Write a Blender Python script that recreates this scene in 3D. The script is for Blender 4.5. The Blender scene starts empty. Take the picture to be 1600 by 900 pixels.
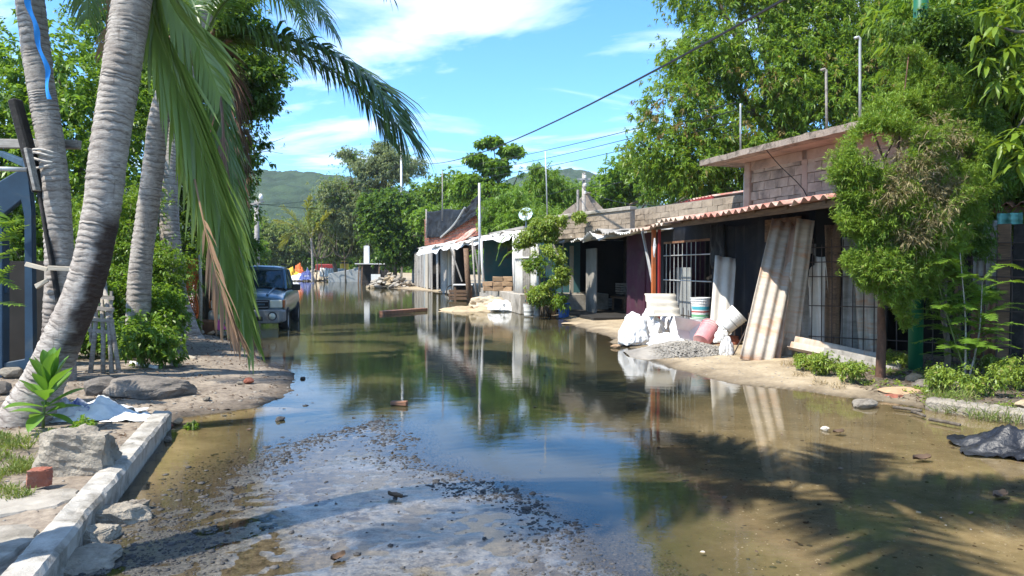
import bpy, bmesh, math, random
import numpy as np
from mathutils import Vector, Matrix, Quaternion, noise as mnoise

random.seed(7)
RNG = np.random.default_rng(7)
SC = bpy.context.scene
COL = SC.collection
R = math.radians
PI = math.pi

# ------------------------------------------------------------------ camera
CAM_H, FPX, PITCH = 1.6, 1150.0, R(1.6)
cam_d = bpy.data.cameras.new('camera')
cam_d.sensor_width = 36.0
cam_d.lens = 36.0 * FPX / 1600.0
cam_d.clip_start, cam_d.clip_end = 0.05, 4000
cam = bpy.data.objects.new('camera', cam_d)
cam.location = (0, 0, CAM_H)
cam.rotation_euler = (R(90) - PITCH, 0, 0)
COL.objects.link(cam)
SC.camera = cam

# ------------------------------------------------------------------ sun, sky
SUN_EL = R(57)
SH = Vector((0.84, 0.54)).normalized()            # the way the shadows fall on the ground
to_sun = Vector((-SH.x * math.cos(SUN_EL), -SH.y * math.cos(SUN_EL), math.sin(SUN_EL)))
sun_d = bpy.data.lights.new('sun', 'SUN')
sun_d.energy = 4.6
sun_d.angle = R(0.55)
sun_d.color = (1.0, 0.94, 0.83)
sun = bpy.data.objects.new('sun', sun_d)
sun.rotation_euler = (-to_sun).to_track_quat('-Z', 'Y').to_euler()
COL.objects.link(sun)

world = bpy.data.worlds.new('World')
SC.world = world
world.use_nodes = True
wn, wl = world.node_tree.nodes, world.node_tree.links
wn.clear()
w_out = wn.new('ShaderNodeOutputWorld')
w_bg = wn.new('ShaderNodeBackground')
w_bg.inputs[1].default_value = 0.122
sky = wn.new('ShaderNodeTexSky')
sky.sky_type = 'NISHITA'
sky.sun_disc = False
sky.sun_elevation = SUN_EL
sky.sun_rotation = math.atan2(to_sun.x, to_sun.y)
sky.air_density = 1.0
sky.dust_density = 0.35
sky.ozone_density = 1.3
hsv = wn.new('ShaderNodeHueSaturation')
hsv.inputs['Hue'].default_value = 0.492
hsv.inputs['Saturation'].default_value = 1.12
hsv.inputs['Value'].default_value = 1.0
wl.new(sky.outputs[0], hsv.inputs['Color'])
w_tc = wn.new('ShaderNodeTexCoord')


def wmath(op, a, b=None, c=None):
    n = wn.new('ShaderNodeMath'); n.operation = op
    for i, v in enumerate((a, b, c)):
        if v is None: continue
        if isinstance(v, (int, float)): n.inputs[i].default_value = v
        else: wl.new(v, n.inputs[i])
    return n.outputs[0]


w_sep = wn.new('ShaderNodeSeparateXYZ')
wl.new(w_tc.outputs['Generated'], w_sep.inputs[0])
# cloud layer: direction divided by height, as on a flat sheet of air high above
w_h = wmath('ADD', wmath('MAXIMUM', w_sep.outputs['Z'], 0.0), 0.11)
w_cmb = wn.new('ShaderNodeCombineXYZ')
wl.new(wmath('DIVIDE', w_sep.outputs['X'], w_h), w_cmb.inputs[0])
wl.new(wmath('DIVIDE', w_sep.outputs['Y'], w_h), w_cmb.inputs[1])
w_map = wn.new('ShaderNodeMapping')
w_map.inputs['Location'].default_value = (7.98, 2.22, 0.0)
w_map.inputs['Rotation'].default_value = (0, 0, R(14))
w_map.inputs['Scale'].default_value = (0.62, 0.95, 1)
wl.new(w_cmb.outputs[0], w_map.inputs[0])
w_n1 = wn.new('ShaderNodeTexNoise')
w_n1.inputs['Scale'].default_value = 1.6
w_n1.inputs['Detail'].default_value = 9
w_n1.inputs['Roughness'].default_value = 0.56
w_n1.inputs['Distortion'].default_value = 0.5
wl.new(w_map.outputs[0], w_n1.inputs['Vector'])
w_r = wn.new('ShaderNodeValToRGB')
w_r.color_ramp.elements[0].position = 0.495
w_r.color_ramp.elements[0].color = (0, 0, 0, 1)
w_r.color_ramp.elements[1].position = 0.72
w_r.color_ramp.elements[1].color = (1, 1, 1, 1)
wl.new(w_n1.outputs['Fac'], w_r.inputs[0])
w_mix = wn.new('ShaderNodeMixRGB')
w_mix.inputs['Color2'].default_value = (7.6, 8.3, 9.2, 1)
wl.new(wmath('MULTIPLY', w_r.outputs[0], 0.92), w_mix.inputs['Fac'])
w_tint = wn.new('ShaderNodeMixRGB'); w_tint.blend_type = 'MULTIPLY'; w_tint.inputs['Fac'].default_value = 1.0
w_tint.inputs['Color2'].default_value = (0.70, 1.05, 1.45, 1)          # the clear cyan blue of the day
wl.new(hsv.outputs[0], w_tint.inputs['Color1'])
wl.new(w_tint.outputs[0], w_mix.inputs['Color1'])
wl.new(w_mix.outputs[0], w_bg.inputs[0])
wl.new(w_bg.outputs[0], w_out.inputs[0])

SC.view_settings.view_transform = 'Standard'
SC.view_settings.look = 'None'
SC.view_settings.exposure = 1.02
SC.view_settings.gamma = 1
SC.render.engine = 'CYCLES'
SC.cycles.max_bounces = 8
SC.cycles.transparent_max_bounces = 12
SC.cycles.caustics_reflective = False
SC.cycles.caustics_refractive = False
SC.cycles.sample_clamp_indirect = 6.0
SC.cycles.use_denoising = True


# ------------------------------------------------------------------ places
def at(u, v, Y):
    """The point at depth Y metres that the photograph shows at (u, v)."""
    d = Vector(((u - 800) / FPX, 1.0, (450 - v) / FPX))
    c, s = math.cos(-PITCH), math.sin(-PITCH)
    d = Vector((d.x, d.y * c - d.z * s, d.y * s + d.z * c))
    return Vector((0, 0, CAM_H)) + d * (Y / d.y)


def gnd(u, v, z=0.0):
    p = at(u, v, 1.0) - Vector((0, 0, CAM_H))
    k = (z - CAM_H) / p.z
    return Vector((0, 0, CAM_H)) + p * k


# ------------------------------------------------------------------ mesh helpers
def np_mesh(name, V, F, smooth=False):
    """V (n,3); F (m,k) array of equal sized faces."""
    V = np.asarray(V, dtype=np.float32); F = np.asarray(F, dtype=np.int32)
    me = bpy.data.meshes.new(name)
    m, k = F.shape
    me.vertices.add(len(V)); me.vertices.foreach_set('co', V.ravel())
    me.loops.add(m * k); me.loops.foreach_set('vertex_index', F.ravel())
    me.polygons.add(m)
    me.polygons.foreach_set('loop_start', np.arange(0, m * k, k, dtype=np.int32))
    me.polygons.foreach_set('loop_total', np.full(m, k, dtype=np.int32))
    if smooth:
        me.polygons.foreach_set('use_smooth', np.ones(m, dtype=bool))
    me.update(calc_edges=True)
    return me


def link(name, me, m=None, parent=None, loc=None, rot=None):
    o = bpy.data.objects.new(name, me)
    COL.objects.link(o)
    if m is not None and not me.materials: me.materials.append(m)
    if parent is not None: o.parent = parent
    if loc is not None: o.location = loc
    if rot is not None: o.rotation_euler = rot
    return o


def tag(o, label=None, cat=None, group=None, kind=None):
    if label: o['label'] = label
    if cat: o['category'] = cat
    if group: o['group'] = group
    if kind: o['kind'] = kind
    return o


def thing(name, label, cat, loc=(0, 0, 0), rz=0.0, group=None):
    o = bpy.data.objects.new(name, None)
    o.empty_display_size = 0.1
    COL.objects.link(o)
    o.location = loc; o.rotation_euler = (0, 0, rz)
    return tag(o, label, cat, group)


def copy_tree(o, parent=None):
    c = o.copy(); COL.objects.link(c); c.parent = parent
    for ch in list(o.children): copy_tree(ch, c)
    return c


class MB:
    """collects shapes into ONE mesh"""
    def __init__(s): s.v, s.f, s.a = [], [], []

    def add(s, vs, fs, attr=None):
        k = len(s.v)
        s.v += [tuple(p) for p in vs]
        s.f += [tuple(i + k for i in f) for f in fs]
        s.a += list(attr) if attr is not None else [0.0] * len(vs)

    def box(s, c, size, rot=None, jit=0.0):
        hx, hy, hz = size[0] / 2, size[1] / 2, size[2] / 2
        M = Matrix.Identity(3)
        if rot is not None: M = rot if isinstance(rot, Matrix) else Matrix.Rotation(rot, 3, 'Z')
        vs = []
        for x, y, z in ((-1, -1, -1), (1, -1, -1), (1, 1, -1), (-1, 1, -1), (-1, -1, 1), (1, -1, 1), (1, 1, 1), (-1, 1, 1)):
            p = Vector((x * hx, y * hy, z * hz))
            if jit: p += Vector((random.uniform(-jit, jit) for _ in range(3)))
            vs.append(M @ p + Vector(c))
        s.add(vs, ((0, 3, 2, 1), (4, 5, 6, 7), (0, 1, 5, 4), (1, 2, 6, 5), (2, 3, 7, 6), (3, 0, 4, 7)))
        return s

    def bar(s, p, q, w, h=None, roll=0.0, jit=0.0):
        p, q = Vector(p), Vector(q); h = h or w
        d = q - p
        M = d.to_track_quat('X', 'Z').to_matrix() @ Matrix.Rotation(roll, 3, 'X')
        return s.box((p + q) / 2, (d.length, w, h), M, jit)

    def tube(s, pts, radii, n=8, cap=True, attr=None, wob=0.0):
        pts = [Vector(p) for p in pts]
        if isinstance(radii, (int, float)): radii = [radii] * len(pts)
        t0 = (pts[1] - pts[0]).normalized()
        ref = t0.orthogonal().normalized()
        vs, fs, at_ = [], [], []
        for i, p in enumerate(pts):
            t = (pts[min(i + 1, len(pts) - 1)] - pts[max(i - 1, 0)]).normalized()
            ref = (ref - t * ref.dot(t)).normalized()
            b = t.cross(ref)
            for k in range(n):
                a = 2 * PI * k / n
                r = radii[i] * (1 + (random.uniform(-wob, wob) if wob else 0))
                vs.append(p + (ref * math.cos(a) + b * math.sin(a)) * r)
                at_.append(attr[i] if attr else 0.0)
        for i in range(len(pts) - 1):
            for k in range(n):
                k2 = (k + 1) % n
                fs.append((i * n + k, i * n + k2, (i + 1) * n + k2, (i + 1) * n + k))
        if cap:
            fs.append(tuple(range(n - 1, -1, -1)))
            fs.append(tuple(range((len(pts) - 1) * n, len(pts) * n)))
        s.add(vs, fs, at_)
        return s

    def lathe(s, prof, n=24, M=None):
        M = M or Matrix.Identity(4)
        vs, fs = [], []
        for r, z in prof:
            for k in range(n):
                a = 2 * PI * k / n
                vs.append(M @ Vector((r * math.cos(a), r * math.sin(a), z)))
        for i in range(len(prof) - 1):
            for k in range(n):
                k2 = (k + 1) % n
                fs.append((i * n + k, i * n + k2, (i + 1) * n + k2, (i + 1) * n + k))
        s.add(vs, fs)
        return s

    def grid(s, nx, ny, f, thick=0.0):
        """f(i/nx, j/ny) -> (point, normal) when thick else point"""
        vs, fs = [], []
        top = [f(i / nx, j / ny) for j in range(ny + 1) for i in range(nx + 1)]
        w = nx + 1
        if thick:
            A = [Vector(p) + Vector(n) * thick / 2 for p, n in top]
            B = [Vector(p) - Vector(n) * thick / 2 for p, n in top]
            vs = A + B; o = len(A)
        else:
            vs = [Vector(p) for p in top]
        for j in range(ny):
            for i in range(nx):
                a = j * w + i
                fs.append((a, a + 1, a + w + 1, a + w))
                if thick: fs.append((o + a, o + a + w, o + a + w + 1, o + a + 1))
        if thick:
            for i in range(nx):
                fs.append((i + 1, i, o + i, o + i + 1))
                a = ny * w + i
                fs.append((a, a + 1, o + a + 1, o + a))
            for j in range(ny):
                a = j * w
                fs.append((a, a + w, o + a + w, o + a))
                a = j * w + nx
                fs.append((a + w, a, o + a, o + a + w))
        s.add(vs, fs)
        return s

    def mesh(s, name, smooth=False, attr=None):
        me = bpy.data.meshes.new(name)
        me.from_pydata(s.v, [], s.f)
        if smooth: me.polygons.foreach_set('use_smooth', [True] * len(me.polygons))
        if attr:
            at_ = me.attributes.new(attr, 'FLOAT', 'POINT')
            at_.data.foreach_set('value', s.a)
        me.update()
        return me

    def build(s, name, m=None, parent=None, loc=None, rot=None, smooth=False, bevel=0.0, attr=None, seg=1):
        o = link(name, s.mesh(name, smooth, attr), m, parent, loc, rot)
        if bevel:
            b = o.modifiers.new('bevel', 'BEVEL'); b.width = bevel; b.segments = seg; b.limit_method = 'ANGLE'; b.angle_limit = R(35)
        return o


def spline(pts, n):
    """Catmull-Rom through pts, n samples"""
    P = [Vector(p) for p in pts]
    P = [P[0] * 2 - P[1]] + P + [P[-1] * 2 - P[-2]]
    out = []
    m = len(P) - 3
    for k in range(n):
        t = k / (n - 1) * m
        i = min(int(t), m - 1); t -= i
        a, b, c, d = P[i:i + 4]
        out.append(0.5 * ((2 * b) + (c - a) * t + (2 * a - 5 * b + 4 * c - d) * t * t + (3 * b - a - 3 * c + d) * t ** 3))
    return out


def fbm(x, y, z=0.0, oct=4):
    return mnoise.fractal(Vector((x, y, z)), 1.0, 2.0, oct)


# ------------------------------------------------------------------ materials
def c4(c): return (c[0], c[1], c[2], 1.0)


class NT:
    def __init__(s, name):
        s.m = bpy.data.materials.new(name); s.m.use_nodes = True
        s.t = s.m.node_tree; s.n, s.l = s.t.nodes, s.t.links
        s.b = s.n.get('Principled BSDF'); s.out = s.n.get('Material Output')

    def new(s, t, **kw):
        n = s.n.new(t)
        for k, v in kw.items(): setattr(n, k, v)
        return n

    def link(s, a, b): s.l.new(a, b)

    def coords(s, stretch=(1, 1, 1), space='Object', rand=True):
        tc = s.new('ShaderNodeTexCoord')
        mp = s.new('ShaderNodeMapping')
        mp.inputs['Scale'].default_value = stretch
        s.link(tc.outputs[space], mp.inputs[0])
        if rand:
            oi = s.new('ShaderNodeObjectInfo')
            ml = s.new('ShaderNodeMath', operation='MULTIPLY'); ml.inputs[1].default_value = 61.0
            s.link(oi.outputs['Random'], ml.inputs[0])
            s.link(ml.outputs[0], mp.inputs['Location'])
        return mp.outputs[0]

    def noise(s, vec, scale, detail=6, rough=0.6, dist=0.0):
        n = s.new('ShaderNodeTexNoise')
        n.inputs['Scale'].default_value = scale; n.inputs['Detail'].default_value = detail
        n.inputs['Roughness'].default_value = rough; n.inputs['Distortion'].default_value = dist
        if vec is not None: s.link(vec, n.inputs['Vector'])
        return n.outputs['Fac']

    def ramp(s, fac, stops, interp='LINEAR'):
        r = s.new('ShaderNodeValToRGB'); r.color_ramp.interpolation = interp
        els = r.color_ramp.elements
        while len(els) < len(stops): els.new(0.5)
        for e, (p, c) in zip(els, stops):
            e.position = p; e.color = c4(c) if not isinstance(c, (int, float)) else (c, c, c, 1)
        s.link(fac, r.inputs[0])
        return r.outputs[0]

    def mix(s, fac, a, b, blend='MIX'):
        n = s.new('ShaderNodeMixRGB', blend_type=blend)
        for i, v in enumerate((fac, a, b)):
            if isinstance(v, (int, float)): n.inputs[i].default_value = v if i == 0 else (v, v, v, 1)
            elif isinstance(v, tuple): n.inputs[i].default_value = c4(v)
            else: s.link(v, n.inputs[i])
        return n.outputs[0]

    def math(s, op, a, b=None, c=None, clamp=False):
        n = s.new('ShaderNodeMath', operation=op); n.use_clamp = clamp
        for i, v in enumerate((a, b, c)):
            if v is None: continue
            if isinstance(v, (int, float)): n.inputs[i].default_value = v
            else: s.link(v, n.inputs[i])
        return n.outputs[0]

    def attr(s, name):
        return s.new('ShaderNodeAttribute', attribute_name=name).outputs['Fac']

    def bump(s, h, strength=0.3, dist=0.02, normal=None):
        b = s.new('ShaderNodeBump'); b.inputs['Strength'].default_value = strength; b.inputs['Distance'].default_value = dist
        s.link(h, b.inputs['Height'])
        if normal is not None: s.link(normal, b.inputs['Normal'])
        return b.outputs[0]


def mat(name, c1, c2=None, dirt=None, scale=4, rough=0.8, bump=0.3, bscale=40, bdist=0.01, spec=0.3, metal=0.0,
        stretch=(1, 1, 1), dirt_scale=1.5, dirt_at=(0.5, 0.7), space='Object', detail=7, rand=True):
    t = NT(name)
    v = t.coords(stretch, space, rand)
    c2 = c2 or tuple(x * 0.7 for x in c1)
    col = t.ramp(t.noise(v, scale, detail), [(0.3, c2), (0.68, c1)])
    if dirt:
        col = t.mix(t.ramp(t.noise(v, dirt_scale, 9, 0.68, 0.4), [(dirt_at[0], 0.0), (dirt_at[1], 1.0)]), col, dirt)
    t.link(col, t.b.inputs['Base Color'])
    t.b.inputs['Roughness'].default_value = rough
    t.b.inputs['Specular IOR Level'].default_value = spec
    t.b.inputs['Metallic'].default_value = metal
    if bump:
        t.link(t.bump(t.noise(v, bscale, 8, 0.65), bump, bdist), t.b.inputs['Normal'])
    return t.m


def leaf_mat(name, dark, light, odd=None, odd_at=0.93, trans=0.35, rough=0.42, spec=0.4):
    t = NT(name)
    g = t.new('ShaderNodeNewGeometry')
    r = g.outputs['Random Per Island']
    stops = [(0.0, dark), (0.75, light)]
    if odd: stops += [(odd_at, light), (min(odd_at + 0.03, 1.0), odd)]
    col = t.ramp(r, stops)
    tc = t.coords((1, 1, 1), 'Object', False)
    col = t.mix(t.ramp(t.noise(tc, 0.9, 3), [(0.35, 0.0), (0.7, 0.55)]), col, t.mix(0.5, light, (light[0] * 1.35, light[1] * 1.2, light[2] * 0.8)))
    t.link(col, t.b.inputs['Base Color'])
    t.b.inputs['Roughness'].default_value = rough
    t.b.inputs['Specular IOR Level'].default_value = spec
    tr = t.new('ShaderNodeBsdfTranslucent')
    t.link(t.mix(0.55, col, (light[0] * 1.9, light[1] * 1.7, light[2] * 0.6)), tr.inputs[0])
    ms = t.new('ShaderNodeMixShader'); ms.inputs[0].default_value = trans
    t.link(t.b.outputs[0], ms.inputs[1]); t.link(tr.outputs[0], ms.inputs[2])
    t.link(ms.outputs[0], t.out.inputs[0])
    return t.m


M = {}
M['leaf_mango'] = leaf_mat('leaf_mango', (0.056, 0.125, 0.018), (0.170, 0.280, 0.034), (0.24, 0.17, 0.04), 0.91, 0.42)
M['leaf_mango_near'] = leaf_mat('leaf_mango_near', (0.06, 0.13, 0.015), (0.16, 0.24, 0.022), (0.24, 0.13, 0.04), 0.95)
M['leaf_dark'] = leaf_mat('leaf_dark', (0.034, 0.082, 0.016), (0.100, 0.185, 0.030), None, .9, .42)
M['leaf_mid'] = leaf_mat('leaf_mid', (0.058, 0.130, 0.018), (0.155, 0.275, 0.036), None, .9, .42)
M['leaf_bright'] = leaf_mat('leaf_bright', (0.065, 0.150, 0.018), (0.155, 0.265, 0.032), (0.24, 0.22, 0.05), 0.95)
M['leaf_thuja'] = leaf_mat('leaf_thuja', (0.075, 0.150, 0.018), (0.190, 0.300, 0.036), (0.28, 0.22, 0.10), 0.93, 0.3, 0.6)
M['leaf_weed'] = leaf_mat('leaf_weed', (0.105, 0.190, 0.028), (0.240, 0.330, 0.060), (0.36, 0.30, 0.12), 0.92)
M['leaf_dry_thuja'] = leaf_mat('leaf_dry_thuja', (0.17, 0.14, 0.07), (0.26, 0.22, 0.12), None, 0.9, 0.2, 0.8)
M['leaf_olive'] = leaf_mat('leaf_olive', (0.085, 0.135, 0.040), (0.18, 0.24, 0.075), None, 0.9, 0.35, 0.6)
M['leaf_grey'] = leaf_mat('leaf_grey', (0.10, 0.145, 0.075), (0.20, 0.25, 0.13), None, 0.9, 0.4, 0.6)
M['frond'] = leaf_mat('frond', (0.036, 0.082, 0.020), (0.095, 0.165, 0.032), (0.24, 0.22, 0.06), 0.93, 0.30, 0.36, 0.6)
M['frond_big'] = leaf_mat('frond_big', (0.070, 0.145, 0.030), (0.195, 0.280, 0.066), (0.36, 0.31, 0.11), 0.85, 0.30, 0.34, 0.6)
M['frond_dry'] = leaf_mat('frond_dry', (0.16, 0.10, 0.065), (0.30, 0.19, 0.12), None, 0.9, 0.12, 0.75, 0.2)
M['frond_dead'] = leaf_mat('frond_dead', (0.10, 0.065, 0.055), (0.19, 0.12, 0.095), None, 0.9, 0.1, 0.8, 0.2)
M['frond_yellow'] = leaf_mat('frond_yellow', (0.10, 0.14, 0.02), (0.22, 0.24, 0.05), None, 0.9, 0.3, 0.5)
M['grass'] = leaf_mat('grass', (0.07, 0.13, 0.02), (0.17, 0.22, 0.05), (0.34, 0.29, 0.14), 0.85, 0.3, 0.6)
M['leaf_dead'] = leaf_mat('leaf_dead', (0.11, 0.085, 0.03), (0.20, 0.155, 0.05), None, .9, .25, .7)
M['straw'] = leaf_mat('straw', (0.20, 0.15, 0.08), (0.36, 0.28, 0.16), None, 0.9, 0.1, 0.8, 0.2)
M['bark'] = mat('bark', (0.20, 0.165, 0.125), (0.08, 0.065, 0.05), None, 6, 0.9, 0.8, 18, 0.03, stretch=(3, 3, 0.7))
M['bark_red'] = mat('bark_red', (0.16, 0.085, 0.055), (0.07, 0.04, 0.03), None, 6, 0.9, 0.8, 22, 0.02, stretch=(3, 3, 0.7))
M['stem_green'] = mat('stem_green', (0.13, 0.17, 0.05), (0.08, 0.11, 0.03), None, 6, 0.6, 0.2)
M['wood_grey'] = mat('wood_grey', (0.40, 0.37, 0.33), (0.23, 0.21, 0.185), (0.12, 0.10, 0.09), 5, 0.85, 0.4, 30, 0.006, stretch=(1.2, 9, 9))
M['wood_brown'] = mat('wood_brown', (0.24, 0.15, 0.09), (0.12, 0.075, 0.05), (0.06, 0.045, 0.035), 5, 0.85, 0.4, 30, 0.006, stretch=(1.2, 9, 9))
M['wood_red'] = mat('wood_red', (0.30, 0.15, 0.085), (0.16, 0.075, 0.045), (0.07, 0.05, 0.04), 5, 0.7, 0.4, 30, 0.006, stretch=(1.2, 9, 9))
M['wood_pale'] = mat('wood_pale', (0.48, 0.43, 0.35), (0.33, 0.28, 0.21), None, 5, 0.85, 0.4, 30, 0.006, stretch=(1.2, 9, 9))
M['charred'] = mat('charred', (0.030, 0.027, 0.025), (0.012, 0.011, 0.010), (0.075, 0.065, 0.06), 8, 0.8, 0.8, 25, 0.02)
M['concrete'] = mat('concrete', (0.40, 0.365, 0.31), (0.27, 0.24, 0.20), (0.13, 0.115, 0.09), 7, 0.9, 0.6, 60, 0.008)
M['kerb'] = mat('kerb', (0.46, 0.43, 0.38), (0.31, 0.285, 0.245), (0.13, 0.115, 0.09), 9, 0.92, 0.9, 70, 0.008, dirt_scale=3.2, dirt_at=(0.50, 0.66))
M['slab_conc'] = mat('slab_conc', (0.34, 0.285, 0.235), (0.22, 0.18, 0.15), (0.09, 0.075, 0.06), 8, 0.92, 0.7, 45, 0.012, dirt_scale=4, dirt_at=(0.48, 0.62))
M['pink_wall'] = mat('pink_wall', (0.42, 0.315, 0.25), (0.31, 0.23, 0.185), (0.13, 0.10, 0.085), 3, 0.9, 0.5, 60, 0.006, dirt_at=(0.5, 0.75))
M['block'] = mat('block', (0.42, 0.345, 0.275), (0.29, 0.235, 0.19), (0.12, 0.10, 0.085), 6, 0.93, 0.6, 70, 0.006)
M['block_brown'] = mat('block_brown', (0.34, 0.275, 0.205), (0.23, 0.185, 0.14), (0.10, 0.08, 0.06), 6, 0.93, 0.6, 70, 0.006)
M['mortar'] = mat('mortar', (0.30, 0.26, 0.21), (0.20, 0.17, 0.14), None, 12, 0.95, 0.6, 80, 0.006)
M['brick_red'] = mat('brick_red', (0.33, 0.115, 0.07), (0.21, 0.075, 0.05), (0.30, 0.22, 0.17), 8, 0.92, 0.5, 90, 0.004, dirt_at=(0.55, 0.75))
M['brick_tan'] = mat('brick_tan', (0.44, 0.30, 0.18), (0.31, 0.20, 0.12), None, 8, 0.92, 0.5, 90, 0.004)
M['stone'] = mat('stone', (0.40, 0.355, 0.285), (0.25, 0.215, 0.17), (0.12, 0.10, 0.08), 7, 0.93, 1.0, 34, 0.03, dirt_scale=3.5, dirt_at=(0.48, 0.68))
M['stone_dark'] = mat('stone_dark', (0.24, 0.21, 0.18), (0.12, 0.105, 0.09), (0.06, 0.055, 0.05), 5, 0.93, 0.9, 30, 0.02)
M['soil_dark'] = mat('soil_dark', (0.12, 0.10, 0.08), (0.06, 0.05, 0.04), (0.22, 0.19, 0.15), 9, 0.95, 1.0, 40, 0.02)
M['sand'] = mat('sand', (0.46, 0.36, 0.23), (0.34, 0.26, 0.165), (0.24, 0.19, 0.13), 4, 0.95, 0.7, 90, 0.006)
M['fibro'] = mat('fibro', (0.50, 0.44, 0.37), (0.36, 0.31, 0.26), (0.46, 0.27, 0.165), 3, 0.9, 0.4, 60, 0.004, stretch=(1, 4, 0.6), dirt_scale=1.1, dirt_at=(0.52, 0.66))
M['fibro_white'] = mat('fibro_white', (0.68, 0.64, 0.58), (0.52, 0.48, 0.42), (0.36, 0.31, 0.25), 3, 0.9, 0.3, 60, 0.004, dirt_at=(0.62, 0.75))
M['cream'] = mat('cream', (0.52, 0.49, 0.43), (0.42, 0.39, 0.33), (0.34, 0.29, 0.23), 3, 0.9, 0.3, 60, 0.004, dirt_at=(0.58, 0.75))
M['fibro_grey'] = mat('fibro_grey', (0.33, 0.31, 0.28), (0.22, 0.205, 0.185), (0.13, 0.12, 0.105), 3, 0.9, 0.4, 60, 0.004, stretch=(1, 3, 0.6))
M['tin_red'] = mat('tin_red', (0.40, 0.150, 0.110), (0.29, 0.105, 0.08), (0.50, 0.37, 0.30), 3, 0.8, 0.3, 60, 0.004, dirt_scale=2.6, dirt_at=(0.42, 0.62))
M['tin_orange'] = mat('tin_orange', (0.46, 0.32, 0.24), (0.36, 0.23, 0.17), (0.50, 0.43, 0.36), 3, 0.8, 0.3, 60, 0.004, dirt_scale=2.2, dirt_at=(0.45, 0.65))
M['tin_white'] = mat('tin_white', (0.66, 0.65, 0.62), (0.50, 0.48, 0.44), (0.30, 0.24, 0.18), 3, 0.6, 0.2, 50, 0.004, dirt_at=(0.60, 0.78))
M['tin_grey'] = mat('tin_grey', (0.36, 0.375, 0.37), (0.26, 0.27, 0.265), (0.24, 0.17, 0.12), 3, 0.55, 0.2, 50, 0.004, stretch=(1, 1, .6), dirt_at=(0.60, 0.78))
M['rust'] = mat('rust', (0.22, 0.105, 0.055), (0.115, 0.055, 0.035), (0.28, 0.19, 0.13), 6, 0.9, 0.5, 50, 0.004)
M['rebar'] = mat('rebar', (0.085, 0.06, 0.05), (0.045, 0.035, 0.03), None, 8, 0.8, 0.4, 80, 0.002)
M['galv'] = mat('galv', (0.52, 0.54, 0.55), (0.36, 0.37, 0.37), (0.25, 0.2, 0.16), 4, 0.45, 0.1, 60, 0.002, spec=0.5, metal=0.3)
M['white_paint'] = mat('white_paint', (0.74, 0.73, 0.70), (0.60, 0.58, 0.54), (0.35, 0.3, 0.25), 4, 0.6, 0.2, 50, 0.003, dirt_at=(0.62, 0.8))
M['navy'] = mat('navy', (0.008, 0.010, 0.016), (0.004, 0.005, 0.008), (0.035, 0.033, 0.03), 2, 0.8, 0.5, 20, 0.01, dirt_scale=1.1, dirt_at=(0.50, 0.75))
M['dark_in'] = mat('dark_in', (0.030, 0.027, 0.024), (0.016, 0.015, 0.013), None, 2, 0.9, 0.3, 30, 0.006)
M['purple'] = mat('purple', (0.068, 0.018, 0.040), (0.042, 0.013, 0.026), (0.07, 0.048, 0.05), 2, 0.85, 0.3, 40, 0.004)
M['teal'] = mat('teal', (0.075, 0.19, 0.21), (0.05, 0.135, 0.15), (0.12, 0.15, 0.15), 2, 0.85, 0.3, 40, 0.004)
M['turq'] = mat('turq', (0.22, 0.52, 0.47), (0.15, 0.40, 0.36), None, 4, 0.85, 0.4, 30, 0.01)
M['blue_steel'] = mat('blue_steel', (0.020, 0.052, 0.092), (0.012, 0.030, 0.056), (0.055, 0.07, 0.08), 3, 0.55, 0.3, 40, 0.003, dirt_at=(0.57, 0.72))
M['green_paint'] = mat('green_paint', (0.010, 0.135, 0.060), (0.007, 0.095, 0.044), (0.06, 0.09, 0.05), 3, 0.5, 0.3, 40, 0.003, spec=0.4, dirt_at=(0.52, 0.75))
M['orange_paint'] = mat('orange_paint', (0.50, 0.145, 0.035), (0.36, 0.095, 0.03), (0.2, .1, .06), 4, 0.6, 0.2)
M['red_paint'] = mat('red_paint', (0.30, 0.03, 0.025), (0.20, 0.02, 0.02), None, 4, 0.6, 0.2)
M['black_plastic'] = mat('black_plastic', (0.018, 0.019, 0.022), (0.010, 0.010, 0.012), (0.05, 0.05, 0.05), 3, 0.33, 0.5, 14, 0.03, spec=0.5)
M['white_plastic'] = mat('white_plastic', (0.74, 0.74, 0.72), (0.62, 0.61, 0.58), (0.38, 0.34, 0.29), 3, 0.5, 0.3, 30, 0.004, dirt_at=(0.60, 0.80))
M['sack_white'] = mat('sack_white', (0.80, 0.80, 0.79), (0.66, 0.66, 0.65), (0.45, 0.42, 0.38), 3, 0.65, 0.6, 22, 0.02, dirt_at=(0.66, 0.82))
M['sack_tan'] = mat('sack_tan', (0.55, 0.46, 0.33), (0.42, 0.34, 0.24), None, 3, 0.85, 0.6, 22, 0.02)
M['pink_plastic'] = mat('pink_plastic', (0.62, 0.27, 0.28), (0.50, 0.20, 0.21), (0.55, 0.42, 0.38), 3, 0.5, 0.3, 30, 0.004)
M['teal_label'] = mat('teal_label', (0.08, 0.38, 0.45), (0.06, 0.30, 0.36), (0.6, 0.62, 0.6), 6, 0.5, 0.1, dirt_at=(0.56, 0.62))
M['green_label'] = mat('green_label', (0.18, 0.42, 0.22), (0.12, 0.32, 0.16), None, 6, 0.5, 0.1)
M['red_label'] = mat('red_label', (0.45, 0.08, 0.06), (0.35, 0.06, 0.05), None, 6, 0.5, 0.1)
M['black_cloth'] = mat('black_cloth', (0.013, 0.013, 0.015), (0.008, 0.008, 0.009), (0.04, 0.04, 0.04), 3, 0.6, 0.5, 14, 0.03, spec=0.2)
M['blue_plastic'] = mat('blue_plastic', (0.025, 0.16, 0.55), (0.018, 0.115, 0.42), None, 3, 0.4, 0.1, spec=0.5)
M['blue_ribbon'] = mat('blue_ribbon', (0.02, 0.27, 0.72), (0.015, 0.21, 0.58), None, 3, 0.5, 0.2, 20, 0.01)
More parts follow.
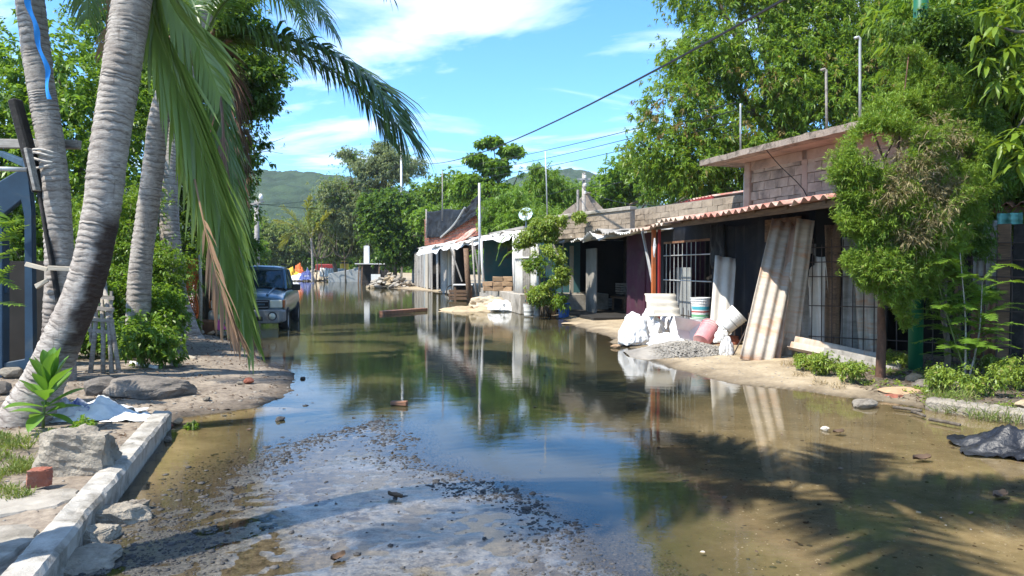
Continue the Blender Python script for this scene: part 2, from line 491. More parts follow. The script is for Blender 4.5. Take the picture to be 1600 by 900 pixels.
M['blue_cloth'] = mat('blue_cloth', (0.10, 0.13, 0.33), (0.06, 0.08, 0.22), (0.5, 0.5, 0.52), 5, 0.85, 0.6, 30, 0.02, dirt_at=(0.52, 0.6))
M['yellow'] = mat('yellow', (0.72, 0.46, 0.04), (0.58, 0.36, 0.03), None, 4, 0.6, 0.3)
M['orange_cloth'] = mat('orange_cloth', (0.65, 0.16, 0.04), (0.5, 0.11, 0.03), None, 4, 0.8, 0.5, 20, 0.03)
M['magenta'] = mat('magenta', (0.55, 0.10, 0.28), (0.42, 0.07, 0.2), None, 4, 0.7, 0.3)
M['rope'] = mat('rope', (0.55, 0.51, 0.46), (0.40, 0.36, 0.32), None, 20, 0.9, 0.5, 80, 0.004)
M['wire'] = mat('wire', (0.02, 0.02, 0.02), (0.012, 0.012, 0.012), None, 4, 0.6, 0)
M['gravel'] = mat('gravel', (0.32, 0.295, 0.255), (0.16, 0.145, 0.125), (0.38, 0.34, 0.28), 3, 0.9, 0.5, 40, 0.01)
M['asphalt_chip'] = mat('asphalt_chip', (0.055, 0.052, 0.05), (0.03, 0.03, 0.03), (0.12, 0.11, 0.10), 3, 0.7, 0.5, 40, 0.01)
M['litter'] = mat('litter', (0.14, 0.09, 0.055), (0.07, 0.045, 0.03), None, 8, 0.85, 0.3)
M['shell'] = mat('shell', (0.55, 0.50, 0.41), (0.38, 0.33, 0.26), None, 8, 0.85, 0.3)

# ------------------------------------------------------------------ numpy noise
_TAB = np.random.default_rng(3).random((256, 256)).astype(np.float32)


def vnoise(x, y, s=0):
    xi = np.floor(x).astype(np.int64); yi = np.floor(y).astype(np.int64)
    fx, fy = x - xi, y - yi
    fx = fx * fx * (3 - 2 * fx); fy = fy * fy * (3 - 2 * fy)
    g = lambda a, b: _TAB[(a + s * 37) % 256, (b + s * 91) % 256]
    return (g(xi, yi) * (1 - fx) * (1 - fy) + g(xi + 1, yi) * fx * (1 - fy) + g(xi, yi + 1) * (1 - fx) * fy + g(xi + 1, yi + 1) * fx * fy) * 2 - 1


def nfbm(x, y, f=1.0, oct=4, s=0, rough=0.5):
    out, a, tot = 0, 1.0, 0
    for k in range(oct):
        out = out + a * vnoise(x * f * 2 ** k + 13.7 * k, y * f * 2 ** k - 7.1 * k, s + k); tot += a; a *= rough
    return out / tot


def sstep(a, b, x):
    t = np.clip((x - a) / (b - a), 0, 1)
    return t * t * (3 - 2 * t)


# ------------------------------------------------------------------ ground
XL = np.array([(-12, 2.46), (0, -1.18), (7.36, -3.42), (7.8, -3.50), (8.35, -2.95), (9.5, -2.85), (11, -3.35), (12.1, -3.95), (14.5, -5.2), (16.5, -6.6), (18, -7.7), (22, -9.5), (30, -11.8), (45, -16.0), (70, -24.5), (93, -32), (130, -45)])
XR = np.array([(-12, 8.0), (3, 6.6), (5, 6.2), (6.6, 5.75), (7.45, 5.2), (8.3, 4.6), (8.9, 4.18), (9.5, 3.7), (10.1, 2.95), (11.4, 2.5), (15.1, 2.25), (21.1, 1.74), (24, 1.45), (26, 0.6), (32, -1.2), (42, -2.4), (50, -6.2), (57, -9.6), (68, -12.5), (80, -16.0), (93, -19.5), (130, -25)])
HL = np.array([(2, -2.3), (3, -2.45), (4.8, -2.45), (6.0, -2.45), (6.76, -2.25), (7.5, -1.7), (8.0, -1.4)])
HR = np.array([(2, 1.35), (3, 1.15), (3.8, .86), (4.26, .76), (5.2, .25), (6.1, -.5), (7.6, -1.05), (8.0, -1.35)])


def ground_h(X, Y):
    X = np.asarray(X, float); Y = np.asarray(Y, float)
    wob = nfbm(X, Y, 0.9, 4, 5) * np.clip(0.10 + 0.012 * Y, 0.1, 0.5)
    xl = np.interp(Y, XL[:, 0], XL[:, 1]); xr = np.interp(Y, XR[:, 0], XR[:, 1])
    kerbed = Y < 7.40
    dl = X - xl + np.where(kerbed, 0.0, wob)
    dr = xr - X + wob
    dend = (93 - Y) * 0.4
    d = np.minimum(np.minimum(dl, dr), dend)
    fine = nfbm(X, Y, 5.0, 4, 11)
    coarse = nfbm(X, Y, 1.1, 3, 21)
    # under water: shallow in front, knee deep further on
    near = sstep(7.0, 12.0, Y)
    depth = 0.030 + 0.12 * near
    slope = np.where(d > 0, sstep(0, 1.1 + 1.2 * near, d), 0)
    h_in = -0.004 - depth * slope + (0.009 + 0.008 * near) * coarse * slope + 0.006 * fine
    # right front: thin sheet of water on mud
    rf = sstep(0.6, 2.2, X - 0.12 * (Y - 5)) * (1 - near)
    h_in = h_in * (1 - rf) + rf * (-0.013 + 0.0036 * sstep(7.8, 5.6, Y) * sstep(1.6, 2.8, X) + 0.004 * coarse + 0.008 * fine + 0.007 * nfbm(X, Y, 14, 3, 61) - 0.010 * sstep(0, 1.0, d) * sstep(5.5, 8, Y))
    # banks
    e = -d
    left = dl < dr
    hb_l = 0.17 * (1 - np.exp(-np.maximum(e, 0) / 0.9)) + 0.05 * sstep(2, 6, e) + 0.03 * coarse * sstep(0.1, 1.0, e) + 0.012 * fine
    hb_r = 0.10 * (1 - np.exp(-np.maximum(e, 0) / 0.7)) + 0.02 * coarse * sstep(0.1, 0.8, e) + 0.012 * fine
    kb = kerbed & (dl < 0)
    hb_k = 0.135 + 0.014 * coarse + 0.012 * fine + 0.03 * sstep(0.4, 3, -dl)
    h_out = np.where(left, hb_l, hb_r)
    h = np.where(d > 0, h_in, h_out)
    h = np.where(kb, np.where(dl > -0.12, -0.02, hb_k), h)
    # the worn hump of old road surface
    dh = np.minimum(np.minimum(X - np.interp(Y, HL[:, 0], HL[:, 1]), np.interp(Y, HR[:, 0], HR[:, 1]) - X), (8.0 - Y) * 0.7)
    dh = dh + 0.16 * nfbm(X, Y, 2.2, 4, 31) + 0.05 * fine
    k = sstep(-0.35, 0.5, dh)
    hump = -0.0006 + 0.0085 * nfbm(X, Y, 2.2, 3, 41) + 0.0080 * nfbm(X, Y, 13.0, 3, 43) + 0.0025 * sstep(0.2, 1.2, dh)
    on = (Y < 9) & (dl > 0)
    h = np.where(on, h * (1 - k) + hump * k, h)
    # land past the street
    h = h + 0.5 * sstep(95, 140, Y)
    m_mud = np.where(d > 0, (1 - k * on), 0) * np.clip(rf + (1 - sstep(0.0, 1.2, dl)) * (Y < 8.4), 0, 1)
    m_hump = np.where(on, k, 0)
    m_chip = np.where(on, sstep(-0.25, 0.02, dh) * (1 - sstep(0.25, 0.85, dh + 0.25 * nfbm(X, Y, 3, 3, 51))) * sstep(-0.9, 0.6, X + 2.3), 0)
    h = h + 0.0055 * m_chip
    m_verge = np.where((~left) & (d < 0.3), sstep(4.2, 5.0, X + 0.35 * nfbm(X, Y, 1.3, 3, 71)) * sstep(12.6, 11.2, Y) * sstep(-.1, .25, e), 0)
    m_left = np.where(left & (d < 0.05), sstep(-0.05, 0.12, e), 0)
    m_right = np.where((~left) & (d < 0.05), sstep(-0.05, 0.12, e), 0)
    return h, dict(mud=m_mud, hump=m_hump, chip=m_chip, lsoil=m_left, rsand=m_right, verge=m_verge, damp=np.where(d < 0.05, 1 - sstep(0.012, 0.065, h + 0.012 * fine), 0.62 * m_mud * sstep(-0.004, 0.0015, h)))


def hz(x, y):
    return float(ground_h(np.array([x]), np.array([y]))[0][0])


def grid_rows(y0, y1, k, p):
    ys = [y0]
    while ys[-1] < y1: ys.append(ys[-1] + k * max(ys[-1] / 4, 0.6) ** p)
    return np.array(ys)


def sheet(ys, nc, hw):
    t = np.linspace(-1, 1, nc)
    f = 0.42 * t + 0.58 * t ** 3
    Y = np.repeat(ys[:, None], nc, 1)
    X = (-0.20 * np.clip(ys, 0, 93))[:, None] + hw(ys)[:, None] * f[None, :] + 0.9
    idx = np.arange(len(ys) * nc).reshape(len(ys), nc)
    F = np.stack([idx[:-1, :-1], idx[:-1, 1:], idx[1:, 1:], idx[1:, :-1]], -1).reshape(-1, 4)
    return X.ravel(), Y.ravel(), F


ys = np.concatenate([np.linspace(-14, 2.3, 14), grid_rows(2.4, 1600, 0.0225, 1.25)])
gx, gy, gF = sheet(ys, 400, lambda y: 9 + 0.95 * np.maximum(y, 0))
gh, gm = ground_h(gx, gy)
me = np_mesh('ground', np.stack([gx, gy, gh], 1), gF, True)
for k_, v_ in gm.items():
    a_ = me.attributes.new(k_, 'FLOAT', 'POINT'); a_.data.foreach_set('value', np.asarray(v_, dtype=np.float32))

t = NT('ground_mat')
v = t.coords((1, 1, 1), 'Object', False)
n_f = t.noise(v, 16, 10, 0.72)
n_m = t.noise(v, 2.2, 8, 0.6)
n_s = t.noise(v, 70, 6, 0.7)
bed = t.ramp(n_m, [(0.3, (0.030, 0.026, 0.017)), (0.7, (0.065, 0.055, 0.034))])
mud = t.ramp(t.math('ADD', t.math('MULTIPLY', n_f, 0.45), t.math('MULTIPLY', n_m, 0.55)), [(0.36, (0.19, 0.150, 0.088)), (0.52, (0.31, 0.255, 0.158)), (0.66, (0.42, 0.355, 0.235))])
hump = t.ramp(t.math('ADD', t.math('MULTIPLY', n_f, 0.6), t.math('MULTIPLY', n_s, 0.4)), [(0.40, (0.028, 0.026, 0.025)), (0.485, (0.095, 0.085, 0.071)), (0.61, (0.205, 0.182, 0.148))])
chip = t.ramp(n_s, [(0.38, (0.022, 0.022, 0.023)), (0.56, (0.07, 0.066, 0.062)), (0.66, (0.20, 0.185, 0.165))])
lso = t.ramp(t.math('ADD', t.math('MULTIPLY', n_f, 0.6), t.math('MULTIPLY', n_m, 0.4)), [(0.36, (0.085, 0.066, 0.050)), (0.50, (0.205, 0.165, 0.125)), (0.64, (0.33, 0.275, 0.21))])
rsa = t.ramp(t.math('ADD', t.math('MULTIPLY', n_f, 0.5), t.math('MULTIPLY', n_m, 0.5)), [(0.34, (0.19, 0.145, 0.09)), (0.50, (0.34, 0.27, 0.175)), (0.64, (0.45, 0.365, 0.245))])
c = t.mix(t.attr('mud'), bed, mud)
c = t.mix(t.attr('hump'), c, hump)
c = t.mix(t.math('MULTIPLY', t.attr('chip'), t.ramp(n_f, [(0.36, 0.0), (0.52, 1.0)])), c, chip)
c = t.mix(t.attr('lsoil'), c, lso)
c = t.mix(t.attr('rsand'), c, rsa)
c = t.mix(t.attr('verge'), c, t.ramp(n_f, [(0.36, (0.035, 0.028, 0.02)), (0.5, (0.095, 0.075, 0.053)), (0.66, (0.20, 0.16, 0.115))]))
c = t.mix(t.math('MULTIPLY', t.attr('damp'), 0.8), c, t.mix(1.0, c, (0.42, 0.40, 0.38), 'MULTIPLY'))
t.link(c, t.b.inputs['Base Color'])
t.b.inputs['Roughness'].default_value = 0.85
t.link(t.math('MULTIPLY_ADD', t.attr('hump'), -0.58, 0.88), t.b.inputs['Roughness'])
t.b.inputs['Specular IOR Level'].default_value = 0.4
wet = t.math('MULTIPLY', t.math('ADD', t.attr('hump'), t.attr('mud'), clamp=True), t.ramp(n_m, [(0.3, 1.0), (0.65, 0.35)]))
t.link(wet, t.b.inputs['Coat Weight']); t.b.inputs['Coat Roughness'].default_value = 0.16; t.b.inputs['Coat IOR'].default_value = 1.4
t.link(t.bump(n_f, 0.10, 0.01), t.b.inputs['Coat Normal'])
b1 = t.bump(n_f, 0.55, 0.012)
t.link(t.bump(n_s, 0.5, 0.006, b1), t.b.inputs['Normal'])
M['ground'] = t.m
ground = tag(link('ground', me, M['ground']), 'muddy street bed and its sandy banks', None, None, 'structure')

# water: one level sheet, clear enough in the shallows to show the mud
ys = np.concatenate([np.linspace(-8, 2.3, 10), grid_rows(2.4, 97, 0.06, 1.15)])
wx, wy, wF = sheet(ys, 220, lambda y: 9 + 0.42 * np.maximum(y, 0))
wh, wm = ground_h(wx, wy)
keep = (wh[wF].min(1) < 0.004) & ((wx[wF] - np.interp(wy[wF], XL[:, 0], XL[:, 1])).min(1) > -0.7)
keep &= ((np.interp(wy[wF], XR[:, 0], XR[:, 1]) - wx[wF]).min(1) > -1.2)
wF = wF[keep]
me = np_mesh('water', np.stack([wx, wy, np.zeros_like(wx)], 1), wF, True)
a_ = me.attributes.new('depth', 'FLOAT', 'POINT'); a_.data.foreach_set('value', np.clip(-wh, 0, 1).astype(np.float32))
t = NT('water_mat')
t.n.remove(t.b)
v = t.coords((1, 1, 1), 'Object', False)
h1 = t.noise(t.coords((1.0, 2.6, 1), 'Object', False), 2.4, 3, 0.5, 0.3)
h2 = t.noise(t.coords((1.0, 2.2, 1), 'Object', False), 17, 3, 0.5)
bn = t.bump(h2, 0.016, 0.02, t.bump(h1, 0.022, 0.05))
gl = t.new('ShaderNodeBsdfGlossy'); gl.inputs['Roughness'].default_value = 0.015; t.link(bn, gl.inputs['Normal'])
tr = t.new('ShaderNodeBsdfTransparent'); tr.inputs[0].default_value = (0.93, 0.89, 0.80, 1)
df = t.new('ShaderNodeBsdfDiffuse'); df.inputs[0].default_value = (0.125, 0.115, 0.058, 1)
murk = t.math('SUBTRACT', 1.0, t.math('POWER', 2.718, t.math('MULTIPLY', t.attr('depth'), -9.0)))
m1 = t.new('ShaderNodeMixShader'); t.link(murk, m1.inputs[0]); t.link(tr.outputs[0], m1.inputs[1]); t.link(df.outputs[0], m1.inputs[2])
fr = t.new('ShaderNodeFresnel'); fr.inputs[0].default_value = 1.5; t.link(bn, fr.inputs['Normal'])
m2 = t.new('ShaderNodeMixShader'); t.link(fr.outputs[0], m2.inputs[0]); t.link(m1.outputs[0], m2.inputs[1]); t.link(gl.outputs[0], m2.inputs[2])
t.link(m2.outputs[0], t.out.inputs[0])
M['water'] = t.m
water = tag(link('water', me, M['water']), 'still brown flood water standing in the street', None, None, 'structure')


# ------------------------------------------------------------------ hills
def hill(name, cx, cy, rx, ry, height, seed, label):
    n = 200
    u = np.linspace(-1, 1, n)
    X, Y = np.meshgrid(u * rx, u * ry)
    r = np.sqrt((X / rx) ** 2 + (Y / ry) ** 2)
    base = np.clip(1 - r ** 1.6, 0, 1) * height * (1 + 0.13 * nfbm(X, Y, 2.6 / rx, 2, seed))
    ridged = np.abs(nfbm(X, Y, 8.0 / rx, 2, seed + 9)) * height * 0.06 * np.clip(1 - r, 0, 1)
    # tree crowns: rounded bumps
    f = 1 / 9.0
    best = np.full(X.shape, 9.0)
    xi, yi = np.floor(X * f), np.floor(Y * f)
    for dx in (-1, 0, 1):
        for dy in (-1, 0, 1):
            a, b = (xi + dx).astype(int), (yi + dy).astype(int)
            px = a + _TAB[a % 256, (b + seed) % 256]; py = b + _TAB[(a + 91) % 256, (b + seed + 17) % 256]
            best = np.minimum(best, np.hypot(X * f - px, Y * f - py))
    bumps = np.sqrt(np.clip(1 - best ** 2, 0, 1)) * 5.5
    Z = base - ridged + bumps * sstep(0, 4, base) + 1.2 * nfbm(X, Y, 0.33, 2, seed + 3) - 1.5
    idx = np.arange(n * n).reshape(n, n)
    F = np.stack([idx[:-1, :-1], idx[:-1, 1:], idx[1:, 1:], idx[1:, :-1]], -1).reshape(-1, 4)
    o = link(name, np_mesh(name, np.stack([X.ravel(), Y.ravel(), Z.ravel()], 1), F, False), M['hill'], None, (cx, cy, 0))
    return tag(o, label, None, None, 'structure')


M['hill'] = mat('hill', (0.050, 0.085, 0.034), (0.018, 0.036, 0.017), (0.09, 0.105, 0.05), 0.09, 0.95, 1.0, 0.5, 1.5, dirt_scale=0.03, dirt_at=(0.55, 0.7))
hill('hill', -130, 430, 190, 170, 55, 4, 'wooded green hill far off at the end of the street')
hill('hill', 34, 520, 120, 150, 66, 12, 'steep wooded hill behind the roofs')
hill('hill', -30, 640, 210, 160, 50, 23, 'low wooded ridge linking the two hills')


# ------------------------------------------------------------------ leaves
def unit(a): return a / np.maximum(np.linalg.norm(a, axis=-1, keepdims=True), 1e-9)


def leaf_arrays(P, D, L, W, rng, fine=False, bend=0.25, up=None):
    """P,D (n,3); L,W (n,) -> tris. A leaf is folded along its midrib and bends down to its tip."""
    n = len(P)
    ref = rng.normal(size=(n, 3)) * 0.45 + np.array([0, 0, 1.0]) if up is None else up
    S = unit(np.cross(D, ref)); N = np.cross(S, D)
    L = L[:, None]; W = W[:, None]
    dn = np.array([0, 0, -1.0])
    if not fine:
        mid = P + D * L * 0.45
        tip = P + D * L * 0.97 + dn * L * bend
        r = mid + S * W * 0.5 + N * W * 0.14; l = mid - S * W * 0.5 + N * W * 0.14
        V = np.stack([P, r, tip, l], 1).reshape(-1, 3)
        F = (np.arange(n)[:, None] * 4 + np.array([[0, 1, 2, 3]])).reshape(-1, 4)
        return V, F
    m1 = P + D * L * 0.3 + dn * L * bend * 0.12
    m2 = P + D * L * 0.66 + dn * L * bend * 0.5
    tip = P + D * L * 0.95 + dn * L * bend * 1.1
    f = N * W * 0.16
    V = np.stack([P, m1 + S * W * .5 + f, m1 - S * W * .5 + f, m2 + S * W * .42 + f, m2 - S * W * .42 + f, tip, m1, m2], 1).reshape(-1, 3)
    q = np.array([[0, 1, 6, 6], [0, 6, 2, 2], [1, 3, 7, 6], [6, 7, 4, 2], [3, 5, 7, 7], [7, 5, 4, 4]])
    tri = np.array([[0, 1, 6], [0, 6, 2], [1, 3, 7], [1, 7, 6], [6, 7, 4], [6, 4, 2], [3, 5, 7], [7, 5, 4]])
    F = (np.arange(n)[:, None, None] * 8 + tri[None]).reshape(-1, 3)
    return V, F


def lobe_tips(lobes, n, rng, shell=0.55, freq=1.0, gap=-0.12, seed=0, squash=0.85):
    """Branch ends inside a cloud of lobes, thinned into clumps; returns points and outward directions."""
    C = np.array([l[:3] for l in lobes]); Rr = np.array([l[3] for l in lobes])
    w = Rr ** 2.3; w = w / w.sum()
    out_p, out_d = [], []
    got = 0
    while got < n:
        k = rng.choice(len(lobes), size=n, p=w)
        d = unit(rng.normal(size=(n, 3)))
        rad = shell + (1 - shell) * rng.random(n) ** 0.6
        rad = np.where(rng.random(n) < 0.22, rng.random(n) * shell, rad)
        rad = rad * (1 + 0.16 * rng.normal(size=n) * (rad > 0.8))
        p = C[k] + d * (rad * Rr[k])[:, None] * np.array([1, 1, squash])
        q = nfbm(p[:, 0] + 0.61 * p[:, 2], p[:, 1] - 0.83 * p[:, 2], freq, 3, seed)
        q2 = nfbm(p[:, 0] - 0.5 * p[:, 1], p[:, 2] * 1.2, freq, 3, seed + 5)
        ok = (q + q2) > gap * 2
        if ok.mean() < 0.15: ok = rng.random(n) < 0.5
        out_p.append(p[ok]); out_d.append(d[ok]); got += int(ok.sum())
        if not ok.any(): break
    return np.concatenate(out_p)[:n], np.concatenate(out_d)[:n]


def rosettes(tips, dirs, per, L, W, rng, spread=1.0, droop=0.35, fine=False, bend=0.25, along=0.15, lift=0.25):
    """whorls of leaves at the branch ends"""
    n = len(tips) * per
    T = np.repeat(tips, per, 0); A = np.repeat(unit(dirs + rng.normal(size=dirs.shape) * 0.5 + np.array([0, 0, lift])), per, 0)
    rd = rng.normal(size=(n, 3)); rd = unit(rd - A * (rd * A).sum(1, keepdims=True))
    D = unit(A * (0.35 + 0.5 * rng.random((n, 1))) + rd * spread + np.array([0, 0, -1.0]) * droop)
    P = T - A * (rng.random((n, 1)) * along)
    s = (0.65 + 0.6 * rng.random(n))
    return leaf_arrays(P, D, L * s, W * s * (0.85 + 0.3 * rng.random(n)), rng, fine, bend)


def foliage(name, lobes, n, per, L, W, m, parent, seed=1, **kw):
    rng = np.random.default_rng(seed)
    ks = {k: kw.pop(k) for k in ('shell', 'freq', 'gap', 'squash') if k in kw}
    tips, dirs = lobe_tips(lobes, n, rng, seed=seed, **ks)
    V, F = rosettes(tips, dirs, per, L, W, rng, **kw)
    o = link(name, np_mesh(name, V, F), m, parent)
    return o, tips


def limb(parent, pts, r0, r1, m, n=7, name='limb', wob=0.06):
    ps = spline(pts, max(5, len(pts) * 3))
    k = len(ps) - 1
    return MB().tube(ps, [r0 + (r1 - r0) * (i / k) ** 0.8 for i in range(k + 1)], n, wob=wob).build(name, m, parent, smooth=True)


def tree(name, label, base, trunk_top, r0, lobes, n, per, L, W, leafm, barkm='bark', group=None, seed=1, limbs=None, twigs=40, cat='tree', mix=('leaf_bright', .16, .62), **kw):
    """lobes in world coordinates; base is where the trunk meets the ground"""
    base = Vector(base); t_ = thing(name, label, cat, base, 0, group)
    rr = random.Random(seed)
    tt = Vector(trunk_top) - base
    mid = tt * 0.5 + Vector((rr.uniform(-1, 1), rr.uniform(-1, 1), 0)) * tt.length * 0.06
    ps = spline([(0, 0, -0.2), tt * 0.2 + Vector((rr.uniform(-.1, .1), 0, 0)), mid, tt], 12)
    MB().tube(ps, [r0 * (1.35 - 0.75 * (i / 11) ** 0.6) for i in range(12)], 10, wob=0.07).build('trunk', M[barkm], t_, smooth=True)
    ll = [(l[0] - base.x, l[1] - base.y, l[2] - base.z, l[3]) for l in lobes]
    for l in ll[:limbs if limbs is not None else 9]:
        c = Vector(l[:3])
        a = ps[rr.randint(6, 11)]
        limb(t_, [a, a.lerp(c, 0.5) + Vector((rr.uniform(-.2, .2), rr.uniform(-.2, .2), 0.12)) * l[3], c + Vector((0, 0, 0.25 * l[3]))], r0 * 0.45, r0 * 0.12, M[barkm])
    o, tips = foliage('crown', ll, n, per, L, W, M[leafm], t_, seed, **kw)
    if mix:
        foliage('young_leaves', [(a, b, c, r * 1.04) for a, b, c, r in ll], int(n * mix[1]), per, L * mix[2], W * mix[2], M[mix[0]], t_, seed + 500, **kw)
    if twigs:
        tw = MB()
        for k in range(twigs):
            l = ll[rr.randrange(len(ll))]; c = Vector(l[:3])
            p = Vector(tips[rr.randrange(len(tips))])
            if (p - c).length > l[3] * 1.4: continue
            tw.tube(spline([c, c.lerp(p, 0.5) + Vector((0, 0, -0.06 * l[3])), p], 5), [r0 * .10, r0 * .085, r0 * .07, r0 * .05, r0 * .03], 5)
        if tw.v: tag(tw.build('twigs', M[barkm], t_), kind='stuff')
    return t_


# ------------------------------------------------------------------ palms
def palm_bark(name, stain=False, warm=0.0):
    t = NT(name)
    v = t.coords((1, 1, 1), 'Object', False)
    n1 = t.noise(v, 5, 8, 0.65); n2 = t.noise(t.coords((6, 6, 26), 'Object', False), 2.2, 8, 0.7, 0.6)
    c = t.ramp(n2, [(0.33, (0.155, 0.130, 0.112)), (0.46, (0.33, 0.292, 0.256)), (0.62, (0.47, 0.425, 0.375))])
    c = t.mix(t.ramp(n1, [(0.42, 0.0), (0.68, 0.6)]), c, (0.20, 0.165, 0.14))
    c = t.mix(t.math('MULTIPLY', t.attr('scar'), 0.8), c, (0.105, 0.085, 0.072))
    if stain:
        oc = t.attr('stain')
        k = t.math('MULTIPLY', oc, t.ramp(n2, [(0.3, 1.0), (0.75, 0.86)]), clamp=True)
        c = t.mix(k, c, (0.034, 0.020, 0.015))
    ck = t.ramp(t.noise(t.coords((17, 17, 1.3), 'Object', False), 2.0, 7, 0.7, 0.5), [(0.58, 0.0), (0.70, 1.0)])
    c = t.mix(t.math('MULTIPLY', ck, 0.55), c, (0.085, 0.068, 0.056))
    t.link(c, t.b.inputs['Base Color'])
    t.b.inputs['Roughness'].default_value = 0.9
    t.b.inputs['Specular IOR Level'].default_value = 0.2
    t.link(t.bump(n2, 0.7, 0.012), t.b.inputs['Normal'])
    return t.m


M['palm_bark'] = palm_bark('palm_bark')
M['palm_bark_stain'] = palm_bark('palm_bark_stain', True)


def palm_trunk(parent, pts, radii, m, ring=0.052, n=28, seed=0, stain=None):
    """a coconut trunk: uneven leaf scars, each a low step, running round at a slight slant"""
    rr = random.Random(seed)
    dense = spline(pts, 240)
    cum = [0.0]
    for a, b in zip(dense, dense[1:]): cum.append(cum[-1] + (b - a).length)
    tot = cum[-1]
    rd = spline([(r, 0, 0) for r in radii], 240)
    s, levels = 0.0, []
    while s < tot:
        step = ring * rr.uniform(0.4, 1.8)
        levels += [(s, 0.0, 1.0), (s + step * 0.18, 0.075 * rr.uniform(0.4, 1.3), 0.25), (s + step * 0.55, 0.045, 0.0), (s + step * 0.9, 0.004, 0.15)]
        s += step
    levels = [l for l in levels if l[0] < tot]
    V, sc, stn = [], [], []
    import bisect
    ref = (dense[1] - dense[0]).orthogonal().normalized()
    ref = Vector((1, 0, 0))
    for (s, dr, scar) in levels:
        slant = 0.020 * math.sin(s * 3.1 + seed)
        for k in range(n):
            a = 2 * PI * k / n
            s2 = s + slant * math.sin(a + s * 1.7) + 0.020 * fbm(math.cos(a) * 2.6, math.sin(a) * 2.6, s * 5 + seed, 3)
            i = min(max(bisect.bisect_left(cum, s2) - 1, 0), 238)
            p = dense[i].lerp(dense[i + 1], max(-0.5, min(1.5, (s2 - cum[i]) / max(cum[i + 1] - cum[i], 1e-6))))
            tdir = (dense[i + 1] - dense[i]).normalized()
            x = (ref - tdir * ref.dot(tdir)).normalized(); y = tdir.cross(x)
            part = max(0.0, 0.5 + 1.1 * fbm(math.cos(a) * 1.5 + 9, math.sin(a) * 1.5, s * 3 + seed * 3, 2))
            r = rd[i].x * (1 + dr * part + 0.035 * fbm(math.cos(a) * 1.2, math.sin(a) * 1.2, s * 1.5 + seed, 3))
            q = p + (x * math.cos(a) + y * math.sin(a)) * r
            V.append(q); sc.append(scar * min(1.0, part * 1.3)); stn.append(stain(q, a, s) if stain else 0.0)
    m_ = len(levels)
    F = [(i * n + k, i * n + (k + 1) % n, (i + 1) * n + (k + 1) % n, (i + 1) * n + k) for i in range(m_ - 1) for k in range(n)]
    me = np_mesh('trunk', np.array([tuple(q) for q in V]), np.array(F), True)
    a_ = me.attributes.new('scar', 'FLOAT', 'POINT'); a_.data.foreach_set('value', sc)
    if stain:
        a_ = me.attributes.new('stain', 'FLOAT', 'POINT'); a_.data.foreach_set('value', stn)
    return link('trunk', me, m, parent)


def frond(parent, pts, m, leaf=0.8, width=0.03, n=90, droop=1.0, open_=1.0, r0=0.028, seed=0, start=0.14, tangent=0.55, clump=0.0, side_ref=None, stalk=None, name='frond', tear=0.0, taper=True):
    """rachis with two rows of leaflets. Each leaflet grows from the rachis, so the frond is one piece."""
    rr = random.Random(seed)
    ps = spline(pts, n + 1)
    k_ = len(ps) - 1
    b = MB()
    # rachis, four sides
    frames = []
    up = Vector(side_ref) if side_ref is not None else Vector((0, 0, 1))
    for i, p in enumerate(ps):
        t = (ps[min(i + 1, k_)] - ps[max(i - 1, 0)]).normalized()
        u = up - t * up.dot(t)
        if u.length < 0.12: u = frames[-1][2] - t * frames[-1][2].dot(t) if frames else t.orthogonal()
        u.normalize(); s = t.cross(u)
        frames.append((t, s, u))
    vs, fs = [], []
    for i, p in enumerate(ps):
        t, s, u = frames[i]
        r = r0 * (1 - 0.88 * i / k_)
        vs += [p + s * r, p + u * r * 0.6, p - s * r, p - u * r * 0.8]
    for i in range(k_):
        for k in range(4):
            k2 = (k + 1) % 4
            fs.append((i * 4 + k, i * 4 + k2, i * 4 + 4 + k2, i * 4 + 4 + k))
    for i in range(int(start * k_), k_):
        f = i / k_
        t, s, u = frames[i]
        prof = (0.45 + 0.55 * min(1, (f - start) / 0.22)) * (1.0 - (0.62 * max(0, (f - 0.55) / 0.45) ** 1.4 if taper else 0.25 * f))
        for sd, vi in ((1, 0), (-1, 2)):
            if tear and rr.random() < tear: continue
            Lf = leaf * prof * rr.uniform(0.82, 1.12)
            w = width * (0.75 + 0.25 * prof) * rr.uniform(0.8, 1.15)
            d = (s * sd * open_ + t * (tangent + 0.35 * f) + u * (0.22 + rr.uniform(-.12, .12)) + Vector((rr.gauss(0, .06), rr.gauss(0, .06), rr.gauss(0, .06)))).normalized()
            base = len(vs)
            q = vs[i * 4 + vi].copy()
            wv = (t - d * t.dot(d)).normalized()
            g = droop * rr.uniform(0.6, 1.5)
            segs = 4
            tw = rr.uniform(-0.5, 0.5)
            # the first pair of points sits on the rachis itself
            ia, ib = i * 4 + vi, (i + 1) * 4 + vi
            prev = (ia, ib)
            for j in range(1, segs + 1):
                d = (d + Vector((0, 0, -1)) * g * 0.34 * j / segs).normalized()
                q = q + d * Lf / segs
                wv = (wv - d * wv.dot(d)).normalized()
                if j < segs:
                    wj = w * (1.0, 0.95, 0.62)[j - 1]
                    ww = (Matrix.Rotation(tw * j / segs, 3, d) @ wv) * wj * 0.5
                    vs += [q - ww, q + ww]
                    cur = (len(vs) - 2, len(vs) - 1)
                    fs.append((prev[0], prev[1], cur[1], cur[0]))
                    prev = cur
                else:
                    vs.append(q)
                    fs.append((prev[0], prev[1], len(vs) - 1))
    b.add(vs, fs)
    return b.build(name, m, parent)


